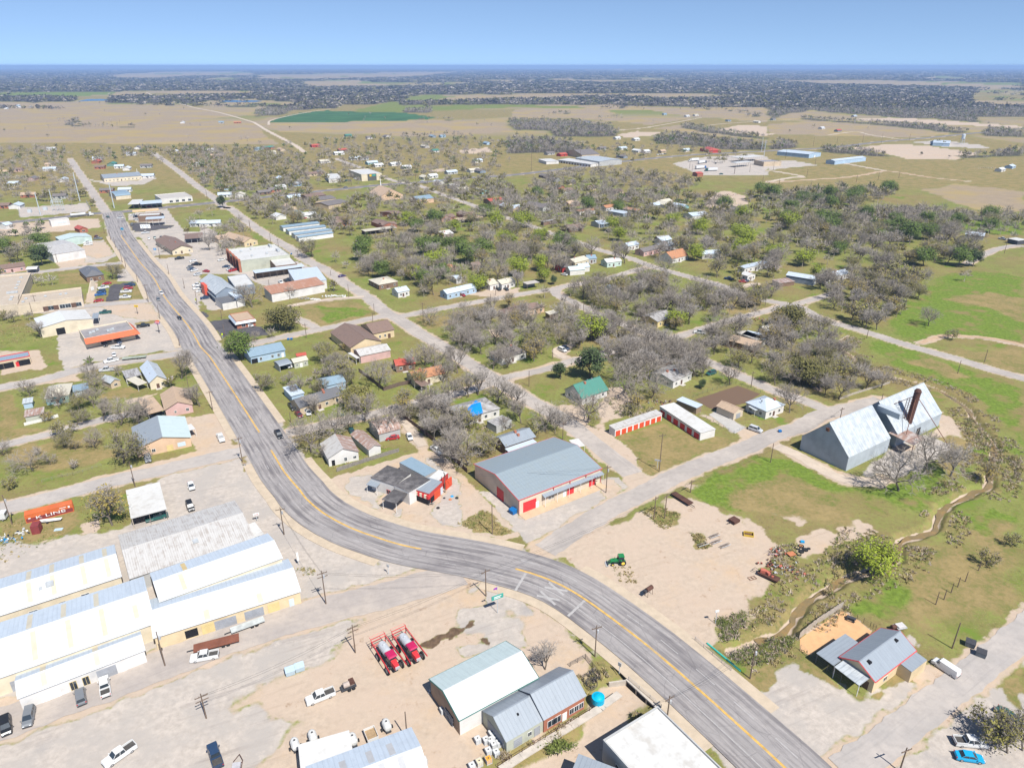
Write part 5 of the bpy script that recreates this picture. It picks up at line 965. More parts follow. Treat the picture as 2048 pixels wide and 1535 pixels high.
T = B('store', 'store', 'small brick shop with blue metal mansard beside the spreading oak', "f 372,1248 562,1215 545,1130", 3.0, roof='flat', para=.2, wall='brick', rf='tansh', lm='the small mansard shop', ops=[('window','F',.35,1.6,.5,1.6),('door','F',.65,1.0,0,2.1,'white')]); b = MB(); L, D = T.L, T.D; b.slab([(-.9,-.9,2.4),(L+.3,-.9,2.4),(L+.1,-.07,3.4),(-.07,-.07,3.4)], .1, 0, [(0,1),(L,1),(L,0),(0,0)]); b.slab([(-.9,D,2.4),(-.9,-.9,2.4),(-.07,-.07,3.4),(-.07,D,3.4)], .1, 0, [(0,1),(L,1),(L,0),(0,0)]); b.build('mansard', rm('sky'), T.root)
T = B('church_hall', 'hall', 'large yellow-walled hall with dark brown cross-gabled roof', "f 1540,1507 1852,1440 1357,1347", 3.2, axis='y', rise=2.4, wall='gold', rf='brownsh', ov=.4, mode='D', lm='the brown-roofed hall'); W2 = B('church_hall', 'hall', 'brown-roofed rear wing of the large yellow hall', "f 1775,1366 1985,1322 1935,1220", 3.2, rise=2.2, wall='gold', rf='brownsh', ov=.35, ops=[('window','F',.3,.8,1,1.2),('window','F',.55,.8,1,1.2),('door','F',.75,1.2,0,2.1,'brown')])
T = B('shed', 'shed', 'white metal shed with mottled roof below the brown-roofed hall', "k 1642,162 1947,100 1882,36", 3.0, rise=1.1, wall='pink', rf='oldwhite', lm='the mottled white shed'); sub_roof(T, "k 1605,190 1640,180 1575,115".replace("1605,190 1640,180 1575,115","1600,188 1638,178 1572,118"), 2.5, 'flatwhite', 'awning_roof', True, .1)
T = B('house', 'house', 'long pale blue house with blue metal roof and white windows', "k 517,172 867,98 827,17", 2.8, rise=1.5, wall='blue', rf='blue', ov=.35, lm='the pale blue house', ops=[('window','F',.28,.9,.9,1.2),('window','F',.62,.9,.9,1.2),('window','F',.8,.9,.9,1.2),('door','F',.92,.95,0,2.05,'white'),('garage_door','F',.1,2.6,0,2.1,'dark','porch_shade')])  # porch recess is a black panel with its shade as colour
B('carport', 'carport', 'grey metal carport over a white pickup near the pale blue house', "k 815,268 932,238 892,192", 2.3, roof='arch', rise=.7, rf='grey', wall='grey', open_='LB'); B('shed', 'shed', 'pale garden shed with cream roof and white shutters', "k 962,232 1102,200 1087,160", 2.3, rise=.8, wall='sage', rf='cream', ops=[('window','F',.2,.6,1,.8),('window','F',.8,.6,1,.8),('door','F',.5,1,0,1.9,'white')]); B('shed', 'shed', 'tiny rusty-roofed shed behind the cream-roofed garden shed', "k 995,165 1085,150 1080,125", 2.0, rise=.5, wall='brown', rf='redroof')
B('barn', 'barn', 'slate blue metal barn behind the dark-roofed house', "k 1272,472 1487,425 1447,345", 3.0, rise=1.2, wall='blue', rf='blue', lm='the slate blue barn'); T = B('house', 'house', 'brick house with dark grey shingle roof under a wide bare tree', "k 1022,692 1452,557 1442,478".replace("1442,478", "1395,478"), 2.7, rise=1.6, wall='tan', rf='darkgrey', ops='auto', lm='the dark-roofed house'); B('shed', 'shed', 'pale blue metal shed against the dark-roofed house', "k 937,572 1062,540 1042,448", 2.4, roof='shed', rise=.3, wall='blue', rf='sky')
T = B('house', 'cottage', 'white cottage with patched rusty metal roof beside the highway', "k 1312,1203 1618,1135 1252,1055", 2.8, axis='y', rise=1.9, wall='white', rf='oldwhite', rf2='rusty', ov=.35, mode='D', lm='the rusty-roofed white cottage', ops=[('window','F',.56,.8,.8,1.2),('window','F',.87,.9,1,.8),('door','F',.15,.9,0,2.0,'dark')])
T = B('shed', 'shed', 'long white shed with rust-striped sheet roof behind the cottage', "k 1725,1117 1847,1077 1567,957", 2.4, axis='y', rise=.8, wall='white', rf='rusty', mode='D', lm='the rust-striped shed'); B('barn', 'barn', 'old round-roofed barn of rusty sheets under bare trees', "k 1832,962 2047,905 1965,795", 2.6, roof='arch', rise=1.8, wall='grey', rf='rusty', lm='the rusty round barn')
T = B('house', 'house', 'derelict grey-roofed house with a bright blue tarpaulin on the roof', "l 642,800 1017,697 852,592", 2.8, roof='hip', rise=1.5, wall='white', rf='mossy', ops='auto', lm='the blue-tarped house')
tq = [W(*p, 4.4) for p in Z("l 745,778 850,735 825,648 775,630 685,720")]; tb_ = MB(); top = [(p.x, p.y, 4.2 if k in (0,1) else 5.0) for k, p in enumerate(tq)]; n = len(top); c_ = (sum(p[0] for p in top)/n, sum(p[1] for p in top)/n, 5.15); tb_.add(top+[c_]+[(x,y,z-.1) for x,y,z in top], [(i, (i+1) % n, n) for i in range(n)]+[(i, n+1+i, n+1+(i+1) % n, (i+1) % n) for i in range(n)]); o = tb_.build('tarpaulin', mat('blue_tarp', (.005,.22,.62), .45, .15, 1.2)); tag(o, 'bright blue tarpaulin spread over the derelict grey roof', 'tarpaulin')
B('shed', 'shed', 'flat-roofed shed with brown leaf litter beside the blue-tarped house', "l 987,882 1142,822 1052,767", 2.4, roof='flat', para=.12, wall='grey', rf='mossy'); T = B('house', 'house', 'grey metal-roofed house right behind the red-trimmed building', "l 1082,1087 1382,987 1302,885", 2.9, rise=1.3, wall='brown', rf='grey', ops='auto', lm='the low grey metal house'); sub_roof(T, "l 1112,1142 1402,1042 1390,1005", 2.4, 'sky', 'porch_roof', True, .15)
T = B('house', 'house', 'house with tan-orange shingle roof and brown carport wing', "l 152,407 462,335 422,257", 2.7, rise=1.6, wall='cream', rf='orange', ops='auto', lm='the tan-orange roofed house'); sub_roof(T, "l 218,475 305,450 252,395", 2.4, 'brownsh', 'carport_roof', True, .3); B('house', 'house', 'red-roofed house half hidden by bare trees', "l -40,262 152,237 112,180", 2.6, rise=1.1, wall='brown', rf='redroof', ops='auto', lm='the red-roofed house')
B('house', 'house', 'white house with grey hip roof under sprawling trees', "l 1040,187 1292,117 1202,45", 2.7, roof='hip', rise=1.8, wall='white', rf='shingle', ops='auto', lm='the white hip-roofed house'); T = B('house', 'house', 'white house with steep dark green metal roof', "l 1865,590 m 75,502 0,385", 2.6, rise=3.0, wall='white', rf='green', ov=.45, ops='auto', lm='the green-roofed house')
B('house', 'house', 'house with a long patched grey roof among bare trees', "m 752,422 942,332 742,237", 2.7, rise=1.2, wall='white', rf='mossy', ops='auto', lm='the patched grey house'); B('shed', 'shed', 'long narrow shed with debris-strewn roof among bare trees', "m 682,227 742,205 492,68", 2.4, roof='flat', para=0, wall='brown', rf='mossy')
B('shed', 'shed', 'narrow stable shed with pale metal roof beside the ploughed garden', "m 988,692 1042,662 872,577", 2.3, roof='shed', rise=.25, wall='wood', rf='sky', lm='the narrow stable'); T = B('garage', 'garage', 'detached garage with tan gable roof and dark door', "m 1372,747 1467,707 1292,634", 2.4, axis='y', rise=1.0, wall='beige', rf='tansh', lm='the tan garage', ops=[('garage_door','F',.5,2.4,0,2.0,'grey')]); T = B('house', 'house', 'house with pale blue hipped metal roof and arched porch', "m 1702,727 1887,657 1692,567", 2.8, roof='hip', rise=1.8, wall='white', rf='sky', ops='auto', lm='the pale blue hip-roofed house'); sub_roof(T, "m 1590,720 1640,705 1570,665", 2.2, 'galv', 'porch_roof', True, .2)
B('house', 'cottage', 'white house with steep orange roof', "h 742,602 902,562 872,507", 2.7, axis='x', rise=2.8, wall='white', rf='orange', ops='auto', lm='the orange-roofed house'); B('mobile_home', 'mobile home', 'long white mobile home on the lawn', "h 1482,697 1737,637 1700,614", 2.8, roof='flat', para=0, wall='white', rf='sky', ops='auto', lm='the long white mobile home'); B('house', 'cottage', 'small white cottage beside a bright red car', "h 1512,777 1592,757 1542,732", 2.7, axis='y', rise=.9, wall='white', rf='flatwhite', ops='auto', lm='the small white cottage')
B('barn', 'barn', 'dark slate metal barn on the bright lawn', [Z("h 1908,768")[0], Z("i 130,727")[0], Z("h 1950,738")[0]], 3.2, rise=1.0, wall='slate', rf='sky', mode='D', lm='the slate metal barn', ops=[('garage_door','R',.5,3,0,2.6,'white')]); B('shed', 'shed', 'low rusty brown shed in front of the slate barn', "h 1842,852 1992,832 1965,797", 2.0, roof='shed', rise=.3, wall='brown', rf='rusty')
def hs(name, cat, look, s, h=2.7, **k): return B(name, cat, None, s, h, look=look, **k)
for nm, cat, look, s, kw in [
 ('house','house','pink-walled house','h 450,532 622,492 602,455',dict(wall='pink',rf='shingle',ops='auto')),('house','house','grey-roofed house','h 622,482 812,455 792,420',dict(wall='grey',rf='grey',ops='auto')),('shed','shed','dark-roofed shed','h 602,402 722,390 702,370',dict(wall='brown',rf='mossy')),('house','house','white-roofed house','h 290,472 402,450 382,425',dict(wall='white',rf='sky',ops='auto')),
 ('house','cottage','pale green cottage','h 75,642 222,622 202,590',dict(wall='mint',rf='flatwhite',ops='auto',lm='the pale green cottage')),('house','cottage','small grey cottage','h 110,907 212,882 196,850',dict(wall='blue',rf='sky',ops='auto')),('house','house','yellow house with mottled roof','h 592,1245 762,1182 642,1112',dict(wall='yellow',rf='mossy',ops='auto',lm='the yellow mottled-roof house')),('house','house','pale metal-roofed house','h 1050,557 1242,542 1202,516',dict(wall='grey',rf='sky',ops='auto')),
 ('mobile_home','mobile home','pale travel trailer','h 1682,1425 1737,1385 1562,1305',dict(wall='white',rf='sky',roof='flat',para=0,lm='the parked trailers')),('mobile_home','mobile home','rusty brown mobile home','h 1572,1500 1652,1450 1400,1365',dict(wall='brown',rf='tansh',roof='flat',para=0)),('mobile_home','mobile home','cream mobile home','h 1602,1430 1682,1408 1480,1335',dict(wall='cream',rf='flat',roof='flat',para=0)),('shed','shed','grey-sided white shed','h 1692,1342 1802,1318 1745,1285',dict(wall='grey',rf='flatwhite')),
 ('house','cottage','white cottage','i 330,692 452,667 422,632',dict(wall='white',rf='sky',ops='auto',lm='the white cottage on the lawn')),('house','cottage','low white lean-to','i 230,715 310,700 290,665',dict(wall='white',rf='flatwhite',roof='shed',rise=.3)),('mobile_home','mobile home','white ranch house','i 1512,312 1682,330 1665,308',dict(wall='grey',rf='sky',ops='auto',lm='the white ranch house')),('trailer_home','trailer','dark stock trailer','i 1900,352 1992,372 1985,345',dict(wall='dark',rf='flatwhite',roof='flat',para=0)),
 ('house','house','long brown ranch house','g 1092,1172 1477,1087 1442,1036',dict(wall='salmon',rf='brownsh',roof='hip',rise=1.6,ops='auto',lm='the long brown house')),('shed','shed','brown garden shed','g 1532,1172 1617,1152 1600,1128',dict(wall='wood',rf='cream',roof='shed',rise=.3)),('house','house','cream cottage','g 922,872 1012,852 982,792',dict(wall='white',rf='cream',ops='auto',lm='the twin cream cottages')),('house','house','cream house','g 1042,862 1182,832 1152,790',dict(wall='white',rf='cream',ops='auto')),
 ('carport','carport','pale open carport','g 1302,862 1422,842 1392,820',dict(wall='grey',rf='flat',roof='flat',para=0,open_='B')),('house','house','blue-grey metal-roofed house','g 482,962 782,892 752,856',dict(wall='blue',rf='sky',ops='auto',lm='the sprawling blue-grey house')),('shed','shed','white metal shed','g 577,807 632,797 572,767',dict(wall='white',rf='sky',rise=.6)),('house','house','white metal-roofed house','g -20,945 95,922 80,882',dict(wall='white',rf='sky',ops='auto')),
 ('house','house','cream house with porch','f 1832,867 2022,832 1962,772',dict(wall='brown',rf='cream',ops='auto',roof='hip',rise=1.4,lm='the porched cream house')),('house','house','grey shed-like house','g 702,1402 802,1380 772,1350',dict(wall='grey',rf='darkgrey',ops='auto')),('house','house','cream gabled house','g 1792,642 1932,607 1872,572',dict(wall='cream',rf='cream',ops='auto',lm='the cream gabled house')),('house','house','blue-roofed house','g 1922,602 2012,596 1982,570',dict(wall='grey',rf='blue',ops='auto')),
 ('house','house','small red house','g 1662,692 1732,680 1712,642',dict(wall='red',rf='shingle',ops='auto',lm='the small red house')),('house','house','mint-roofed porch','g 1742,722 1892,708 1852,680',dict(wall='white',rf='mint')),('shed','shed','pale grey shed','g 1842,692 1942,680 1912,656',dict(wall='white',rf='sky')),('shed','shed','rusty brown shed','g 502,692 572,680 552,650',dict(wall='brown',rf='orange',roof='hip',rise=1)),('shed','shed','low brown shed','g 742,672 822,657 802,645',dict(wall='wood',rf='brownsh')),('house','house','white-roofed house','g 442,357 547,340 512,305',dict(wall='brown',rf='flatwhite',ops='auto',lm='the white-roofed house in the trees')),
 ('duplex','duplex','brown-roofed brick duplex','f 1372,215 1520,205 1450,165',dict(wall='brick',rf='brownsh',mode='C',lm='the first brick duplex')),('duplex','duplex','brown-roofed brick duplex','f 1870,262 1995,245 1900,200',dict(wall='brick',rf='brownsh',axis='y')),('duplex','duplex','brown-roofed brick duplex','g 425,185 520,172 470,140',dict(wall='brick',rf='brownsh',axis='y',lm='the brick duplexes')),('duplex','duplex','brown-roofed brick duplex','g 660,155 755,142 700,115',dict(wall='brick',rf='brownsh',axis='y')),('duplex','duplex','brown-roofed brick duplex','g 0,172 75,160 30,125',dict(wall='brick',rf='brownsh',axis='y')),
 ('duplex','duplex','brown-roofed brick duplex','b 1140,1330 1212,1318 1120,1275',dict(wall='brick',rf='brownsh')),('duplex','duplex','long brown-roofed apartment row','b 580,1245 740,1215 690,1185',dict(wall='tan',rf='shingle')),('duplex','duplex','long brown-roofed apartment row','b 450,1210 640,1185 600,1160',dict(wall='tan',rf='shingle')),('duplex','duplex','long brown-roofed apartment row','b 420,1180 560,1158 540,1135',dict(wall='brown',rf='brownsh')),('duplex','duplex','long carport roof','f 1690,322 2010,282 2000,262',dict(wall='brown',rf='cream',roof='flat',para=0,open_='B')),('duplex','duplex','long carport roof','g 600,205 850,175 840,155',dict(wall='brown',rf='tansh',roof='flat',para=0,open_='B')),
 ('house','house','green-grey gabled house','g 1462,82 1547,65 1490,10',dict(wall='grey',rf='shingle',axis='y',rise=2.2,ops='auto',lm='the grey gabled house')),('house','house','brown-walled house with metal roof','g 1160,90 1252,78 1180,30',dict(wall='salmon',rf='sky',axis='y',ops='auto')),('house','house','dark red-roofed house','g 930,18 1072,5 1040,-25',dict(wall='brown',rf='redroof',lm='the dark red-roofed house')),('mobile_home','mobile home','white mobile home with rusty roof','g 1840,118 2035,98 2030,80',dict(wall='white',rf='orange',roof='flat',para=0,ops='auto',lm='the rusty-roofed mobile home')),('house','house','small brick cottage','g 1730,38 1810,28 1790,5',dict(wall='brick',rf='tansh')),('shed','shed','long low grey shed','g 1470,222 1640,195 1630,185',dict(wall='brown',rf='mossy',roof='flat',para=0)),('house','house','maroon-roofed house','g 1730,290 1810,275 1790,245',dict(wall='brown',rf='brownsh')),
 ('house','house','blue-grey shed house','h -10,245 62,235 40,205',dict(wall='grey',rf='sky')),('house','house','orange-roofed bungalow','h 62,80 170,65 150,48',dict(wall='white',rf='orange',ops='auto')),('mobile_home','mobile home','dark metal mobile home','h 240,140 322,125 205,88',dict(wall='slate',rf='sky',roof='flat',para=0)),('mobile_home','mobile home','black-roofed mobile home','h 340,110 415,98 290,70',dict(wall='dark',rf='orange',roof='flat',para=0)),('house','house','gabled white house','h 690,55 790,35 720,0',dict(wall='white',rf='cream',axis='y',lm='the gabled white house')),('house','house','pale blue metal house','h 950,165 1062,155 1030,120',dict(wall='white',rf='sky',lm='the pale metal house in the woods')),('house','house','white-gabled house','h 1420,110 1520,100 1490,60',dict(wall='white',rf='shingle',axis='y')),('shed','shed','teal shed','h 780,80 870,68 850,50',dict(wall='teal',rf='blue')),
 ('house','house','white-roofed house','e 60,260 l 0,0 '.split(' l')[0]+' 130,245 120,225',dict(wall='white',rf='sky')),
]: hs(nm, cat, look, s, **{**dict(rise=1.3), **kw})
# ================================================================ vehicles
TYRE, RIM = mat('tyre_rubber', (.022,.022,.023), .85, .15, 2), mat('wheel_rim', (.42,.42,.43), .35, .1, 2, metal=.4)
LAMP, TAILL, BUMP, LINER = mat('headlamp_lens', (.70,.72,.72), .2, 0), mat('tail_lamp_lens', (.38,.02,.02), .3, 0), mat('dark_bumper', (.05,.05,.055), .6, .1, 1), mat('bed_liner', (.07,.065,.06), .9, .3, 1.5, dirt=(.25,.2,.15))
PAINT = {k: mat('car_paint_'+k, c, .28, .06, .5, spec=.5) for k, c in dict(white=(.60,.60,.585), black=(.018,.019,.021), grey=(.17,.18,.19), silver=(.46,.47,.48), red=(.36,.025,.03), maroon=(.15,.03,.04), blue=(.02,.10,.30), cyan=(.01,.30,.52), green=(.02,.09,.08), darkblue=(.025,.05,.10), purple=(.06,.04,.12), brown=(.20,.12,.08), tan=(.42,.33,.23)).items()}
def loft(b, secs, m=0):
 n = len(secs[0]); vs = [p for s in secs for p in s]; fs = []
 for i in range(len(secs)-1):
  for k in range(n): fs.append((i*n+k, i*n+(k+1) % n, (i+1)*n+(k+1) % n, (i+1)*n+k))
 fs += [tuple(range(n-1, -1, -1)), tuple((len(secs)-1)*n+k for k in range(n))]
 b.add(vs, fs, m)
def hull(b, prof, w, z0=.28):
 S = []
 for x, zt, f in prof:
  a = w*f; zb = min(.68, zt-.08); S.append([(x,-a,z0+.04),(x,-a*1.0,zb),(x,-a*.9,zt),(x,a*.9,zt),(x,a,zb),(x,a,z0+.04)])
 loft(b, S)
SPEC = dict(  # L, w, hull profile (x, top, width factor), glass base x0 x1 z, roof x0 x1 z
 sedan=(4.8,.9,[(-2.4,.72,.86),(-2.25,.95,.95),(-1.5,1.0,1),(.9,.98,1),(2.1,.80,.96),(2.4,.62,.84)],(-1.75,1.25,.96),(-1.05,.45,1.43)),
 suv=(4.8,.95,[(-2.4,.85,.92),(-2.3,1.08,.97),(1.0,1.10,1),(2.15,.98,.96),(2.4,.75,.86)],(-2.25,1.35,1.06),(-2.05,.65,1.74)),
 pickup=(5.8,.98,[(-2.9,.72,.94),(-2.85,.8,.98),(-.95,.8,1),(-.9,1.15,1),(1.3,1.18,1),(2.75,1.1,.97),(2.9,.85,.9)],(-.9,1.45,1.14),(-.72,.75,1.86)),
 van=(5.4,.98,[(-2.7,.9,.96),(-2.65,1.15,.98),(1.3,1.15,1),(2.5,1.0,.95),(2.7,.75,.85)],(1.0,1.75,1.1),(.9,1.2,1.9)))
def wheel_mesh(r=.35, w=.24):
 b = MB(); b.lathe((0,-w/2,0), (0,1,0), [(0,r*.72),(.03,r),(w-.03,r),(w,r*.72)], 14, 0); b.lathe((0,-w/2-.012,0), (0,1,0), [(0,r*.2),(.01,r*.6),(w+.014,r*.6),(w+.024,r*.2)], 10, 1); return b
def car_proto(kind):
 L, w, prof, gb, gt = SPEC[kind]; P = {}
 b = MB(); hull(b, prof, w); (x0, x1, zb), (t0, t1, zt) = gb, gt; wb, wt = w*.9, w*.74
 b.box(t0-.03, t1+.03, -wt-.02, wt+.02, zt-.01, zt+.055)
 lo = [(x0,-wb,zb),(x1,-wb,zb),(x1,wb,zb),(x0,wb,zb)]; hi = [(t0,-wt,zt),(t1,-wt,zt),(t1,wt,zt),(t0,wt,zt)]
 for p, q in zip(lo, hi): b.tube(p, q, .05, n=4)
 xm = (x0+x1)/2-.1
 for s in (-1, 1): b.tube((xm, s*wb, zb), ((t0+t1)/2-.05, s*wt, zt), .05, n=4); b.box(x1-.25, x1-.05, s*(w+.02)-(.0 if s > 0 else .2), s*(w+.02)+(.2 if s > 0 else 0), zb-.02, zb+.13)
 if kind == 'pickup':
  for s in (-1, 1): b.box(-2.86, -.92, s*.9-.06, s*.9+.06, .78, 1.22)
  b.box(-2.9, -2.8, -.94, .94, .7, 1.22)
 if kind == 'van': b.hexa([(-2.62,-.93,1.1),(1.0,-.93,1.1),(1.0,.93,1.1),(-2.62,.93,1.1)], [(-2.5,-.78,1.95),(.95,-.78,1.95),(.95,.78,1.95),(-2.5,.78,1.95)])
 P['body'] = (b, 'paint'); g = MB(); k = .985
 g.hexa([(x0+.04,-wb*k,zb-.02),(x1-.02,-wb*k,zb-.02),(x1-.02,wb*k,zb-.02),(x0+.04,wb*k,zb-.02)], [(t0+.02,-wt*k,zt),(t1,-wt*k,zt),(t1,wt*k,zt),(t0+.02,wt*k,zt)]); P['glass'] = (g, GLASS)
 for s in (-1, 1):
  h = MB(); h.box(L/2-.1, L/2+.01, s*w*.6-.17, s*w*.6+.17, .62, .78); P['headlight%d' % s] = (h, LAMP)
  t = MB(); t.box(-L/2-.012, -L/2+.08, s*w*.8-.1, s*w*.8+.1, .74, 1.0); P['tail_light%d' % s] = (t, TAILL)
 bp = MB(); bp.box(L/2-.06, L/2+.05, -w*.85, w*.85, .34, .54); bp.box(-L/2-.05, -L/2+.06, -w*.85, w*.85, .36, .56); P['bumper'] = (bp, BUMP)
 if kind == 'pickup': l = MB(); l.box(-2.8, -.95, -.84, .84, .805, .83); P['bed_floor'] = (l, LINER)
 return P
def mesh_of(b, nm, mats):
 me = bpy.data.meshes.new(nm); me.from_pydata([tuple(p) for p in b.v], [], b.f)
 for m in mats: me.materials.append(m)
 if len(mats) > 1: me.polygons.foreach_set('material_index', b.m)
 me.update(); return me
CARM, FARM = {}, {}; WHEELM = mesh_of(wheel_mesh(), 'wheel', [TYRE, RIM])
for kd in SPEC:
 P = car_proto(kd); CARM[kd] = {n: mesh_of(b, n.rstrip('-1'), [PAINT['white'] if m == 'paint' else m]) for n, (b, m) in P.items()}
 f = MB()
 for n, (b, m) in P.items():
  mi = 0 if m == 'paint' else 1 if m is GLASS else 2
  o = len(f.v); f.v += b.v; f.f += [[i+o for i in q] for q in b.f]; f.m += [mi]*len(b.f)
 wl = wheel_mesh()
 for sx in (-.31, .31):
  for sy in (-1, 1):
   o = len(f.v); f.v += [(x+sx*SPEC[kd][0], y+sy*SPEC[kd][1]*.88, z+.35) for x, y, z in wl.v]; f.f += [[i+o for i in q] for q in wl.f]; f.m += [2]*len(wl.f)
 FARM[kd] = mesh_of(f, 'far_'+kd, [PAINT['white'], GLASS, TYRE])
VN = dict(sedan='parked_car', suv='parked_suv', pickup='pickup_truck', van='delivery_van'); VC = dict(sedan='car', suv='suv', pickup='pickup truck', van='van')
def car(kind, col, c, f, label=None, look=None, near=True, z=0.0, sc=1.0, grp='vehicles parked around the town'):
 a, q = W(*c), W(*f); rz = math.atan2(q.y-a.y, q.x-a.x)
 if near:
  r = thing(VN[kind], label, VC[kind], (a.x, a.y, z), rz, grp); L, w = SPEC[kind][:2]
  for n, me in CARM[kind].items():
   o = link(n.rstrip('-1'), me, r)
   if n == 'body': o.material_slots[0].link = 'OBJECT'; o.material_slots[0].material = PAINT[col]
  for sx in (-.31, .31):
   for sy in (-1, 1): link('wheel', WHEELM, r, (sx*L, sy*w*.88, .35))
 else:
  r = link(VN[kind], FARM[kind], None, (a.x, a.y, z)); r.rotation_euler = (0, 0, rz); tag(r, label, VC[kind], grp)
  r.material_slots[0].link = 'OBJECT'; r.material_slots[0].material = PAINT[col]
 if label is None: AUTO.append((r, look or f'{dict(darkblue="dark blue", green="dark green").get(col, col)} parked {dict(sedan="car", suv="suv", pickup="pickup", van="van")[kind]}', a.xy, grp))
 return r
def cars(spec, near=True, **k):
 """zoom letter, then kind/colour cx,cy>fx,fy"""
 key = ZK['z']; KD = dict(s='sedan', u='suv', p='pickup', v='van')
 for tok in spec.split():
  if len(tok) == 1: key = ZK[tok]; continue
  h, rest = tok.split('@'); kd, col = h.split('/'); c, f = rest.split('>'); g = lambda t: (key[0]+float(t.split(',')[0])/key[2], key[1]+float(t.split(',')[1])/key[2])
  car(KD[kd], col, g(c), g(f), near=near, **k)
def Zp(s): return Z(s)[0]
car('suv','black',Zp("t 70,1125"),Zp("t 75,1200"),'black suv parked at the left edge before the nearest warehouse'); car('suv','grey',Zp("t 302,1035"),Zp("t 290,1095"),'old grey utility vehicle parked before the nearest warehouse')
car('suv','grey',Zp("t 832,825"),Zp("t 822,765"),'dark grey suv parked at the nearest white warehouse door'); car('pickup','white',Zp("t 1080,725"),Zp("t 1070,650"),'white pickup parked beside the dark grey suv'); car('pickup','white',Zp("t 1230,1420"),Zp("t 1100,1510"),'white pickup with yellow tool in its bed at the lower edge')
car('pickup','white',(410,1316),(388,1320),'white utility pickup beside the long brown flatbed trailer'); car('pickup','white',Zp("u 1235,825"),Zp("u 1110,875"),'white pickup towing a rusty tank trailer across the dirt yard'); car('pickup','darkblue',Zp("u 160,1430"),Zp("u 125,1320"),'dark blue pickup at the lower edge of the yard')
car('van','white',Zp("x 1325,635"),Zp("x 1235,575"),'white panel van with reddish wrap beside the restaurant'); car('pickup','white',Zp("x 1550,1315"),Zp("x 1660,1325"),'white pickup nosed under the leafy bush in the corner'); car('sedan','cyan',Zp("x 1540,1450"),Zp("x 1640,1465"),'bright blue car with raised hood beside the leafy bush'); car('sedan','green',Zp("x 1900,1075"),Zp("x 1980,1130"),'dark green car half hidden behind the corner bush')
car('pickup','black',Zp("k 808,980"),Zp("k 835,1025"),'black pickup driving down the curving highway', grp='traffic on the highway'); car('pickup','white',Zp("k 215,1015"),Zp("k 240,1065"),'white service truck with lift platform on the sandy corner')
cars("k p/black@945,695>968,728 s/maroon@1015,775>1040,800 s/white@1112,750>1118,785 s/darkblue@1990,712>1960,700 s/red@1970,1012>1925,1018 s/green@1555,945>1575,975 p/white@905,270>920,285 l s/white@98,1000>112,1035 p/white@380,1142>425,1172 u/white@1660,112>1690,125 s/darkblue@1690,90>1720,102 m u/green@1135,350>1095,362 u/silver@1590,928>1648,948")
cars("j p/white@1140,222>1075,237 s/white@1170,158>1165,135 p/white@1212,85>1275,85 s/black@1080,55>1088,85 s/darkblue@1225,28>1232,55 p/silver@1095,315>1040,320 s/darkblue@1620,775>1560,790 p/grey@1515,1218>1522,1258 o s/white@1960,72>1972,108 u/black@1950,282>1965,318 p/green@1610,395>1700,372")
cars("e p/green@1080,1160>1030,1165 p/black@1468,1297>1520,1290 s/red@1095,862>1060,866 p/white@1060,905>1030,910 u/darkblue@1040,945>1005,950 p/blue@1030,975>990,980 s/red@1010,1038>970,1043 p/darkblue@1332,880>1355,878 u/red@1316,910>1340,908 p/white@1295,945>1340,942 p/white@1285,1002>1330,1000")
cars("e s/black@1840,1218>1860,1240 s/grey@1622,1025>1640,1050 p/white@1652,962>1632,935 s/cyan@1250,305>1262,325 s/green@1105,180>1085,172 p/white@1235,192>1210,190", grp='traffic on the highway')
cars("e p/black@1838,605>1800,610 s/white@1980,632>1945,637 p/black@2010,668>1980,668 s/grey@1945,692>1920,700 s/darkblue@1962,715>1925,720 s/white@1990,728>1960,735 s/silver@2025,770>2000,775 s/white@1525,400>1520,385 s/green@1585,395>1580,378 s/black@1650,388>1645,370 p/silver@1490,342>1450,345 p/white@905,462>870,465 p/white@900,442>870,445 p/maroon@990,385>960,370 p/grey@1005,402>1050,400 ")
cars("K s/white@430,282>400,288 s/darkblue@495,372>455,375 s/silver@540,405>510,415 p/red@585,425>545,435 s/black@820,400>812,385 s/grey@880,393>872,378 s/red@935,380>925,365 p/black@100,342>50,345 s/red@220,435>180,430 s/silver@110,475>65,480 p/white@105,625>60,632 p/white@115,668>70,675 s/white@145,705>100,712 p/darkblue@220,800>160,808 p/white@1240,590>1260,610 p/black@1320,572>1350,590 f s/purple@1455,785>1480,780 s/white@515,1290>495,1280 s/silver@315,432>285,435")
cars("g s/red@640,980>650,985 s/black@1005,920>990,912 s/black@1085,920>1070,910 s/white@1680,770>1660,765 h p/white@1020,1365>985,1362 u/black@1120,1345>1090,1340 s/red@1460,842>1430,840 s/darkblue@1500,838>1515,830 p/darkblue@1320,815>1290,810 p/white@120,965>95,960 p/grey@200,980>180,970 i p/silver@1850,362>1830,358", near=False)
cars("J s/red@1100,135>1040,135 p/white@815,298>780,298 s/silver@865,375>850,375 s/grey@785,460>790,450 s/black@1350,285>1370,300 L s/grey@110,570>70,575 s/white@1680,442>1640,440 p/white@330,395>290,392 s/black@400,402>370,405 p/red@795,390>830,380 s/green@130,430>90,435 N s/black@730,485>745,475 s/green@840,705>810,705 c s/white@1165,840>1180,838 s/silver@1185,838>1200,836 s/white@1205,836>1220,834 s/grey@1225,834>1240,832 f s/red@1080,190>1050,195 s/green@1230,165>1200,165 g s/red@1025,45>1000,45 s/white@920,40>900,42", near=False)
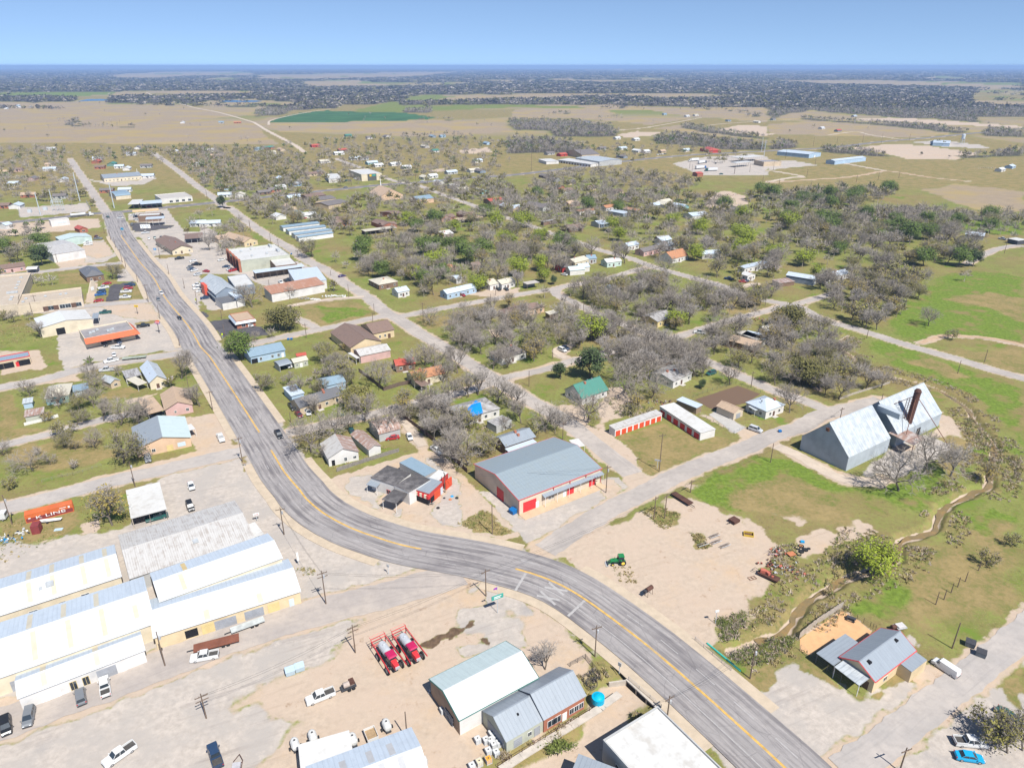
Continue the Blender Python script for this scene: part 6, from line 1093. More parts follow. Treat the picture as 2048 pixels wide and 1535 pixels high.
def semi(c, f, cab, label, tank=False):
 a, q = W(*c), W(*f); r = thing('semi_truck', label, 'truck', (a.x, a.y, 0), math.atan2(q.y-a.y, q.x-a.x), 'semi trucks')
 b = MB()
 if tank: b.lathe((-8,0,2.1), (1,0,0), [(0,.6),(.4,1.15),(11.2,1.15),(11.6,.6)], 14)
 else: b.box(-8, 5.2, -1.25, 1.25, 1.15, 4.0)
 b.build('trailer', PAINT['silver'] if tank else PAINT['white'], r)
 b = MB(); b.box(5.8, 7.6, -1.2, 1.2, .8, 3.3); b.hexa([(7.6,-1.0,.8),(9.2,-.9,.8),(9.2,.9,.8),(7.6,1.0,.8)], [(7.6,-1.0,2.0),(9.1,-.8,1.8),(9.1,.8,1.8),(7.6,1.0,2.0)]); b.build('cab', PAINT[cab], r)
 b = MB(); b.box(7.55, 7.66, -1.05, 1.05, 2.2, 3.0); b.build('windscreen', GLASS, r); b = MB(); b.box(-8, 6, -.5, .5, .8, 1.1); b.build('chassis', BUMP, r)
 for x in (-7,-5.8,4.6,5.8,8.5):
  for s in (-1, 1): w_ = wheel_mesh(.5, .3); w_.build('wheel', [TYRE, RIM], r, (x, s*1.05, .5))
 FOOT.append((a.xy, Vector((math.cos(r.rotation_euler.z), math.sin(r.rotation_euler.z))), Vector((0,1)), 9, 2)); return r
semi(Zp("e 835,170"), Zp("e 960,158"), 'white', 'white semi truck pulling a silver tank trailer on the cross road', True)
semi(Zp("N 420,590"), Zp("N 540,580"), 'blue', 'blue-cab semi with white box trailer at the truck stop edge'); semi(Zp("N 640,635"), Zp("N 540,640"), 'green', 'dark-cab semi with white box trailer beside the red-roofed shed'); semi(Zp("N 280,435"), Zp("N 150,445"), 'white', 'white semi and trailer parked nearest the cross road'); semi(Zp("N 450,480"), Zp("N 560,465"), 'darkblue', 'dark blue semi parked among the truck stop trailers')
def simple(name, label, cat, loc, rz, parts, group=None):
 """parts: [(part name, MB, material)]"""
 r = thing(name, label, cat, loc, rz, group)
 for n, b, m in parts: b.build(n, m, r)
 return r
def head(c, f): a, q = W(*c), W(*f); return (a.x, a.y, 0), math.atan2(q.y-a.y, q.x-a.x), (q-a).length
def flat_trailer(label, c0, c1, w, m, name='flatbed_trailer'):
 loc, rz, L = head(c0, c1); b = MB(); b.box(0, L, -w/2, w/2, .75, .95); f = MB(); f.box(.2, L-.2, -.5, .5, .5, .75); f.tube((L-.2,0,.6), (L+1.4,0,.55), .1, n=5); wl = MB()
 for x in (L*.25, L*.25+1.0):
  for s in (-1, 1): wl.lathe((x, s*w*.44-.12, .38), (0,1,0), [(0,.38),(.24,.38)], 12)
 return simple(name, label, 'trailer', loc, rz, [('deck', b, m), ('frame', f, BUMP), ('wheel', wl, TYRE)])
flat_trailer('long rust brown flatbed trailer beside the white utility pickup', Zp("u 405,225"), Zp("u -60,345"), 2.5, mat('rust_brown_deck', (.20,.075,.045), .8, .25, .4)); flat_trailer('long empty flatbed trailer with green ends behind the white pickup', Zp("j 1500,180"), Zp("j 1255,205"), 2.3, mat('grey_green_deck', (.30,.33,.27), .8, .25, .6)); flat_trailer('grey flatbed trailer of stacked timber along the warehouse wall', Zp("u 660,35"), Zp("u 320,160"), 1.8, mat('pale_deck', (.46,.48,.46), .8, .25, .6))
flat_trailer('small rusty brown ramp trailer beside the leaning poles', Zp("r 745,150"), Zp("r 930,265"), 2.0, RUSTD)
# ================================================================ poles, wires, signs, machinery and yard things
WOODP = mat('creosoted_pole', (.16,.115,.085), .9, .25, 1.5); STEELP = mat('galvanised_pole', (.46,.50,.52), .5, .1, 1); INSUL = mat('pole_hardware', (.38,.39,.40), .5, .2, 2)
PTOP = []
def pole(base, top, arm=0, trans=0, r=.15, m=None, name='utility_pole', label=None, look='wooden utility pole', cat='utility pole', az=None, grp='wooden utility poles'):
 g = W(*base); x, y = (top[0]-PX0)/FOC, (PY0-top[1])/FOC; dy, dz = CPT+y*SPT, -SPT+y*CPT; h = CAMH+dz*g.y/dy; h = max(3, h)
 o = thing(name, label, cat, g, 0 if az is None else az, grp)
 b = MB(); b.tube((0,0,-.1), (0,0,h), r, r*.68, 8); b.build('pole', m or WOODP, o)
 if arm:
  b = MB(); b.box(-1.2, 1.2, -.16, -.03, h-.75, h-.6)
  for k in (-1.1,-.4,.4,1.1): b.tube((k,-.1,h-.6), (k,-.1,h-.4), .05, n=5)
  if arm > 1: b.box(-1.2, 1.2, -.16, -.03, h-1.75, h-1.6)
  b.build('crossarm', WOODP if m is None else m, o)
 if trans: b = MB(); b.lathe((.32,0,h-2.2), (0,0,1), [(0,.2),(.05,.25),(.8,.25),(.88,.1)], 10); b.build('transformer', INSUL, o)
 if label is None: AUTO.append((o, look, g.xy, grp))
 PTOP.append(g+Vector((0,0,h-.5))); return o
def poles(s, **k):
 key = ZK['z']
 for tok in s.split():
  if len(tok) == 1: key = ZK[tok]; continue
  f = tok.split('/'); (a, b), (c, d) = [tuple(map(float, t.split(','))) for t in f[0].split('>')]; q = lambda x, y: (key[0]+x/key[2], key[1]+y/key[2])
  kk = dict(k)
  if len(f) > 1: kk.update(arm=int(f[1][0]), trans=int(f[1][1]), az=R(int(f[1][2:] or 0)))
  pole(q(a, b), q(c, d), **kk)
poles("q 880,1185>880,910/1035 p 1290,1265>1243,925/2130 862,555>828,275/1120 u 1590,355>1570,70/2035 65,1025>5,775/2035 t 1690,490>1600,140/0125 v 1995,395>2005,75/1120 75,1245>72,960 w 690,1000>738,795/1135 1535,620>1600,295/0120 q 945,550>945,245 A 1770,880>1755,510/10110 B 1925,850>1935,480/1120 r 550,400>573,165/1040 660,390>697,140/1040 925,125>937,0/1040 m 605,1340>640,955/1020 1745,1250>1768,1055")
poles("n 1440,305>1475,185 1685,200>1715,85 365,725>378,615/1030 745,555>752,500 j 1385,1500>1325,1240/0110 o 125,450>40,150/0110 k 435,1245>400,990/1140 930,840>915,740 130,715>113,515/1020 l 1320,475>1320,315 1665,1015>1668,835/1020 1562,190>1565,60 m 1545,485>1578,320/1020 s 1390,1535>1445,1300 x 910,1560>945,1345/1020 i 1865,490>1890,340 g 238,1230>238,1050/1020 930,1065>930,960 f 1090,1410>1078,1260/1020 1785,1170>1780,1060 1770,1240>1768,1150 805,490>800,395/1020 i 610,1260>630,1180 h 1690,1080>1700,960")
poles("e 1070,340>1055,255 1520,1045>1490,860/1120 1640,1220>1612,1070 1290,690>1268,590 1253,640>1225,500/1020 1185,490>1160,380 1135,410>1110,300 1410,840>1400,760 340,1190>310,1045 385,1140>335,970/1020 590,640>570,550 1730,760>1738,650 1890,905>1860,800 2020,1070>2005,930 1640,600>1612,470/1110 f 225,1215>215,1130 255,1390>250,1270 710,890>708,815 955,1310>960,1190 1005,590>1008,520 515,310>510,220 725,440>718,340 1340,770>1335,720 1525,995>1525,860 j 1955,610>1955,330 1840,60>1838,-20 m 840,120>845,30 g 1875,1180>1880,1030 740,850>740,725 980,970>980,890")
poles("a 640,1210>600,980 915,1265>885,1060 325,1320>280,1140 420,1230>390,1115 c 2015,850>2030,725 1995,810>2005,700", r=.45, m=STEELP, look='tall steel transmission pole', grp='steel transmission poles', cat='transmission pole')
poles("c 155,968>155,820 545,908>548,790 940,850>940,745 1600,835>1600,740 1780,990>1785,930 1440,970>1445,915 1420,950>1420,880 b 765,1085>752,910/1120 1278,1045>1275,870/1120 d 360,775>370,700 755,740>762,660 905,750>918,670 1130,725>1140,670 310,1015>315,950 705,1060>730,1000 880,1040>900,980 1045,1025>1050,965 88,1080>90,1030 345,1085>348,1040 550,750>555,690 140,870>145,790 375,925>380,860 a 1660,1200>1655,1115 2005,1450>2000,1360 960,585>958,555 N 1110,695>1140,550 1425,660>1440,480 1910,620>1935,430 1690,885>1705,720 2030,920>2035,830", r=.2)
def wire(i, j, dz=0, sag=.8):
 a, b = PTOP[i]+Vector((0,0,dz)), PTOP[j]+Vector((0,0,dz)); mb = MB(); n = 14; q = a
 for k in range(1, n+1):
  t = k/n; p = a.lerp(b, t)-Vector((0,0,sag*4*t*(1-t))); mb.tube(q, p, .022, n=3, caps=False); q = p
 return mb
WIREM = mat('wire_black', (.03,.03,.03), .6, 0)
def cable(i, j, label, n=2):
 mb = MB()
 for k in range(n):
  w_ = wire(i, j, -.35*k, .9+.25*k); o = len(mb.v); mb.v += w_.v; mb.f += [[x+o for x in f] for f in w_.f]; mb.m += w_.m
 tag(mb.build('power_line', WIREM), label, 'power line', 'overhead power lines')
for i, j, lb in ((4,3,'power lines over the dusty frontage street'),(3,0,'power lines from the yard pole to the highway pole'),(0,15,'power lines crossing the highway to the tractor lot'),(1,2,'power lines beside the white warehouses and highway bend'),(0,1,'power lines across the wide paved junction'),(13,15,'power lines between the two tractor lot poles'),(15,17,'power lines along the lower street by the meadow'),(8,9,'power lines over the highway near the culvert'),(17,20,'power lines along the lane to the grain elevator'),(11,12,'power lines over the corner lot to the red-trimmed building')):
 cable(i, j, lb)
def sign(name, label, base, h, panel, m, ptxt=None, rz=0, round_=False, post=.07, cat='sign', pm=None):
 g = W(*base); o = thing(name, label, cat, g, rz); b = MB(); b.tube((0,0,0), (0,0,h), post, n=6); b.build('post', pm or STEELP, o); w, hh = panel; b = MB()
 if round_:
  b.lathe((0,.09,h), (0,-1,0), [(0,1),(.18,1)], 20); b.v = [(x*w/2, y, h+(z-h)*hh/2) for x, y, z in b.v]
 else: b.box(-w/2, w/2, -.09, .09, h-hh/2, h+hh/2)
 b.build('panel', m, o); return o, h
YS = mat('yellow_sign_face', (.70,.47,.03), .5, .1, .6); GS = mat('green_sign_face', (.05,.32,.26), .5, .1, .6); RS = mat('red_sign_face', (.60,.03,.05), .4, .1, .6); BS = mat('blue_sign_face', (.02,.25,.55), .4, .1, .6); LIME = mat('lime_sign_face', (.62,.75,.02), .5, 0)
def bars(o, h, w, hh, rows, m, d=-.1):
 b = MB()
 for k in range(rows):
  z = h+hh/2-hh*(k+.75)/(rows+.5); b.box(-w*.4+.1*k, w*.4-.25*k, d-.02, d, z-hh*.1, z+hh*.1)
 b.build('lettering', m, o)
o, h = sign('shop_sign', 'green shop sign with white lettering below a purple flag on a tall pole', Zp("H 770,1325"), 4.7, (3.0, 1.1), GS, rz=R(28)); bars(o, h, 2.4, 1.0, 2, WL)
b = MB(); b.tube((0,0,4.7), (0,0,8.0), .04, n=5); b.build('mast', STEELP, o); b = MB(); b.add([(0,0,7.5),(-.5,.1,7.4),(-1.0,-.05,7.45),(-.95,0,7.0),(-.5,.1,6.95),(-.1,0,6.8),(0,.03,7.5),(-.5,.13,7.4),(-1.0,-.02,7.45),(-.95,.03,7.0),(-.5,.13,6.95),(-.1,.03,6.8)], [(0,1,4,5),(1,2,3,4),(11,10,7,6),(10,9,8,7)]); b.build('flag', mat('purple_flag', (.28,.05,.38), .7, .1, 1), o)
o, h = sign('restaurant_sign', 'red and blue oval restaurant sign lettered DQ on a dark pole by the highway', Zp("e 1632,1360"), 5.4, (2.5, 1.6), RS, rz=R(-8), round_=True, post=.14, pm=BUMP); lettering(o, 'DQ', 1.0, (0,-.13,h), (R(90),0,0), WL, scx=1.25); b = MB(); b.lathe((0,.075,h), (0,-1,0), [(0,1),(.15,1)], 20); b.v = [(x*1.35, y, h-.12+(z-h)*.86) for x, y, z in b.v]; b.build('rim', BS, o); b = MB(); b.box(-.2, 1.3, -.06, .06, h+.55, h+1.0); b.build('top_panel', mat('orange_sign', (.7,.25,.04), .5, .1, .6), o)
o, h = sign('yellow_sign', 'yellow sign board on a dark post with bollards before the garage', Zp("e 1410,1165"), 4.2, (2.1, 1.0), YS, rz=R(-8), post=.1, pm=BUMP); bars(o, h, 1.8, .9, 1, mat('dark_sign_letters', (.2,.12,.03), .6, 0))
o, h = sign('blue_sign', 'bright blue square sign before the brown-roofed clinic', Zp("J 1225,1005"), 3.4, (1.9, 1.3), BS, rz=R(-8)); bars(o, h, 1.6, 1.2, 1, WL)
o, h = sign('street_sign', 'white hanging sign on a post beside the white warehouse lot', Zp("p 1010,865"), 2.6, (.5, 2.4), WHITE, rz=R(30))
o, h = sign('shop_sign', 'small slanted white and red sign at the old warehouse corner', Zp("p 585,415"), 2.2, (1.6, .7), WHITE, rz=R(25)); bars(o, h, 1.4, .5, 1, RS)
sign('warning_sign', 'round lime warning sign beside the dark parking lot', Zp("M 585,230"), 2.4, (1.0, 1.0), LIME, rz=R(-20), round_=True); sign('warning_sign', 'lime diamond warning sign near the hardware store', Zp("K 90,870"), 2.4, (.9, 1.0), LIME, rz=R(-20))
o, h = sign('board_sign', 'pale board sign beside the tall pole on the storage lot lawn', Zp("m 585,1310"), 2.9, (2.0, .5), INSUL, rz=R(-22)); sign('flag_sign', 'white flag sign on a thin post at the edge of the tractor lot', Zp("r 1180,1465"), 3.6, (1.0, .5), WHITE, rz=R(20)); sign('traffic_sign', 'traffic sign facing away beside the culvert railing', Zp("w 195,570"), 2.6, (.75, .9), INSUL, rz=R(-40)); sign('traffic_sign', 'traffic sign on the tip of the tan pavement island', Zp("p 1930,960"), 2.6, (.7, .7), INSUL, rz=R(-30)); sign('traffic_sign', 'small traffic sign on the grass island by the left street', Zp("k 460,1290"), 1.2, (1.2, .5), mat('tan_sign', (.4,.3,.2), .8, .1, 1), rz=R(-20))
T = B('farm_store', 'store', 'beige flat-roofed store with black sign panel in yellow and green', "L 437,303 852,273 130,212", 6.0, roof='flat', para=.3, wall='cream', rf='flatwhite', mode='D', lm='the beige sign-fronted store'); b = MB(); b.box(T.L*.30, T.L*.72, -1.0, -.05, 0, 7.2); b.build('entrance_block', mat('charcoal_panel', (.10,.10,.09), .6, .1, .5), T.root); b = MB(); b.box(T.L*.38, T.L*.48, -1.08, -1.0, 4.6, 6.6); b.build('sign_emblem', YS, T.root); b = MB(); b.box(T.L*.51, T.L*.68, -1.08, -1.0, 4.9, 6.3); b.build('sign_panel', GS, T.root)
T = B('church', 'church', 'brick church with grey and tan gable roof and white spire', "L 835,748 1292,702 692,657", 3.4, axis='y', rise=5.0, wall='salmon', rf='tansh', rf2='grey', mode='D', lm='the brick church'); b = MB(); b.tube((T.L/2,T.D*.9,8), (T.L/2,T.D*.9,18), .7, .05, 6); b.build('spire', WHITE, T.root)
B('hall', 'hall', 'blue-roofed hall with peach wall near the brick church', "L 1592,817 1922,777 1862,717", 3.4, rise=1.6, wall='salmon', rf='blue', lm='the blue-roofed hall'); B('store', 'store', 'white metal building left of the beige sign-fronted store', "b 582,1032 684,1027 512,1000", 3.6, roof='shed', rise=.5, wall='white', rf='flatwhite', mode='D', lm='the low white metal building')
B('storage_building', 'storage units', 'long white storage row along the cross road', "c 365,878 630,914 630,892", 3.0, roof='shed', rise=.3, wall='white', rf='flatwhite', ops=[('garage_door','F',(k+.5)/12,2.0,0,2.1,'brown','unit_door') for k in range(12)], lm='the long white storage row'); B('storage_building', 'storage units', 'short white storage block beside the long row', "c 275,893 375,888 370,868", 3.0, roof='shed', rise=.3, wall='white', rf='flatwhite')
B('metal_building', 'metal building', 'long grey metal building behind the white storage row', "c 510,862 700,893 700,850", 5.0, rise=1.0, wall='grey', rf='galv', lm='the long grey metal building'); B('church', 'church', 'big grey shingle-roofed church beyond the storage row', "c 560,840 700,832 690,800", 4.0, rise=4.0, wall='tan', rf='shingle'); B('metal_building', 'metal building', 'long pale blue metal building by the eastern cross road', "d 75,812 330,835 320,815".replace("320,815","328,812"), 4.5, rise=1.2, wall='blue', rf='sky', lm='the long pale blue building', ops=[('garage_door','R',.5,3,0,3,'white')]); B('metal_building', 'metal building', 'blue-green metal building in the eastern field', "d 465,880 535,888 690,850", 4.0, axis='y', rise=1.0, wall='blue', rf='sky', lm='the blue-green field building')
T = B('truck_stop', 'store', 'flat-roofed truck stop store beyond the fuel canopies', "N 1720,455 2080,440 1530,415", 4.5, roof='flat', para=.4, wall='tan', rf='flatgrey', mode='D', lm='the truck stop'); sub_roof(T, "N 1160,470 1480,440 1390,420", 5.0, 'flatwhite', 'canopy_roof', True, 0, None, 'C', .5); sub_roof(T, "N 1200,365 1715,325 1600,300", 5.2, 'flatwhite', 'canopy_roof', True, 0, None, 'C', .5)
B('shed', 'shed', 'small red-roofed brick shed at the truck stop edge', "N 360,690 478,685 450,655", 3, rise=1.0, wall='brick', rf='redroof'); B('barn', 'barn', 'bright red-roofed barn across the road from the truck stop', "N 600,215 835,210 800,160", 3, roof='hip', rise=2.5, wall='red', rf='redroof', lm='the red-roofed barn'); B('plant_building', 'building', 'blue-roofed plant building with white end in the gravel yard', "d 1320,742 1455,748 1450,725", 4, rise=1, wall='blue', rf='sky', lm='the gravel yard plant'); r = thing('silo_tower', 'pale concrete batching tower in the gravel yard', 'tower', W(*Zp("d 1550,755"))); b = MB(); [b.tube((x,y,0), (x,y,9), .3, n=5) for x in (-2,2) for y in (-2,2)]; b.lathe((0,0,6), (0,0,1), [(0,.5),(3,2.6),(9,2.6),(10,1)], 12); b.build('hopper', STEELP, r)
def gen_house(px, wall, rf, ang, L=12, D=8, kind='house', look=None):
 """a far house by the middle of its roof"""
 c = W(*px, 3).xy; ax = Vector((math.cos(ang), math.sin(ang))); ay = Vector((-ax.y, ax.x)); A_ = c-ax*L/2-ay*D/2; T = Bld(); T.L, T.D, T.h = L, D, 2.7
 T.root = thing(kind, None, kind.replace('_', ' '), (A_.x, A_.y, 0), ang, 'houses in the far part of town'); T.rz, T.A, T.ax, T.ay = ang, A_, ax, ay; FOOT.append((c, ax, ay, L/2, D/2))
 w = MB(); w.add([(0,0,0),(L,0,0),(L,D,0),(0,D,0),(0,0,2.7),(L,0,2.7),(L,D,2.7),(0,D,2.7),(0,D/2,4.4),(L,D/2,4.4)], [(0,1,5,4),(1,2,6,5),(2,3,7,6),(3,0,4,7),(7,4,8),(5,6,9)]); w.build('wall', wm(wall), T.root)
 r = MB(); roof_gable(r, L, D, 2.7, 1.7, 'x', .4); r.build('roof', rm(rf), T.root); b = MB()
 for k in range(3): b.box(L*(k+.4)/3-.5, L*(k+.4)/3+.5, -.05, .03, 1.0, 2.1)
 b.box(L*.52, L*.52+.95, -.05, .04, 0, 2.05); b.build('window_row' if False else 'facade_opening', GLASS, T.root)
 rn = dict(brownsh='brown', tansh='tan', shingle='grey shingle', sky='pale metal', blue='blue metal', green='green', redroof='red', white='white', orange='orange', cream='cream', darkgrey='dark grey', mossy='mottled grey', flatwhite='white')[rf]
 AUTO.append((T.root, look or f'{rn}-roofed {wall} {kind.replace("_", " ")}', c, 'houses in the far part of town'))
HS = "a 410,785/white/white/15 140,950/pink/brownsh 30,970/tan/tansh 405,910/tan/tansh 400,945/white/sky 780,860/white/sky 770,885/brick/redroof 800,930/brick/brownsh 895,905/green/green 955,925/white/sky 1015,940/white/white 1050,825/white/sky 1100,775/white/shingle 1170,920/grey/shingle 505,1030/white/sky 855,1115/brick/shingle 480,1160/grey/shingle 110,1060/white/sky 230,1150/brick/tansh 130,1235/white/sky 30,1235/brick/brownsh 1400,805/white/white 1420,825/brick/brownsh 1540,880/tan/tansh 1660,965/brick/brownsh 1730,840/brown/tansh 1840,1090/blue/shingle 1800,1150/white/sky 1920,1150/white/cream 1180,1000/white/sky 1585,1375/white/sky 1690,1375/white/sky 260,1020/pink/shingle 1570,910/white/white 1680,795/white/white 1000,1110/white/sky"
HS += " b 20,785/blue/blue 100,775/brick/green 200,790/tan/tansh 125,815/white/cream 470,760/red/redroof 690,795/brown/redroof 660,820/white/white 545,885/white/cream 440,985/tan/brownsh 500,970/brown/shingle 200,1020/white/sky 310,1065/blue/sky 140,1110/brick/shingle 60,1130/brown/shingle 190,1090/white/white 790,860/white/sky 860,860/grey/shingle 925,895/teal/sky 975,915/white/white 1110,905/white/white 1200,930/white/white 1350,1010/white/cream 1410,1000/white/white 1560,970/grey/sky 1740,955/white/cream 1790,960/slate/shingle 1460,1050/white/sky 1580,1080/white/white 1650,1110/white/cream 1800,1120/teal/white 1920,1195/brick/redroof 1350,765/white/cream 1430,800/white/green 1410,685/slate/blue 1490,685/blue/blue 735,680/green/green 905,695/white/shingle 1045,685/white/shingle 1845,740/blue/blue 1990,735/brown/shingle 1770,880/white/sky 180,1320/white/white 410,1310/white/white 340,1300/blue/blue 690,1370/brick/brownsh 1050,1390/brick/brownsh 1520,1330/brick/brownsh 1700,1310/brick/brownsh 300,1170/white/sky 270,1245/tan/tansh"
HS += " c 600,570/slate/shingle 880,780/white/sky 720,780/grey/shingle 880,845/slate/shingle 1000,800/white/white 1070,805/white/white 1200,805/tan/tansh 1390,795/white/sky 300,820/grey/shingle 400,830/red/redroof 990,710/white/white 840,700/white/white 1220,510/blue/blue 1400,525/white/white 1470,518/white/cream 1730,560/blue/shingle 1960,570/white/cream 430,1115/grey/brownsh 620,1095/tan/brownsh 830,1125/tan/brownsh 920,1150/brown/brownsh 620,1155/tan/brownsh 460,1050/tan/shingle 360,1085/brick/shingle 330,1025/grey/shingle 260,1000/brown/shingle 240,1240/white/shingle 480,1220/brick/tansh 40,1250/tan/sky 1220,1205/yellow/cream 1130,1235/grey/sky 1340,1240/teal/sky 1840,1265/white/shingle 1490,1310/white/sky 720,1380/slate/sky 500,1410/brown/brownsh 1210,1510/grey/sky d 430,620/white/white 560,640/slate/redroof 690,525/grey/sky 1940,925/blue/sky 1860,950/white/white 1330,730/blue/sky 40,550/grey/shingle a 145,440/blue/white 150,455/white/white 1900,575/brick/orange 1460,575/white/white 1770,575/grey/blue 50,465/white/white"
def far_houses():
 key = ZK['z']; rr = random.Random(4)
 for tok in HS.split():
  if len(tok) == 1: key = ZK[tok]; continue
  p, wl, rf = tok.split('/')[:3]; x, y = map(float, p.split(',')); gen_house((key[0]+x/key[2], key[1]+y/key[2]), wl, rf, R(rr.choice([38, 38, 42, -52]))if key[0] > 0 else R(rr.choice([12, 14, -76])), rr.uniform(10, 15), rr.uniform(7, 9))
far_houses()
SRED, CRIM, TANKG = mat('sprayer_red', (.55,.035,.04), .35, .1, .6, spec=.5), mat('crimson_cab_roof', (.42,.015,.08), .35, .05, .6, spec=.5), mat('grey_poly_tank', (.42,.44,.46), .5, .1, .6)
def sprayer(label, c, f):
 loc, rz, _ = head(c, f); r = thing('crop_sprayer', label, 'farm sprayer', loc, rz, 'red crop sprayers in the yard'); r.scale = (1.1,)*3
 b = MB(); b.box(-3.6, 3.4, -.6, .6, 1.1, 1.5); [b.box(x-.12, x+.12, -1.5, 1.5, 1.0, 1.3) for x in (-1.9, 2.3)]; b.build('chassis', BUMP, r)
 b = MB(); b.hexa([(1.9,-.62,1.5),(3.7,-.5,1.5),(3.7,.5,1.5),(1.9,.62,1.5)], [(1.9,-.55,2.45),(3.5,-.42,2.2),(3.5,.42,2.2),(1.9,.55,2.45)]); b.build('hood', SRED, r); b = MB(); b.box(3.5, 3.75, -.45, .45, 1.5, 2.05); b.build('grille', INSUL, r)
 b = MB(); b.hexa([(.2,-.75,1.5),(1.9,-.75,1.5),(1.9,.75,1.5),(.2,.75,1.5)], [(.3,-.72,3.1),(1.8,-.72,3.1),(1.8,.72,3.1),(.3,.72,3.1)]); b.build('cab', GLASS, r); b = MB(); b.hexa([(.0,-.9,3.1),(2.1,-.9,3.1),(2.1,.9,3.1),(0,.9,3.1)], [(.2,-.75,3.35),(1.9,-.7,3.35),(1.9,.7,3.35),(.2,.75,3.35)]); b.build('cab_roof', CRIM, r)
 b = MB(); b.lathe((-3.3,0,2.25), (1,0,0), [(0,.4),(.15,.8),(.9,.85),(1.7,.85),(2.6,.85),(3.1,.8),(3.25,.4)], 16); [b.lathe((x,0,2.25), (1,0,0), [(0,.88),(.08,.88)], 16) for x in (-2.4,-1.4)]; b.lathe((-2.0,0,3.0), (0,0,1), [(0,.3),(.2,.3),(.25,.15)], 10); b.build('tank', TANKG, r, smooth=False)
 for sx in (-1.9, 2.3):
  for s in (-1, 1): w_ = MB(); w_.lathe((0,-.19,0), (0,1,0), [(0,.62),(.04,.85),(.34,.85),(.38,.62)], 18, 0); w_.lathe((0,-.21,0), (0,1,0), [(0,.2),(.02,.5),(.4,.5),(.42,.2)], 12, 1); w_.build('wheel', [TYRE, INSUL], r, (sx, s*1.5, .85))
 b = MB()
 for s in (-1, 1):
  b.tube((-4.6,s*1.5,2.7), (3.9,s*1.75,1.9), .09, n=5); b.tube((-4.6,s*1.5,2.1), (3.9,s*1.75,1.7), .06, n=5)
  for k in range(9): x = -4.4+k*.95; b.tube((x,s*(1.5+.03*k),2.68-.09*k), (x+.5,s*(1.5+.03*k),2.1-.05*k), .035, n=4)
  b.tube((-4.6,s*1.5,.9), (-4.6,s*1.5,3.2), .08, n=5)
 for z in (1.4, 2.4, 3.1): b.tube((-4.6,-1.5,z), (-4.6,1.5,z), .08, n=5)
 for s in (-1, 1): b.tube((-4.6,s*.8,1.2), (-3.5,s*.5,1.4), .08, n=5); b.tube((-5.4,s*1.5,3.0), (-4.6,s*1.5,3.1), .05, n=4)
 b.tube((-5.4,-1.5,3.0), (-5.4,1.5,3.0), .03, n=4); b.build('boom', SRED, r); b = MB(); b.tube((.5,-.95,1.2), (1.3,-1.3,.4), .05, n=4); b.tube((.9,-.95,1.2), (1.7,-1.3,.4), .05, n=4); b.build('ladder', BUMP, r)
sprayer('red crop sprayer parked nearer the pickup, on the left of the pair', Zp("C 500,960"), Zp("C 760,1320")); sprayer('red crop sprayer parked nearer the white warehouse, on the right of the pair', Zp("C 1030,745"), Zp("C 1290,1090"))
TG, TY = mat('tractor_green', (.02,.19,.06), .4, .15, .8), mat('tractor_yellow', (.75,.55,.08), .5, .1, .8)
loc, rz, _ = head(Zp("G 600,600"), Zp("G 350,620")); r = thing('farm_tractor', 'green farm tractor with yellow wheels and front loader on the sandy lot', 'tractor', loc, rz)
b = MB(); b.hexa([(.2,-.4,.9),(2.3,-.33,.9),(2.3,.33,.9),(.2,.4,.9)], [(.2,-.38,1.65),(2.2,-.28,1.5),(2.2,.28,1.5),(.2,.38,1.65)]); b.box(-1.2, .3, -.35, .35, .6, 1.2); b.build('hood', TG, r); b = MB(); b.hexa([(-1.2,-.7,1.2),(.2,-.65,1.2),(.2,.65,1.2),(-1.2,.7,1.2)], [(-1.1,-.65,2.5),(.0,-.6,2.5),(.0,.6,2.5),(-1.1,.65,2.5)]); b.build('cab', GLASS, r); b = MB(); b.box(-1.3, .15, -.75, .75, 2.5, 2.65); [b.tube(p, (p[0]*.9, p[1]*.95, 2.5), .06, n=4) for p in ((-1.2,-.7,1.2),(.2,-.65,1.2),(.2,.65,1.2),(-1.2,.7,1.2))]; b.build('cab_roof', TG, r); b = MB(); [b.box(-1.5, -.2, s*.75-.2, s*.75+.2, 1.5, 1.6) for s in (-1,1)]; b.build('fender', TG, r)
for s in (-1, 1):
 w_ = MB(); w_.lathe((0,-.22,0), (0,1,0), [(0,.6),(.04,.82),(.4,.82),(.44,.6)], 18, 0); w_.lathe((0,-.24,0), (0,1,0), [(0,.15),(.02,.45),(.46,.45),(.48,.15)], 14, 1); w_.build('rear_wheel', [TYRE, TY], r, (-.9, s*.85, .82)); w_ = MB(); w_.lathe((0,-.13,0), (0,1,0), [(0,.3),(.03,.42),(.23,.42),(.26,.3)], 14, 0); w_.lathe((0,-.15,0), (0,1,0), [(0,.1),(.02,.22),(.28,.22),(.3,.1)], 12, 1); w_.build('front_wheel', [TYRE, TY], r, (1.7, s*.7, .42))
b = MB()
for s in (-1, 1): b.tube((-.1,s*.55,1.5), (1.9,s*.55,1.35), .09, n=5); b.tube((1.9,s*.55,1.35), (2.9,s*.55,.5), .09, n=5)
b.build('loader_arm', TG, r); b = MB(); b.add([(2.8,-.95,.1),(3.4,-.95,.12),(2.9,-.95,.75),(2.8,.95,.1),(3.4,.95,.12),(2.9,.95,.75)], [(0,1,2),(5,4,3),(0,2,5,3),(1,0,3,4)]); b.build('bucket', INSUL, r); b = MB(); b.tube((1.2,.2,1.6), (1.2,.2,2.4), .05, n=6); b.build('exhaust', BUMP, r)
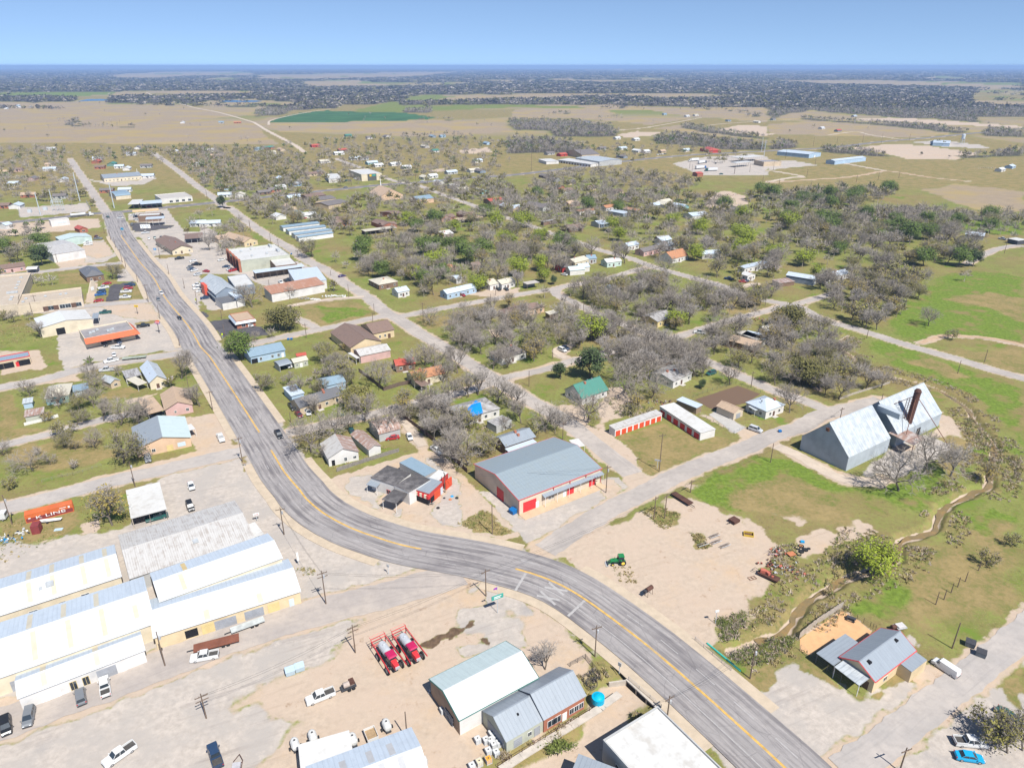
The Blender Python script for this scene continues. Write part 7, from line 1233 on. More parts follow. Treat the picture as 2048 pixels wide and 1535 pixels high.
loc, rz, _ = head(Zp("G 1370,1400"), Zp("G 1460,1370")); simple('smoker_tank', 'rust brown cylindrical tank smoker on thin stilts by the highway', 'smoker', loc, rz+R(15), [('tank', MB().lathe((-1.0,0,2.0), (1,0,0), [(0,.3),(.05,.55),(2.0,.55),(2.05,.3)], 14), RUSTD), ('firebox', MB().box(-1.7,-1.0,-.3,.3,1.5,2.1), BUMP), ('leg', MB().tube((-.8,-.4,0), (-.7,-.3,1.6), .05, n=5).tube((-.8,.4,0), (-.7,.3,1.6), .05, n=5).tube((1.0,-.4,0), (.8,-.3,1.6), .05, n=5).tube((1.0,.4,0), (.8,.3,1.6), .05, n=5), RUSTD)])
def tyre(px, rad, rim, label, flat=True, zz=0.0, name='loose_wheel', cat='wheel'):
 g = W(*px); r = thing(name, label, cat, (g.x, g.y, zz)); w_ = MB(); a = (0,0,1) if flat else (.9,.4,.05); z = 0 if flat else rad
 n = 16; b = MB(); w = rad*.55
 b.lathe((0,0,z), a, [(0,rad*.7),(.05,rad),(w-.05,rad),(w,rad*.7),(w-.08,rad*.55)], n); b.build('tyre', TYRE, r)
 if rim: b = MB(); b.lathe((0,0,z), a, [(.1,rad*.3),(.12,rad*.56),(w-.05,rad*.56),(w-.1,rad*.2)], 12); b.build('rim', rim, r)
ORM = mat('orange_rim', (.55,.24,.07), .6, .2, 1.5); CRM = mat('cream_rim', (.60,.48,.24), .6, .2, 1.5); GW = 'big wheels dumped on the sandy lot'
for p, rad, m, lb, z in (("F 1490,190",.75,ORM,'big dumped wheel with orange rim, farthest of the pile',.0),("F 1385,235",.7,CRM,'dumped tractor wheel with cream rim beside the orange-rimmed one',0),("F 1430,420",.62,CRM,'dumped wheel with cream rim nearest the orange sheet',0),("F 1500,340",.7,None,'black dumped tyre in the middle of the wheel pile',0),("F 1620,290",.7,None,'black dumped tyre beside the blue sheet',0),("F 1720,250",.45,None,'small black tyre standing apart at the right of the pile',0)): tyre(Zp(p), rad, m, lb, True, z)
simple('blue_sheet', 'small bright blue sheet lying beside the dumped wheels', 'panel', head(Zp("F 1530,60"), Zp("F 1590,60"))[0], R(-10), [('sheet', MB().box(-.5,.5,-.35,.35,.02,.5), mat('sheet_blue', (.02,.28,.55), .5, .1, 1))]); simple('orange_platform', 'flat rusty orange platform beside the dumped wheels', 'platform', head(Zp("F 1200,430"), Zp("F 1300,400"))[0], R(20), [('deck', MB().box(-1,1,-.8,.8,.35,.5), mat('rust_orange', (.45,.17,.08), .8, .2, 1)), ('leg', MB().box(-.9,-.7,-.7,.7,0,.35).box(.7,.9,-.7,.7,0,.35), BUMP)])
def junk(seed, px, n, label, span=(3,2), cols=None):
 rr = random.Random(seed); g = W(*px); r = thing('scrap_heap', label, 'scrap heap', g); mm = cols or [RUST, RUSTD, BUMP, INSUL, mat('faded_red_scrap', (.42,.12,.08), .8, .3, 1), mat('pink_grey_scrap', (.42,.33,.33), .8, .3, 1)]
 b = MB()
 for k in range(n):
  c = (rr.gauss(0,1)*span[0]/2, rr.gauss(0,1)*span[1]/2); q = rr.random(); z = rr.uniform(0,.5); m = rr.randrange(len(mm))
  if q < .45: b.tube((c[0],c[1],z), (c[0]+rr.gauss(0,.8),c[1]+rr.gauss(0,.8),z+rr.uniform(0,.6)), rr.uniform(.03,.09), n=5, m=m)
  elif q < .75: b.obox(c, rr.uniform(0,3), rr.uniform(.25,.8), rr.uniform(.15,.45), z*.6, z*.6+rr.uniform(.1,.45), m)
  else: b.lathe((c[0],c[1],z+.2), (rr.gauss(0,1),rr.gauss(0,1),rr.gauss(0,.6)), [(0,.25),(.02,.32),(.15,.32),(.17,.25)], 10, m)
 b.build('scrap', mm, r)
junk(1, Zp("F 760,420"), 30, 'heap of rusty machinery parts behind the scrap trailer'); junk(2, Zp("F 1000,850"), 46, 'tangled dark scrap heap at the grass edge of the lot', (4,3)); junk(3, Zp("F 620,750"), 26, 'heap of red and pink machine scrap at the trailer head', (3,2));
loc, rz, L = head(Zp("F 250,960"), Zp("F 830,1230")); simple('scrap_trailer', 'long dark rusty trailer loaded with scrap at the lot edge', 'trailer', loc, rz, [('deck', MB().box(0,L,-1.0,1.0,.5,.9), RUSTD), ('load', MB().obox((L*.2,0), .3, 1.2, 1.0, .9, 1.7).obox((L*.42,.1), -.4, 1.3, .7, .9, 1.6).obox((L*.7,-.2), .2, .5, .5, .9, 1.2).tube((L*.3,0,1), (L*.55,.8,1.9), .08), mat('faded_red_scrap', (.42,.12,.08), .8, .3, 1)), ('rail', MB().tube((-1.4,-.8,.6), (0,-.5,.6), .05).tube((-1.4,.8,.6), (0,.5,.6), .05).tube((-1.4,-.8,.6), (-1.4,.8,.6), .05), BUMP)])
simple('cart_box', 'rusty brown box cart tipped on the sandy lot', 'cart', head(Zp("r 1370,430"), Zp("r 1420,400"))[0], R(35), [('box', MB().box(-1.2,1.2,-1.1,1.1,.3,1.1), RUSTD), ('drawbar', MB().tube((-1.2,0,.4), (-2.6,.3,.5), .08), BUMP)]); b = MB(); [b.box(*q) for q in ((-1.3,1.3,-.9,-.8,0,.6),(-1.3,1.3,.8,.9,0,.6),(-1.3,-1.2,-.8,.8,0,.6),(1.2,1.3,-.8,.8,0,.6))]; simple('yellow_bin', 'open yellow steel bin on the sandy lot', 'bin', head(Zp("r 1520,560"), Zp("r 1570,560"))[0], R(-15), [('side', b, mat('faded_yellow', (.55,.38,.05), .7, .25, .8)), ('floor', MB().box(-1.2,1.2,-.8,.8,.02,.08), RUSTD)])
def cultivator(px, ang, label, n=7, L=3.2):
 g = W(*px); r = thing('cultivator', label, 'cultivator', g, ang, 'old cultivators rusting on the lot'); b = MB(); b.tube((-L/2,0,.55), (L/2,0,.55), .09, n=5); b.tube((-L/2,.8,.55), (L/2,.8,.55), .06, n=5); b.build('toolbar', INSUL, r); b = MB()
 for k in range(n):
  x = -L/2+L*(k+.5)/n; p = [(x,0,.55),(x,.35,.8),(x,.75,.7),(x,.85,.3),(x,.6,.02)]
  for a, c in zip(p[:-1], p[1:]): b.tube(a, c, .045, n=4)
 b.build('tine', RUSTD, r)
for p, a, lb in (("r 1180,590",28,'row of curved cultivator tines nearest the yellow bin'),("r 1200,650",28,'cultivator in the middle of the weedy patch'),("r 1290,690",28,'cultivator with a pale toolbar at the patch end'),("r 1060,680",25,'cultivator beside the weeds closest to the road')): cultivator(Zp(p), R(a), lb)
simple('rusty_grate', 'flat rusty grate lying on the sand below the scrap trailer', 'grate', head(Zp("F 60,1110"), Zp("F 120,1110"))[0], R(20), [('bar', MB().box(-1,1,-.6,-.5,.03,.1).box(-1,1,-.05,.05,.03,.1).box(-1,1,.5,.6,.03,.1).box(-1,-.9,-.6,.6,.11,.16).box(-.05,.05,-.6,.6,.11,.16).box(.9,1,-.6,.6,.11,.16), RUST)])
TOTE, CAGE = mat('white_tote_plastic', (.55,.55,.53), .5, .12, 1), mat('tote_cage', (.45,.46,.47), .4, .1, 1)
TB, TC, TL = MB().box(-.5,.5,-.5,.5,.16,1.12), MB(), MB().lathe((0,0,1.12), (0,0,1), [(0,.14),(.06,.14),(.07,.05)], 10)
for z in (.2,.5,.8,1.1):
 for s in (-1, 1): TC.box(-.55,.55,s*.54-.02,s*.54+.02,z,z+.04); TC.box(s*.54-.02,s*.54+.02,-.55,.55,z,z+.04)
TC.box(-.56,.56,-.56,.56,0,.14)
for s in (-1, 1):
 for t in (-.5,-.17,.17,.5): TC.box(t-.015,t+.015,s*.54-.02,s*.54+.02,.14,1.14); TC.box(s*.54-.02,s*.54+.02,t-.015,t+.015,.14,1.14)
tbm, tcm, tlm = mesh_of(TB, 'tank', [TOTE]), mesh_of(TC, 'cage', [CAGE]), mesh_of(TL, 'cap', [BUMP])
def tote(px, label, z=0, m=None, rz=R(28)):
 g = W(*px); r = thing('liquid_tote', label, 'liquid tote', (g.x, g.y, z), rz, 'caged liquid totes around the shop'); o = link('tank', tbm, r); link('cage', tcm, r); link('cap', tlm, r)
 if m: o.material_slots[0].link = 'OBJECT'; o.material_slots[0].material = m
DKT = mat('black_tote_plastic', (.03,.03,.035), .5, .1, 1); ORT = mat('orange_tote_cover', (.65,.30,.04), .6, .1, 1); CRT = mat('cream_tote_plastic', (.58,.50,.34), .6, .1, 1)
for s, lb, m in (("795,1270",'white tote standing alone left of the tote cluster',None),("940,1205",'white tote nearest the shop wall at the top of the cluster',None),("970,1245",'white tote against the shop corner, second in the cluster',None),("880,1275",'white tote at the left side of the cluster',None),("925,1280",'white tote in the middle of the cluster',None),("960,1320",'white tote in the lower middle of the cluster',None),("1010,1305",'white tote at the right side of the cluster',None),("905,1385",'white tote at the lower left of the cluster',None),("985,1400",'white tote at the lower right of the cluster',None),("905,1475",'orange-covered tote below the white tote cluster',ORT),("812,1500",'cream tote beside the orange-covered one',CRT),("738,1540",'white tote at the lower edge below the cream one',None),("440,965",'white tote beside the black totes along the warehouse',None),("80,1290",'white tote at the lower warehouse corner, farthest of five',None),("160,1315",'white tote in the pair beside the lower warehouse',None),("120,1365",'white tote touching the lower warehouse wall',None),("180,1465",'white tote lower down beside the lower warehouse',None),("245,1485",'white tote standing out from the lower warehouse wall',None)): tote(Zp('v '+s), lb, 0, m)
for k, s in enumerate(("500,1010","528,1045","555,1085")):
 for z in (0, 1.16): tote(Zp('v '+s), f'black tote in the {("first","middle","last")[k]} stack along the warehouse, {"lower" if z == 0 else "upper"} one', z, DKT)
def tank_trailer(px, label, ang):
 g = W(*px); r = thing('tank_trailer', label, 'tank trailer', g, ang, 'white tank trailers in the yard'); b = MB(); b.lathe((-1.2,0,1.25), (1,0,0), [(0,.3),(.12,.62),(.45,.75),(1.2,.78),(1.95,.75),(2.28,.62),(2.4,.3)], 16); [b.lathe((x,0,1.25), (1,0,0), [(0,.80),(.08,.80)], 16) for x in (-.5,.4)]; b.lathe((.1,0,1.95), (0,0,1), [(0,.25),(.16,.25),(.2,.1)], 10); b.build('tank', TOTE, r)
 b = MB(); b.lathe((.1,0,2.13), (0,0,1), [(0,.2),(.05,.2),(.06,.1)], 10); b.build('hatch', BUMP, r); f = MB(); f.box(-1.3,1.3,-.5,.5,.45,.58); f.tube((1.3,-.4,.5), (2.3,0,.5), .07, n=5); f.tube((1.3,.4,.5), (2.3,0,.5), .07, n=5); f.box(-.1,.1,-1.1,1.1,.4,.52); f.build('frame', BUMP, r)
 for s in (-1, 1): link('wheel', WHEELM, r, (0, s*1.05, .38))
for s, lb in (("980,1335",'white tank trailer farthest left beside the flat white block'),("1160,1255",'white tank trailer second from the left beside the flat white block'),("1570,1285",'white tank trailer beside the open white dump box'),("1915,1140",'white tank trailer at the right end of the yard row')): tank_trailer(Zp('u '+s), lb, R(118))
g = W(*Zp("u 1755,1230")); b = MB(); [b.box(*q) for q in ((-1.4,1.4,-1.05,-.98,.8,1.5),(-1.4,1.4,.98,1.05,.8,1.5),(-1.4,-1.33,-.98,.98,.8,1.5),(1.33,1.4,-.98,.98,.8,1.5))]; simple('dump_box', 'open white dump box with brown grain between the tank trailers', 'trailer box', g, R(118), [('side', b, PAINT['white']), ('floor', MB().box(-1.33,1.33,-.98,.98,.7,.95), mat('grain_load', (.33,.23,.13), .9, .25, 2)), ('wheel', MB().lathe((0,-1.1,.4),(0,1,0),[(0,.4),(.25,.4)],12).lathe((0,.85,.4),(0,1,0),[(0,.4),(.25,.4)],12), TYRE)])
loc, rz, L = head(Zp("u 1590,690"), Zp("u 1400,770")); simple('tank_trailer', 'rusty tank trailer with dark lid hitched to the white pickup', 'tank trailer', loc, rz, [('tank', MB().lathe((.2,0,1.2), (1,0,0), [(0,.4),(.1,.6),(2.2,.6),(2.3,.4)], 14), mat('grimy_steel', (.36,.30,.26), .5, .3, 1)), ('lid', MB().box(.2,1.2,-.62,.62,1.2,1.85), RUSTD), ('frame', MB().box(-.1,3.0,-.75,.75,.45,.6).tube((3,0,.5),(4.3,0,.5),.07), BUMP), ('wheel', MB().lathe((.6,-1.0,.36),(0,1,0),[(0,.36),(.22,.36)],12).lathe((.6,.8,.36),(0,1,0),[(0,.36),(.22,.36)],12).lathe((1.5,-1.0,.36),(0,1,0),[(0,.36),(.22,.36)],12).lathe((1.5,.8,.36),(0,1,0),[(0,.36),(.22,.36)],12), TYRE)])
simple('boat_trailer', 'narrow frame trailer cut by the lower edge beside the blue pickup', 'trailer', W(*Zp("u 385,1530")), R(100), [('frame', MB().tube((-2,-.8,.5),(1,-.8,.5),.07).tube((-2,.8,.5),(1,.8,.5),.07).tube((1,-.8,.5),(2.4,0,.5),.07).tube((1,.8,.5),(2.4,0,.5),.07).tube((-.5,-.8,.5),(-.5,.8,.5),.07).tube((.6,-.8,.5),(.6,.8,.5),.07), RUSTD), ('tank', MB().box(-2,.2,-.7,.7,.6,1.2), mat('grey_load', (.40,.39,.40), .6, .2, 1)), ('wheel', MB().lathe((-1.2,-1.1,.36),(0,1,0),[(0,.36),(.22,.36)],12).lathe((-1.2,.9,.36),(0,1,0),[(0,.36),(.22,.36)],12), TYRE)])
def dumpster(px, label, m, ang, s=1.0):
 g = W(*px); b = MB(); b.hexa([(-.9*s,-.7*s,.1),(.9*s,-.7*s,.1),(.9*s,.7*s,.1),(-.9*s,.7*s,.1)], [(-.95*s,-.85*s,1.2*s),(.95*s,-.85*s,1.2*s),(.95*s,.75*s,1.4*s),(-.95*s,.75*s,1.4*s)]); l = MB(); l.hexa([(-.98*s,-.88*s,1.22*s),(-.02,-.88*s,1.22*s),(-.02,.78*s,1.42*s),(-.98*s,.78*s,1.42*s)], [(-.98*s,-.88*s,1.28*s),(-.02,-.88*s,1.28*s),(-.02,.78*s,1.48*s),(-.98*s,.78*s,1.48*s)]); l.hexa([(.02,-.88*s,1.22*s),(.98*s,-.88*s,1.22*s),(.98*s,.78*s,1.42*s),(.02,.78*s,1.42*s)], [(.02,-.88*s,1.28*s),(.98*s,-.88*s,1.28*s),(.98*s,.78*s,1.48*s),(.02,.78*s,1.48*s)])
 simple('dumpster', label, 'dumpster', g, ang, [('bin', b, m), ('lid', l, m if m.name != 'dumpster_grey' else BUMP)])
DBL, DGR, DPB = mat('dumpster_blue', (.01,.13,.36), .5, .15, 1), mat('dumpster_grey', (.13,.15,.17), .6, .2, 1), mat('dumpster_pale', (.40,.50,.56), .5, .1, 1)
dumpster(Zp("u 925,570"), 'pale blue dumpster at the yard edge, left of the pair', DPB, R(25)); dumpster(Zp("u 1022,530"), 'pale blue dumpster at the yard edge, right of the pair', DPB, R(25)); dumpster(Zp("q 1155,335"), 'bright blue dumpster at the corner of the red-trimmed building', DBL, R(-50)); dumpster(Zp("x 1550,415"), 'dark dumpster on the grass left of the grey one', DGR, R(-35)); dumpster(Zp("x 1648,505"), 'grey dumpster beside the lane below the dark one', DGR, R(-35))
for s, lb in (("f 905,1430",'blue wheeled bin beside the pale blue house, left of two'),("f 937,1428",'blue wheeled bin beside the pale blue house, right of two'),("m 1840,940",'blue wheeled bin at the lower street by the hip-roofed house'),("K 1385,195",'blue bin behind the grocery store at the side street'),("k 1460,775",'green wheeled bin on the lawn of the dark-roofed house')): dumpster(Zp(s), lb, DBL if 'green' not in lb else mat('bin_green', (.02,.1,.05), .6, .1, 1), R(10), .55)
simple('stock_tank', 'bright cyan round stock tank beside the brick-fronted shop', 'tank', W(*Zp("v 2025,860")), 0, [('tank', MB().lathe((0,0,0), (0,0,1), [(0,1.25),(.1,1.3),(1.5,1.3),(1.55,1.1)], 20), mat('cyan_poly', (.0,.36,.56), .45, .05, 1)), ('lid', MB().lathe((0,0,1.5), (0,0,1), [(0,1.1),(.2,.7),(.35,.3)], 16), mat('cyan_poly', (.0,.36,.56), .45, .05, 1))])
def ring(px, label, n=14, rad=1.2):
 r = thing('hay_ring', label, 'hay ring', W(*px), 0, 'black steel hay rings and panels'); b = MB()
 for z in (.1,.5,.9):
  for k in range(n): a, c = 2*math.pi*k/n, 2*math.pi*(k+1)/n; b.tube((rad*math.cos(a),rad*math.sin(a),z), (rad*math.cos(c),rad*math.sin(c),z), .04, n=4)
 for k in range(n): a = 2*math.pi*k/n; b.tube((rad*math.cos(a),rad*math.sin(a),.1), (rad*math.cos(a),rad*math.sin(a),.9), .035, n=4)
 b.build('bar', BUMP, r)
for s, lb in (("1930,640",'black hay ring at the left of the panel yard'),("1990,600",'black hay ring at the right of the panel yard'),("1960,690",'black hay ring nearest the cyan tank')): ring(Zp('v '+s), lb)
def panel(a, c, label, h=1.3, name='cattle_panel', m=None, rails=5, sp=2.0, grp=None):
 p, q = W(*a), W(*c); d = q-p; L = d.length; r = thing(name, label, 'fence' if 'fence' in name else 'railing' if 'rail' in name else 'panel', p, math.atan2(d.y, d.x), grp); b = MB()
 for k in range(rails): z = h*(k+1)/rails; b.tube((0,0,z), (L,0,z), .035, n=4)
 b.build('rail', m or BUMP, r); b = MB(); n = max(2, int(L/sp)+1)
 for k in range(n): b.tube((L*k/(n-1),0,-.05), (L*k/(n-1),0,h+.05), .05, n=5)
 b.build('post_row', m or BUMP, r)
panel(Zp("v 1740,500"), Zp("v 1895,415"), 'dark cattle panel along the back of the panel yard'); panel(Zp("v 1895,415"), Zp("v 2040,590"), 'dark cattle panel along the highway side of the panel yard'); panel(Zp("v 1960,560"), Zp("v 2010,660"), 'dark cattle panel standing among the hay rings')
panel(Zp("v 1000,1535"), Zp("v 2047,895"), 'long brown pipe railing above the concrete wall of the shop', 1.1, 'pipe_railing', RUSTD, 2, 2.6); panel(Zp("w 290,640"), Zp("w 625,925"), 'grey pipe railing on the culvert beside the highway', 1.1, 'pipe_railing', INSUL, 3, 2.4); panel(Zp("w 970,230"), Zp("w 1340,545"), 'grey pipe railing across the highway from the culvert', 1.1, 'pipe_railing', INSUL, 3, 2.4)
def wall_strip(name, label, pts, h, w, m, cat, z0=0.0, kind=None):
 P = [W(*p) for p in pts]; b = MB()
 for a, c in zip(P[:-1], P[1:]): d = c-a; b.obox(((a.x+c.x)/2, (a.y+c.y)/2), math.atan2(d.y, d.x), d.length-.03, w, z0, h)
 o = b.build(name, m); return tag(o, label, cat)
CONC = mat('pale_concrete', (.46,.41,.35), .85, .2, .5); wall_strip('retaining_wall', 'low pale concrete wall below the brown pipe railing', Z("v 1030,1560 1240,1420 1500,1260 1750,1110 2047,930 w 30,900 200,780"), .25, 1.6, CONC, 'wall')
ct = thing('culvert', 'concrete road culvert with three dark openings beside the highway', 'culvert', W(*Zp("w 300,660")), 0); g0, g1 = W(*Zp("w 275,640")), W(*Zp("w 590,930")); d = g1-g0; ct.rotation_euler = (0,0,math.atan2(d.y, d.x)); ct.location = g0; L = d.length
b = MB(); b.box(-.3, L, -.15, .3, -1.9, .14); b.build('headwall', CONC, ct); b = MB(); [b.box(L*(k+.08)/3, L*(k+.92)/3, -.25, -.14, -1.7, -.15) for k in range(3)]; b.build('opening', DOORM['dark'], ct); b = MB(); b.hexa([(-.3,-.2,-1.7),(.0,-.2,-1.7),(-1.6,-3.4,-1.2),(-1.9,-3.4,-1.2)], [(-.3,-.2,.1),(.0,-.2,.1),(-1.6,-3.4,.1),(-1.9,-3.4,.1)]); b.build('wing_wall', CONC, ct)  # openings are black boxes coloured as the shade inside the culvert
ap = MB(); q = [W(*p) for p in Z("w 160,760 300,680 560,930 420,1010 200,830")]; ap.add([(p.x,p.y,-.02 if k == 0 else -.45) for k, p in enumerate(q)], [tuple(range(5))]) ;
mb = MB(); pp = [W(*p) for p in Z("w 1095,262 1250,390 1440,548")]; b = MB(); [b.tube(a+Vector((0,0,.15)), c+Vector((0,0,.15)), .2, n=8) for a, c in zip(pp[:-1], pp[1:])]; tag(b.build('drain_pipe', mat('teal_pipe', (.05,.42,.34), .5, .1, 1)), 'long teal pipe lying in the ditch beside the highway railing', 'pipe')
def fence(name, label, pts, h, m, grp=None, picket=0.0, rails=0):
 P = [W(*p) for p in pts]; r = thing(name, label, 'fence', P[0], 0, grp); b = MB(); o = P[0]; rr = random.Random(len(pts)+int(P[0].x))
 for a, c in zip(P[:-1], P[1:]):
  d = c-a; L = d.length; n = int(L/.16) if picket else max(2, int(L/2.4)); ang = math.atan2(d.y, d.x)
  if picket:
   for k in range(n): q = a+d*((k+.5)/n)-o; b.obox((q.x,q.y), ang, .14, .03, 0, h*rr.uniform(.88,1.05))
  else:
   for k in range(n+1): q = a+d*(k/n)-o; b.tube((q.x,q.y,0), (q.x,q.y,h), .045, n=5)
   for z in ([h*.33,h*.66,h] if rails == 0 else [h*(j+1)/rails for j in range(rails)]): b.tube(a-o+Vector((0,0,z)), c-o+Vector((0,0,z)), .02, n=3)
 b.build('picket_boards' if False else ('boards' if picket else 'wire_mesh'), m, r)
FG, FB, FT = mat('grey_fence_boards', (.24,.215,.195), .9, .3, 2), mat('brown_fence_boards', (.15,.105,.085), .9, .25, 2), mat('pale_fence_boards', (.42,.37,.31), .9, .25, 2)
fence('picket_fence', 'ragged grey picket fence behind the old filling station', Z("k 1400,1345 1700,1245 2040,1140"), 1.5, FG, None, 1); fence('privacy_fence', 'dark board fence beside the grey gravel lane', Z("l 0,770 230,940 400,1090 690,1360"), 1.7, FB, None, 1); fence('privacy_fence', 'brown board fence around the trampoline lawn', Z("k 1625,325 1690,370 1880,520 2040,470 l 130,440"), 1.8, FB, None, 1); fence('privacy_fence', 'grey board fence around the restaurant yard', Z("x -10,350 150,220 390,62"), 1.9, FT, None, 1); fence('yard_fence', 'wire fence with board gates along the restaurant drive', Z("x 0,455 120,560 370,735"), 1.6, FG); fence('yard_fence', 'dark post fence behind the restaurant yard', Z("x 400,90 520,170 640,240 690,270"), 1.4, BUMP); fence('sheet_fence', 'white sheet fence along the left alley', Z("j 250,875 420,835 600,785"), 1.2, WHITE, None, 1); fence('yard_fence', 'wire fence around the ploughed garden', Z("m 950,590 1100,530 1390,450 1640,545"), 1.4, mat('green_wire', (.1,.16,.09), .7, .1, 1)); fence('yard_fence', 'wire fence along the pale concrete slab', Z("m 1020,760 1160,840 1370,955 1480,900"), 1.2, INSUL)
fence('lot_fence', 'board fence beside the grain elevator lane', Z("n 360,545 480,500 640,450 820,395"), 1.0, FT, None, 1); fence('substation_fence', 'wire fence around the gravel substation yard', Z("a 150,1260 160,1345 450,1318 730,1285 690,1215"), 2.2, INSUL); fence('yard_fence', 'low broken fence along the left street verge', Z("j 430,1455 640,1400 750,1380 1040,1290"), 1.0, FG)
mb = MB(); q = [W(*p, .03) for p in Z("x 0,350 385,92 530,180 655,285 545,388 405,308 90,500 0,455")]; mb.add(q, [tuple(range(len(q)))]); tag(mb.build('yard', mat('orange_sand', (.56,.33,.165), .9, .12, .6)), kind='structure'); mb = MB(); q = [W(*p, .05) for p in Z("m 975,605 1410,465 1640,550 1500,640 1190,705 1120,695")]; mb.add(q, [tuple(range(len(q)))]); tag(mb.build('garden_bed', roofmat('ploughed_soil', (.17,.105,.065), 1.2, .7, .95), ), kind='structure')
mb = MB(); q = [W(*p, .04) for p in Z("m 1115,760 1210,718 1480,900 1385,955")]; mb.add(q, [tuple(range(len(q)))]); tag(mb.build('concrete_slab', mat('grey_slab', (.40,.38,.35), .9, .12, .4)), kind='structure')
simple('picnic_table', 'dark picnic table in the sandy restaurant yard', 'table', W(*Zp("x 465,180")), R(-35), [('top', MB().box(-1.0,1.0,-.4,.4,.72,.78), BUMP), ('bench', MB().box(-1.0,1.0,-.85,-.6,.42,.47).box(-1.0,1.0,.6,.85,.42,.47), BUMP), ('leg', MB().box(-.8,-.7,-.7,.7,0,.72).box(.7,.8,-.7,.7,0,.72), BUMP)]); simple('barbecue_trailer', 'grey and rust barbecue trailer on the grass behind the restaurant', 'trailer', W(*Zp("x 910,255")), R(15), [('bed', MB().box(-1.2,1.2,-.9,.9,.5,.7), INSUL), ('smoker', MB().lathe((-2.4,0,.9),(1,0,0),[(0,.3),(.1,.5),(1.1,.5),(1.2,.3)],12), RUSTD), ('cover', MB().box(-.9,1.0,-.7,.7,.7,1.0), mat('pale_cover', (.5,.48,.47), .7, .2, 1))])
fr = thing('stump_posts', 'line of short broken posts', 'post', (0,0,0)) if False else None
for s, h, lb in (("s 1240,1135>1272,1020",0,'tall lone wooden post at the left of the short post line'),("s 1315,1090>1318,1045",0,'short broken post next to the tall lone one'),("s 1380,1028>1385,990",0,'short broken post in the middle of the meadow line'),("s 1440,975>1445,935",0,'short broken post third along the meadow line'),("s 1510,925>1518,885",0,'short broken post at the far end of the meadow line'),("s 1630,825>1650,765",0,'leaning post beside the bare meadow shrub')):
 a, c = s[2:].split('>'); pole(Zp('s '+a), Zp('s '+c), r=.12, name='fence_post', label=lb, cat='post', grp='posts in the meadow')
r = thing('substation_lattice', 'grey steel lattice frame standing in the substation yard', 'substation', W(*Zp("a 470,1285")), R(10)); b = MB()
for x in (-4,0,4):
 for y in (-2,2): b.tube((x,y,0), (x,y,9), .15, n=4)
for z in (5,7.5,9): b.tube((-4,-2,z), (4,-2,z), .15, n=4); b.tube((-4,2,z), (4,2,z), .15, n=4); [b.tube((x,-2,z), (x,2,z), .12, n=4) for x in (-4,0,4)]
b.build('lattice', STEELP, r)
for p, lb in (("a 240,1300",'grey transformer on the left of the substation yard'),("a 365,1280",'grey transformer in the middle of the substation yard')): simple('transformer_unit', lb, 'transformer', W(*Zp(p)), R(10), [('tank', MB().box(-1.5,1.5,-1,1,0,2.5), STEELP), ('bushing', MB().tube((-1,0,2.5),(-1,0,4),.15).tube((0,0,2.5),(0,0,4),.15).tube((1,0,2.5),(1,0,4),.15), INSUL)])
def bag_pile(px, n, label, spread, m, seed):
 rr = random.Random(seed); g = W(*px); r = thing('bag_pile', label, 'pile', g); b = MB()
 for k in range(n): c = (rr.gauss(0,spread[0]), rr.gauss(0,spread[1])); b.lathe((c[0],c[1],0), (rr.gauss(0,.1),rr.gauss(0,.1),1), [(0,.3),(.15,.42),(.5,.38),(.7,.18)], 8)
 b.build('bags', m, r)
bag_pile(Zp("f 1370,985"), 34, 'long pile of white bags beside the side street', (3.2,.7), TOTE, 3); bag_pile(Zp("f 1170,1020"), 14, 'heap of white bags beside the grey rubble', (1.8,.8), TOTE, 4); junk(6, Zp("f 1070,1010"), 40, 'heap of grey rubble beside the white bags', (4,1.6), [INSUL, mat('grey_rubble', (.3,.27,.27), .9, .2, 1)]); junk(7, Zp("D 420,960"), 24, 'stack of grey and white boat parts on the left grass', (2,2), [INSUL, WHITE, BUMP]); junk(8, Zp("D 150,1110"), 30, 'pile of blue and white scrap at the left edge', (3,2), [INSUL, WHITE, mat('sheet_blue', (.02,.28,.55), .5, .1, 1)]); junk(9, Zp("l 430,880"), 20, 'litter of pale scrap under the bare trees', (3,3), [INSUL, WHITE]); junk(10, Zp("v 330,770"), 16, 'crates and pallets at the corner of the green-trimmed warehouse', (1.2,1), [FT, INSUL]); junk(11, Zp("h 1660,1230"), 40, 'dark yard clutter beside the travel trailers', (6,3), None); junk(12, Zp("c 1700,1160"), 60, 'salvage yard of red and grey wrecks at the field edge', (16,8), [PAINT['red'], PAINT['maroon'], PAINT['silver'], INSUL]); junk(13, Zp("d 1750,945"), 60, 'salvage yard of pale wrecks in the eastern field', (22,8), [PAINT['silver'], PAINT['white'], PAINT['tan'], BUMP]); junk(14, Zp("A 1520,1100"), 14, 'small scraps before the red-fronted workshop', (1,.4), [FT, BUMP]); junk(15, Zp("m 620,640"), 40, 'clutter in the yard behind the storage units', (5,2), None)
for s, lb in (("A 1640,1170",'black tyre lying alone before the red workshop'),("A 1990,985",'black tyre beside the blue and orange tarps'),("A 1755,985",'small black tyre closest to the workshop door')): tyre(Zp(s), .5 if 'small' not in lb else .35, None, lb)
for s, m, lb in (("A 1900,950",'sheet_blue','crumpled blue tarp on the gravel before the workshop'),("A 1865,1010",'rust_orange','crumpled orange tarp on the gravel before the workshop')): simple('ground_tarp', lb, 'tarp', W(*Zp(s)), .3, [('sheet', MB().lathe((0,0,0),(0,0,1),[(0,.55),(.12,.5),(.22,.25)],7), MATS[m])])
flat = MB(); flat.box(-1.05,1.05,-.6,.6,.02,.12); simple('metal_sheet', 'pale blue sheet panel lying on the grass by the container', 'panel', W(*Zp("D 1285,860")), R(12), [('sheet', flat, DPB)])
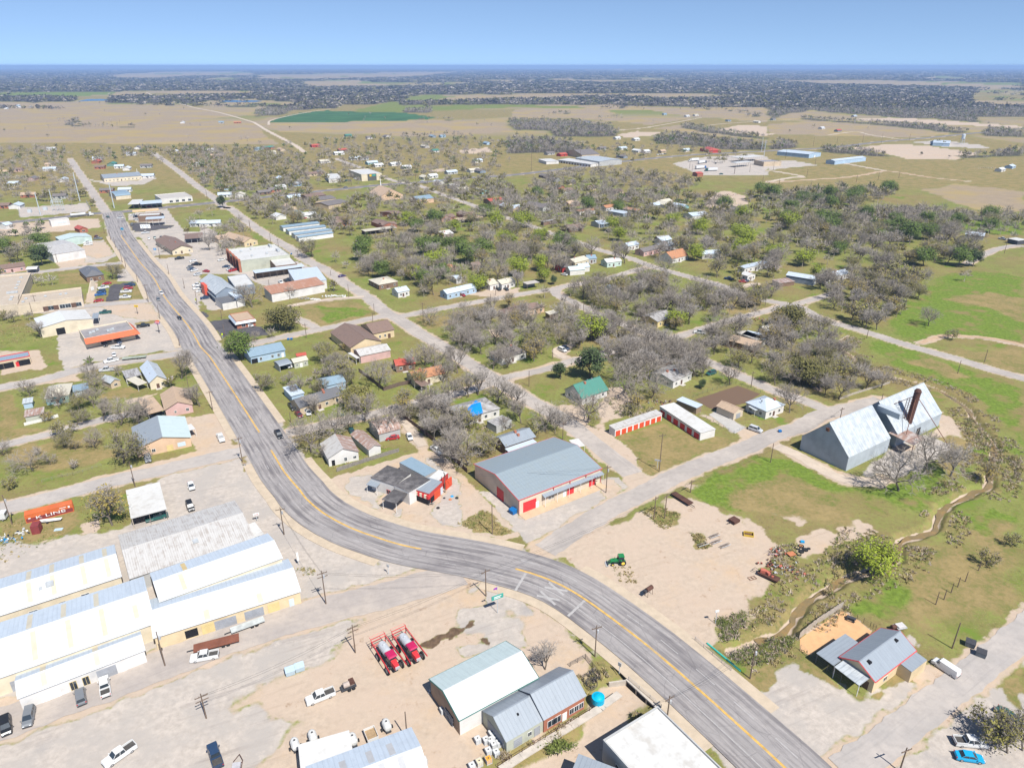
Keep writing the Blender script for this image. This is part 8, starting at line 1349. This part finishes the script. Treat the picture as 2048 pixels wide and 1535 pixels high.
b = MB(); b.hexa([(-2.6,-.35,.5),(2.4,-.3,.5),(2.4,.3,.5),(-2.6,.35,.5)], [(-2.8,-.6,.9),(2.9,-.1,.95),(2.9,.1,.95),(-2.8,.6,.9)]); simple('small_boat', 'narrow white boat on a trailer along the red container', 'boat', W(*Zp("D 1130,690")), R(15), [('hull', b, WHITE), ('trailer_frame', MB().box(-2.4,2.6,-.4,.4,.35,.48), BUMP), ('wheel', MB().lathe((-.8,-.8,.3),(0,1,0),[(0,.3),(.2,.3)],10).lathe((-.8,.6,.3),(0,1,0),[(0,.3),(.2,.3)],10), TYRE)])
a = W(*Zp("D 30,640")); semi_ = thing('box_truck', 'white box truck cut by the left edge of the photo', 'truck', a, R(14)); b = MB(); b.box(-5.5,.0,-1.2,1.2,.9,3.2); b.build('cargo_box', PAINT['white'], semi_); b = MB(); b.box(.1,1.6,-1.1,1.1,.6,2.5); b.build('cab', PAINT['white'], semi_); b = MB(); b.box(1.55,1.65,-.95,.95,1.6,2.3); b.build('windscreen', GLASS, semi_); [link('wheel', WHEELM, semi_, (x, s*1.0, .38)) for x in (-4,.8) for s in (-1,1)]
mb = ribbon(CREEKW[:int(len(CREEKW)*.97)], [-.75,-.2,.3,.75], -.95, 2.0, .3, 5); tag(mb.build('creek', roofmat('muddy_creek_water', (.25,.165,.065), 50, 1, .12, 0, (.18,.14,.07), .7)), kind='structure')
for pts, in (("a 615,412 700,394 800,392 920,396 900,406 700,409",),("a 1770,406 1850,401 2047,404 2100,410 2047,416 1850,418 1790,414",)):
 mb = MB(); q = [W(*p, .25) for p in Z(pts)]; mb.add(q, [tuple(range(len(q)))]); tag(mb.build('pond_water', mat('pond_sky_tint', (.04,.12,.22), .25, .1, .02)), kind='structure')  # dark blue base puts the sky's reflection into the water colour
# ================================================================ trees
BARK = mat('grey_bark', (.15,.125,.10), .9, .25, 1.5); TWIG = mat('bare_twigs', (.30,.262,.22), .9, .15, .4); TWIG2 = mat('pale_twigs', (.37,.33,.29), .9, .15, .4)
def leafm(n, c):
 m = mat(n, c, .75, .3, .55, spec=.15); return m
LF = dict(olive=leafm('olive_bud_leaves', (.215,.195,.055)), oak=leafm('dark_oak_leaves', (.145,.135,.045)), green=leafm('fresh_green_leaves', (.12,.17,.035)), bright=leafm('bright_spring_leaves', (.25,.30,.03)), cedar=leafm('dark_cedar_leaves', (.075,.105,.04)), gold=leafm('golden_bud_leaves', (.29,.225,.06)), plum=leafm('plum_buds', (.20,.135,.125)))
def skeleton(seed, H, spread, levels=4, trunk=.22, kids=(4,3,3,3), up=.25, lean=0):
 r = random.Random(seed); segs, tips = [], []
 def grow(p, d, L, rad, lv):
  d = d.normalized(); q = p; n = 3 if lv < 2 else 2
  for k in range(n):                                   # gently crooked
   d = (d+Vector((r.uniform(-.2,.2), r.uniform(-.2,.2), r.uniform(-.08,.16)))).normalized(); e = q+d*(L/n)
   segs.append((q, e, rad*(1-.3*k/n), rad*(1-.3*(k+1)/n), lv)); q = e
   if lv > 0 and k < n-1 and lv < levels: side(q, d, L*.62, rad*.55, lv+1)
  if lv >= levels: tips.append((q, d, L)); return
  m = kids[min(lv, len(kids)-1)]; a0 = r.uniform(0, 6.28)
  for k in range(m):
   a = a0+6.283*k/m+r.uniform(-.4,.4); t = r.uniform(.45,.85)*spread if lv == 0 else r.uniform(.35,.75)*spread
   b = d.cross(Vector((.3,.9,.1))).normalized(); c = d.cross(b); nd_ = d*math.cos(t)+(b*math.cos(a)+c*math.sin(a))*math.sin(t)+Vector((0,0,up*(.6 if lv else .3)))
   grow(q, nd_, L*r.uniform(.62,.82)*(1.5 if lv == 0 else 1), rad*.62, lv+1)
 def side(q, d, L, rad, lv):
  a = r.uniform(0, 6.28); b = d.cross(Vector((.3,.9,.1))).normalized(); c = d.cross(b); t = r.uniform(.5,1.0)
  grow(q, d*math.cos(t)+(b*math.cos(a)+c*math.sin(a))*math.sin(t), L, rad, lv)
 grow(Vector((0,0,-.1)), Vector((lean,0,1)), H*trunk, H*.022+.05, 0)
 zm = max(s[1].z for s in segs); k = H/zm
 return [(a*k, b*k, ra, rb, lv) for a, b, ra, rb, lv in segs], [(a*k, b, L*k) for a, b, L in tips], r
def proto_tree(seed, H, spread=1.0, leaf=None, nleaf=0, lsize=.3, twigs=9, levels=4, trunk=.2, up=.25, twig=None, dense=None, tw=.05):
 segs, tips, r = skeleton(seed, H, spread, levels, trunk, up=up)
 t, c = MB(), MB()
 for a, b, ra, rb, lv in segs:
  if lv <= 2: t.tube(a, b, max(ra, .045), max(rb, .04), n=5 if lv < 2 else 4, caps=False)
  else:
   d = (b-a).normalized(); s = d.cross(Vector((r.uniform(-1,1), r.uniform(-1,1), .2))).normalized(); w = max(ra, .035)
   c.tube(a, b, w, max(rb*.8, .022), n=3, caps=False)
 for q, d, L in tips:
  for k in range(twigs):
   e = (d+Vector((r.gauss(0,.6), r.gauss(0,.6), r.gauss(.15,.5)))).normalized(); l = L*r.uniform(.5,1.15); p0 = q-d*(L*r.uniform(0,.9)); s = e.cross(Vector((r.uniform(-1,1), r.uniform(-1,1), r.uniform(-1,1)))).normalized()*tw
   c.add([p0-s*.5, p0+s*.5, p0+e*l], [(0,1,2)], 0)
   if l > .5:
    f = (e+Vector((r.gauss(0,.5), r.gauss(0,.5), r.gauss(.1,.4)))).normalized(); p1 = p0+e*(l*.5); c.add([p1-s*.4, p1+s*.4, p1+f*(l*.7)], [(0,1,2)], 0)
 if nleaf:
  for k in range(nleaf):
   q, d, L = r.choice(tips); p = q-d*(L*r.uniform(-.4,.8))+Vector((r.gauss(0,1), r.gauss(0,1), r.gauss(0,.8)))*(.55 if not dense else dense)
   if p.z < H*.12: continue
   n = (Vector((p.x*.5, p.y*.5, p.z-H*.45)).normalized()+Vector((r.uniform(-1,1), r.uniform(-1,1), r.uniform(-.4,1)))).normalized(); a = n.cross(Vector((r.uniform(-1,1), r.uniform(-1,1), .1))).normalized(); b = n.cross(a); s = lsize*r.uniform(.55,1.25)
   c.add([p-a*s, p-b*s*.7, p+a*s, p+b*s*.7], [(0,1,2,3)], 1)
 mt, mc = None, None
 def mk(b, nm, mats):
  me = bpy.data.meshes.new(nm); me.from_pydata([tuple(p) for p in b.v], [], b.f)
  for m in mats: me.materials.append(m)
  if len(mats) > 1: me.polygons.foreach_set('material_index', b.m)
  me.update(); return me
 return mk(t, 'trunk', [BARK]), mk(c, 'crown', [twig or TWIG]+([leaf] if leaf else []))
PR = {'bare': [proto_tree(s, 8, sp, twigs=tw_, twig=t_) for s, sp, tw_, t_ in ((1,1.0,6,TWIG),(2,1.15,6,TWIG),(3,.9,7,TWIG2),(4,1.2,5,TWIG),(5,1.05,6,TWIG2),(6,1.3,6,TWIG),(7,.8,6,TWIG))],
  'wide': [proto_tree(s, 8, 1.35, twigs=5, up=.05, trunk=.16) for s in (21,22,23)],
  'budding': [proto_tree(s, 8, 1.1, LF[k], n, .2, twigs=5) for s, k, n in ((31,'olive',900),(32,'gold',900),(33,'olive',1300),(34,'oak',1100))],
  'oak': [proto_tree(s, 8, 1.35, LF['oak'] if s != 42 else LF['olive'], 3800, .27, twigs=3, up=.05, trunk=.15, dense=.75) for s in (41,42)],
  'green': [proto_tree(s, 8, 1.0, LF['green'], 3200, .27, twigs=3, dense=.8) for s in (51,52)], 'bright': [proto_tree(s, 8, 1.05, LF['bright'], 3200, .26, twigs=3, dense=.8) for s in (61,62)],
  'cedar': [proto_tree(s, 8, .6, LF['cedar'], 3200, .26, twigs=2, dense=.55, trunk=.1) for s in (71,72)], 'plum': [proto_tree(s, 8, 1.1, LF['plum'], 700, .18, twigs=7) for s in (81,)],
  'shrub': [proto_tree(s, 8, 1.25, LF[k] if k else None, n, .4, twigs=8, trunk=.06, levels=3, tw=.11) for s, k, n in ((91,None,0),(92,'olive',500),(93,None,0),(94,'gold',300))]}
TK = {'bare': ('bare_tree','bare grey tree','tree'), 'wide': ('bare_tree','wide-spreading bare tree','tree'), 'budding': ('budding_tree','budding olive-tinged tree','tree'), 'oak': ('live_oak','dark leafy oak','tree'), 'green': ('green_tree','leafy green tree','tree'), 'bright': ('green_tree','bright yellow-green tree','tree'), 'cedar': ('cedar_tree','dark evergreen tree','tree'), 'plum': ('budding_tree','purplish budding tree','tree'), 'shrub': ('bare_shrub','bare twiggy shrub','shrub')}
TREES = []        # kind, x, y, height
def tp(s):
 """'K 10,20b9 ...': zoom letter, then base point, kind letter and height"""
 key = ZK['z']; KL = dict(b='bare', w='wide', u='budding', o='oak', g='green', y='bright', c='cedar', p='plum', s='shrub')
 import re
 for tok in s.split():
  if len(tok) == 1: key = ZK[tok]; continue
  m = re.match(r'(-?[\d.]+),(-?[\d.]+)([a-z])([\d.]+)', tok); x, y = key[0]+float(m[1])/key[2], key[1]+float(m[2])/key[2]
  p = W(x, y); TREES.append((KL[m[3]], p.x, p.y, float(m[4])*1.2))
tp("z 225,1050u10.5 363,758b10 242,850w9 277,846b8 207,842b7 248,926u9.5 127,893u5 190,895b6 66,940w6 118,815b7 160,820u6 188,815b6 193,782w7 182,757b6 180,730g3.5 238,752b4.5 60,792b6 342,774u4.5 400,812b7.5 155,850u5 8,910b5 85,530c10 20,522b9 8,505g8 60,500b9 84,572p6 105,570p6 70,568p5.5 225,557u7.5 328,504b4.5 83,676b7 30,645s5 60,640b5 10,640s4 150,900s2.5 100,840s3")
tp("z 560,660o10 505,615b10.5 580,598b7 592,642b6 668,582u6 626,514u10 672,525b7 720,547b8 752,538u9 693,537p5 485,719g9.5 476,700g7 508,683s4 545,676b5 420,500b10 466,458b9 425,432b11 447,415c9 400,440b9 385,455b9 410,470b8 375,470u6 440,470b9 521,782u6 603,790b7 648,723u8 681,741b6.5 760,775b9 714,812o7 632,830b7 621,904w9 671,870b8 730,843b9 771,868b9 644,914s4 600,870b5 700,860b6 790,850b7 660,780s3.5 690,700s3")
tp("z 915,746b9.5 886,764b8 818,740b7 937,793b8.5 956,789b9 892,842b9 995,805b9 1029,822b8.5 1021,727w9 1068,722u8.5 986,738b9 1122,758c6 1180,757c11 1177,845w10.5 1110,866b6 1090,862w8.5 937,930w10 915,925b8.5 962,912u7 909,878b8 810,826u8 860,815b8 1042,846b7.5 870,740b8 850,730b8 925,700b8 950,690b8 840,772u6 900,800b8 1010,860s4 1130,850s4 880,900s4 965,835s3.5")
tp("z 1247,787w10.5 1303,796b8.5 1407,747b8.5 1460,769b8 1362,762b9 1331,706b8.5 1319,701b8 1278,818s5 1260,830s3.5 1403,776c3 1579,825b9 1600,762o9 1550,770u8 1677,797b8.5 1731,779b8 1762,776b7.5 1628,770o8 1797,981w11.5 1849,943w11 1900,952b9 1972,962u5.5 1753,1150y7 1972,1130s3.5 2024,1092s3 1290,745b9 1235,760b9 1270,720b8 1345,720b8 1385,720b7 1700,760b7 1650,790b7 1640,750u7")
tp("z 1856,651b7.5 1904,679s4 1731,657b8.5 1753,659b8.5 1714,602u10 1760,600u8 1797,618b7 1836,598u7 1928,563b7.5 1753,556u8 1677,510g7.5 1847,532g9.5 1917,532g10 1946,533c9 1810,484g11.5 1893,487w11 1637,558y7 1333,551w10 1229,516b10.5 1249,526b10.5 1434,555u9.5 1474,563u6 1352,653y7 1436,674w10 1569,653o9.5 1090,565y7 1105,569c4.5 1089,596b7 1146,586b7 1126,610b5 1182,682y9.5 1160,690u8 972,552w10 1036,575b8.5 1010,491y8.5 1072,504u10 849,573g8 1183,512b11 862,560b8 900,570b7 930,575b6 1090,1338b5.5 2015,1505u6 1985,1480s5 2045,1500u6.5 1955,510u7 2000,470b7 2025,480b6 1990,455b6 1960,470b7 1940,460b6")
SCAT = [("z 640,300 900,285 1000,330 1000,350 700,370 560,380", 209, 'bbbbuu', 8), ("z 200,300 420,300 520,400 460,430 330,330", 152, 'bbbbuug', 8), ("z 840,370 1010,355 1060,440 960,420", 95, 'bbbbu', 8), ("z 0,300 140,300 180,400 0,400", 95, 'bbbbuugp', 8), ("z 480,400 620,400 700,470 640,480 520,450", 54, 'bbbbuu', 8.5), ("z 1040,400 1300,390 1480,410 1500,440 1200,440", 121, 'bbbbbuug', 8.5), ("z 700,500 830,440 1000,430 1180,520 1060,570 860,600 760,590", 194, 'bbbbbbbuuygw', 8.5), ("z 640,430 800,360 1010,380 1080,440 960,440 820,440 700,480", 171, 'bbbbbuuub', 8), ("z 1190,430 1600,420 1660,500 1560,560 1400,540 1280,510 1200,480", 214, 'bbbbbbuubuyb', 8.5),
 ("z 1560,430 1900,430 1960,520 1700,560 1600,520", 154, 'bbbbbubub', 9), ("z 1640,560 1850,560 1800,640 1720,650 1640,610", 68, 'bbbuubs', 7.5), ("z 1130,590 1290,560 1480,600 1500,620 1340,670 1200,620", 81, 'bbbbbuuw', 8), ("z 850,650 1050,610 1180,640 1300,690 1180,700 1000,740 900,690", 57, 'bbbbuw', 7.5),
 ("z 1200,650 1340,700 1420,760 1280,760 1210,720", 34, 'bbbw', 8), ("z 1340,700 1480,660 1640,650 1740,760 1640,790 1480,740", 44, 'bbbuw', 7.5), ("z 0,300 130,296 200,420 60,400 0,420", 108, 'bbbuup', 8), ("z 160,310 400,296 560,300 640,400 480,400 300,310 180,330", 305, 'bbbbuuug', 8), ("z 340,300 600,310 640,420 520,440 420,380", 193, 'bbbbuu', 8),
 ("z 560,290 900,262 1050,300 1000,340 640,380", 305, 'bbbbuugp', 7.5), ("z 1130,345 1300,345 1400,370 1340,400 1480,400 1200,425 1050,380", 241, 'bbbbbu', 9), ("z 980,380 1200,430 1150,480 1050,440", 91, 'bbbu', 8), ("z 400,500 480,440 500,470 470,520", 22, 'bbb', 8), ("z 0,460 90,450 90,540 0,560", 27, 'bbug', 7),
 ("z 800,830 930,830 930,920 880,920", 17, 'bbsu', 6), ("z 1440,560 1560,600 1500,640", 13, 'bbu', 7), ("z 1500,440 2048,430 2048,470 1800,500", 91, 'bbbug', 8), ("z 0,880 250,860 240,930 100,980 0,990", 5, 'ssbu', 3.5), ("z 560,760 700,730 720,820 600,830", 13, 'bbus', 5), ("z 1480,395 1700,380 1800,385 1700,430 1560,430", 160, 'bbbbug', 9), ("z 1690,430 1860,420 1960,440 2048,430 2048,460 1900,450 1750,445", 91, 'bbbb', 8), ("z 1400,290 1480,300 1500,330 1420,330", 24, 'bbu', 7), ("z 1130,300 1400,280 1480,300 1300,320 1150,330", 96, 'bbug', 7)]
def clear_of(x, y, rr=1.2):
 for nm, C, wid, mt in ROADC:
  for p in C[::2]:
   dx, dy = p.x-x, p.y-y
   if dx*dx+dy*dy < (wid/2+rr+1.5)**2: return False
 for c, ax, ay, a, b in FOOT:
  d = Vector((x, y))-c
  if abs(d.dot(ax)) < a+rr and abs(d.dot(ay)) < b+rr: return False
 return True
rt = random.Random(5); KL = dict(b='bare', w='wide', u='budding', o='oak', g='green', y='bright', c='cedar', p='plum', s='shrub')
for s, n, mix, hh in SCAT:
 P = PG(s); xs = [p.x for p in P]; q = [p.y for p in P]; k = 0; tries = 0
 while k < n and tries < n*30:
  tries += 1; x, y = rt.uniform(min(xs), max(xs)), rt.uniform(min(q), max(q))
  if poly_sd(P, np.array([x]), np.array([y]))[0] < 0 or not clear_of(x, y) or any((t[1]-x)**2+(t[2]-y)**2 < 9 for t in TREES): continue
  TREES.append((KL[rt.choice(mix)], x, y, hh*1.2*rt.uniform(.7,1.25))); k += 1
def px_size(t): return t[3]/math.hypot(t[2], CAMH)
TREES.sort(key=px_size, reverse=True)
CAP = dict(bare_tree=290, budding_tree=150, live_oak=40, green_tree=90, cedar_tree=40, bare_shrub=90); cnt = {}; REST = []
GRP = dict(bare_tree='bare trees among the houses', budding_tree='budding trees among the houses', live_oak='leafy oaks', green_tree='leafy green trees', cedar_tree='dark evergreens', bare_shrub='twiggy shrubs')
rp = random.Random(9)
for t in TREES:
 nm, look, cat = TK[t[0]]
 if cnt.get(nm, 0) >= CAP[nm]: REST.append(t); continue
 cnt[nm] = cnt.get(nm, 0)+1; tm, cm = rp.choice(PR[t[0]]); s = t[3]/8*1.0
 r = thing(nm, None, cat, (t[1], t[2], 0), rp.uniform(0, 6.28), GRP[nm]); k = rp.uniform(.9, 1.15); r.scale = (s*k, s*k, s)
 link('trunk', tm, r); link('crown', cm, r);
 if t[3] < 5.4 and look.endswith('tree'): look = look.replace(' tree', ' sapling')
 elif t[3] > 11.2: look = 'tall '+look
 AUTO.append((r, look, Vector((t[1], t[2])), GRP[nm]))
def build_woods():
 g = np.random.default_rng(3); V, F_, MI = [], [], []; base = 0
 mats = [TWIG, TWIG2, LF['olive'], LF['oak'], LF['green'], mat('far_grey_wood', (.10,.088,.075), .95, .2, .02), mat('far_olive_wood', (.075,.078,.038), .95, .2, .02)]
 pts = [(t[1], t[2], t[3], {'bare':0,'wide':0,'budding':2,'oak':3,'green':4,'bright':4,'cedar':3,'plum':1,'shrub':1}[t[0]]) for t in REST]
 xs, ys = np.meshgrid(np.arange(-2000, 2200, 9.0), np.arange(850, 2500, 9.5)); xs = xs+g.uniform(-4,4,xs.shape); ys = ys+g.uniform(-4,4,ys.shape)
 w = forest_w(xs.ravel(), ys.ravel()); ok = (w > .5) & (g.random(w.size) < .8) & (np.abs(xs.ravel()) < ys.ravel()*.95)
 for x, y in zip(xs.ravel()[ok], ys.ravel()[ok]): pts.append((x, y, g.uniform(7, 12), g.choice([0,0,0,1,1,2,3,4,5])))
 for k in range(520):                       # single trees dotted over pastures
  y = g.uniform(850, 3300); x = g.uniform(-.9, .9)*y
  if forest_w(np.array([x]), np.array([y]))[0] < .3 and fbm(np.array([x/150]), np.array([y/150]), 8)[0] > .55: pts.append((x, y, g.uniform(5, 10), g.choice([0,1,2,3])))
 pts = [p for p in pts if clear_of(p[0], p[1], 2)] if len(pts) < 9000 else pts
 for x, y, h, m in pts:
  d = math.hypot(x, y); K = 110 if d < 900 else (60 if d < 1400 else 28); R_ = h*.5
  dirs = g.normal(size=(K,3)); dirs[:,2] = np.abs(dirs[:,2])*.9+.05; dirs /= np.linalg.norm(dirs, axis=1)[:,None]
  c0 = np.array([x, y, h*.38]); a = c0+dirs*g.uniform(.15,.7,(K,1))*np.array([R_,R_,h*.6]); b = a+dirs*g.uniform(.25,.45,(K,1))*np.array([R_,R_,h*.6])+g.normal(size=(K,3))*.4
  s = np.cross(dirs, g.normal(size=(K,3))); s /= np.linalg.norm(s, axis=1)[:,None]+1e-6; s *= (.11 if m < 2 else .26)*(1+d/1100)
  v = np.stack([a-s, a+s, b], 1).reshape(-1, 3); V.append(v); F_.append(base+np.arange(3*K).reshape(-1, 3)); base += 3*K
  mi = np.full(K, m);
  if m >= 2: mi[g.random(K) < .35] = 0
  MI.append(mi)
  t0 = np.array([[x-.15-d/5000,y,-.1],[x+.15+d/5000,y,-.1],[x,y,h*.6]]); V.append(t0); F_.append(np.array([[base,base+1,base+2]])); base += 3; MI.append(np.array([0]))
 d = 2200.0
 while d < 20000:
  st = max(9, d/150); n = int(d*1.9/st); yy = np.full(n, d)+g.uniform(-st/2, st/2, n); xx = np.linspace(-.95*d, .95*d, n)+g.uniform(-st/2, st/2, n)
  w = forest_w(xx, yy) > .5; xx, yy = xx[w], yy[w]; n = len(xx)
  if n:
   K = 13; h = g.uniform(6, 11, (n,1)); cx = np.repeat(np.stack([xx, yy, np.zeros(n)], 1)[:,None,:], K, 1)
   off = np.stack([g.uniform(-.62,.62,(n,K))*st, g.uniform(-.5,.5,(n,K))*st, g.uniform(.1,1,(n,K))*h], 2); c = (cx+off).reshape(-1, 3); wv = np.stack([g.normal(size=n*K)*st*.22, g.normal(size=n*K)*st*.15, g.normal(size=n*K)*1.0], 1); u = np.stack([g.normal(size=n*K)*st*.15, g.normal(size=n*K)*st*.15, np.abs(g.normal(size=n*K))*2+.8], 1)
   v = np.stack([c-wv, c+wv, c+u], 1).reshape(-1, 3); v[:,2] -= .5*np.clip((v[:,1]-2500)/6500,0,1); V.append(v); F_.append(base+np.arange(len(v)).reshape(-1, 3)); base += len(v)
   MI.append(np.repeat(g.choice([5,5,5,6,0,3], n), K))
  d += st*.95
 me = npmesh('woods', np.concatenate(V), np.concatenate(F_), mats, np.concatenate(MI)); tag(link('woods', me), kind='stuff')
build_woods()
def build_brush():
 g = np.random.default_rng(8); V, F_, MI = [], [], []; base = 0
 mats = [mat('dead_weed_stems', (.42,.345,.27), .95, .2, .5), mat('weed_leaves', (.14,.17,.04), .9, .25, .5), mat('dry_grass_tuft', (.36,.29,.14), .95, .2, .5)]
 spots = []
 for C, lo, hi, n in ((CREEKW, 2.6, 8, 3600), (CREEK2, 5, 9, 500)):
  C = resample(C, 1.0)
  for k in range(n):
   i = g.integers(1, len(C)-1); p = C[i]; t = (C[i+1]-C[i-1]); t.normalize(); o = g.choice([-1,1])*g.uniform(lo, hi); q = p+Vector((t.y,-t.x))*o
   if clear_of(q.x, q.y, .6) and vnoise(np.array([q.x/6]), np.array([q.y/6]), 5)[0] > .42: spots.append((q.x, q.y, g.uniform(.3,.85), g.choice([0,0,2,1,2])))
 for s, n, mix, hh in (("A 0,0 0,0 0,0",0,[1],.3), ("q 590,450 760,370 830,300 940,330 1130,540 1000,560",160,[1,2,2],.5), ("r 420,320 560,250 830,340 760,450 650,520",160,[1,1,2],.5), ("r 930,540 1060,560 1130,680 1000,720",120,[1,2],.5), ("r 130,900 300,860 400,1060 200,1040",60,[2,2,1],.35), ("r 1700,700 2000,650 2047,900 1800,900",120,[1,2,0],.6), ("r 1180,1440 1500,1330 1480,1500 1250,1535",160,[1,1,0],.7), ("w 1200,150 1400,50 1420,200 1250,250",100,[1,0],.7), ("w 1300,370 1800,200 2047,200 1700,480 1420,480",260,[1,1,0],.7), ("v 1480,1420 1560,1260 1850,1300 1500,1400",50,[1],.9), ("e 0,1240 500,1350 580,1430 0,1480",120,[1,2],.5), ("o 0,420 240,400 700,500 560,640 0,860",120,[2,1],.4), ("k 1170,1200 1750,1000 2000,1150 1400,1330",100,[1,2],.5), ("s 400,400 900,620 700,650 300,1050 0,950",200,[0,1,2],.8), ("n 1500,650 2047,1150 2047,1300 1700,1200 1500,800",360,[0,2,1],.8), ("n 500,140 900,380 700,330 480,200",160,[0,2],.7), ("p 950,900 1190,890 1170,970 1040,970",40,[2,1],.4), ("l 320,560 600,800 950,1150 700,1250 300,750",200,[1,1,2,0],.8), ("l 640,800 1000,900 950,980 700,900",80,[0,1],.7), ("m 0,560 560,700 540,800 200,780",160,[0,0,1],.9), ("v 1000,1430 1140,1340 1120,1450",40,[0,2],.9)):
  if not n: continue
  P = PG(s); xs = [p.x for p in P]; q = [p.y for p in P]
  X = g.uniform(min(xs), max(xs), n*3); Y = g.uniform(min(q), max(q), n*3); ok = poly_sd(P, X, Y) > 0
  for x, y in list(zip(X[ok], Y[ok]))[:n]:
   if clear_of(x, y, .4): spots.append((x, y, hh*g.uniform(.5,1.4), g.choice(mix)))
 for x, y, h, m in spots:
  K = 16; r = h*.8
  if m == 1:
   c = np.array([x,y,h*.3])+g.normal(size=(K,3))*np.array([r*.6,r*.6,h*.2]); a = g.normal(size=(K,3))*h*.17; b = g.normal(size=(K,3))*h*.17; v = np.stack([c-a, c+a, c+b], 1)
  else:
   p = np.array([x,y,-.05])+g.normal(size=(K,3))*np.array([r*.45,r*.45,0]); e = p+np.stack([g.normal(size=K)*r*.5, g.normal(size=K)*r*.5, g.uniform(.5,1.1,K)*h], 1); s = g.normal(size=(K,3))*np.array([.09,.09,.02]); v = np.stack([p-s, p+s, e], 1)
  v = v.reshape(-1, 3); v[:,2] = np.maximum(v[:,2], -1.4); V.append(v); F_.append(base+np.arange(3*K).reshape(-1,3)); base += 3*K; MI.append(np.full(K, m))
 me = npmesh('undergrowth', np.concatenate(V), np.concatenate(F_), mats, np.concatenate(MI)); tag(link('undergrowth', me), kind='stuff')
build_brush()
# ================================================================ labels of the look-alikes: say where each stands
def auto_label():
 for s, px in (('the far junction', (215,430)), ('the highway bend', (640,1040)), ('the green wheat field', (700,250)), ('the truck stop', (1470,330)), ('the substation', (90,415)), ('the ploughed garden', (1440,795)), ('the creek culvert', (1690,662)), ('the tractor lot', (1330,1120)), ('the bright meadow', (1930,620)), ('the mid-street corner', (1345,685)), ('the north end of town', (150,320)), ('the triangular green', (650,625)), ('the sandy creek bend', (1985,880)), ('the country road', (540,262)), ('the eastern woods', (1800,440)), ('the long street corner', (1610,612))):
  LAND.append((s, W(*px).xy, 2))
 items = {}
 for o, look, p, g in AUTO:
  best = min(LAND, key=lambda l: max(0, (l[1]-p).length-l[2])*(1 if l[1] is not p else 9)+(1e6 if (l[1]-p).length < .01 else 0))
  nm, q, rad = best; a = toPx((p.x, p.y, 0)); b = toPx((q.x, q.y, 0)); dx, dy = p.x-q.x, p.y-q.y
  rel = 'behind' if dy > abs(dx)*.9 else 'in front of' if -dy > abs(dx)*.9 else 'right of' if dx > 0 else 'left of'
  items.setdefault((look, rel, nm), []).append((a[0], o))
 for (look, rel, nm), v in items.items():
  v.sort(key=lambda t: t[0])
  for k, (x, o) in enumerate(v):
   n = len(v)
   if n == 1: s = f'{look} {rel} {nm}'
   elif k == 0: s = f'leftmost {look} {rel} {nm}'
   elif k == n-1: s = f'rightmost {look} {rel} {nm}'
   else: s = f'{ORD[k] if k < 12 else "farther"} {look} from the left, {rel} {nm}'
   o['label'] = ' '.join(s.split()[:16])
auto_label()
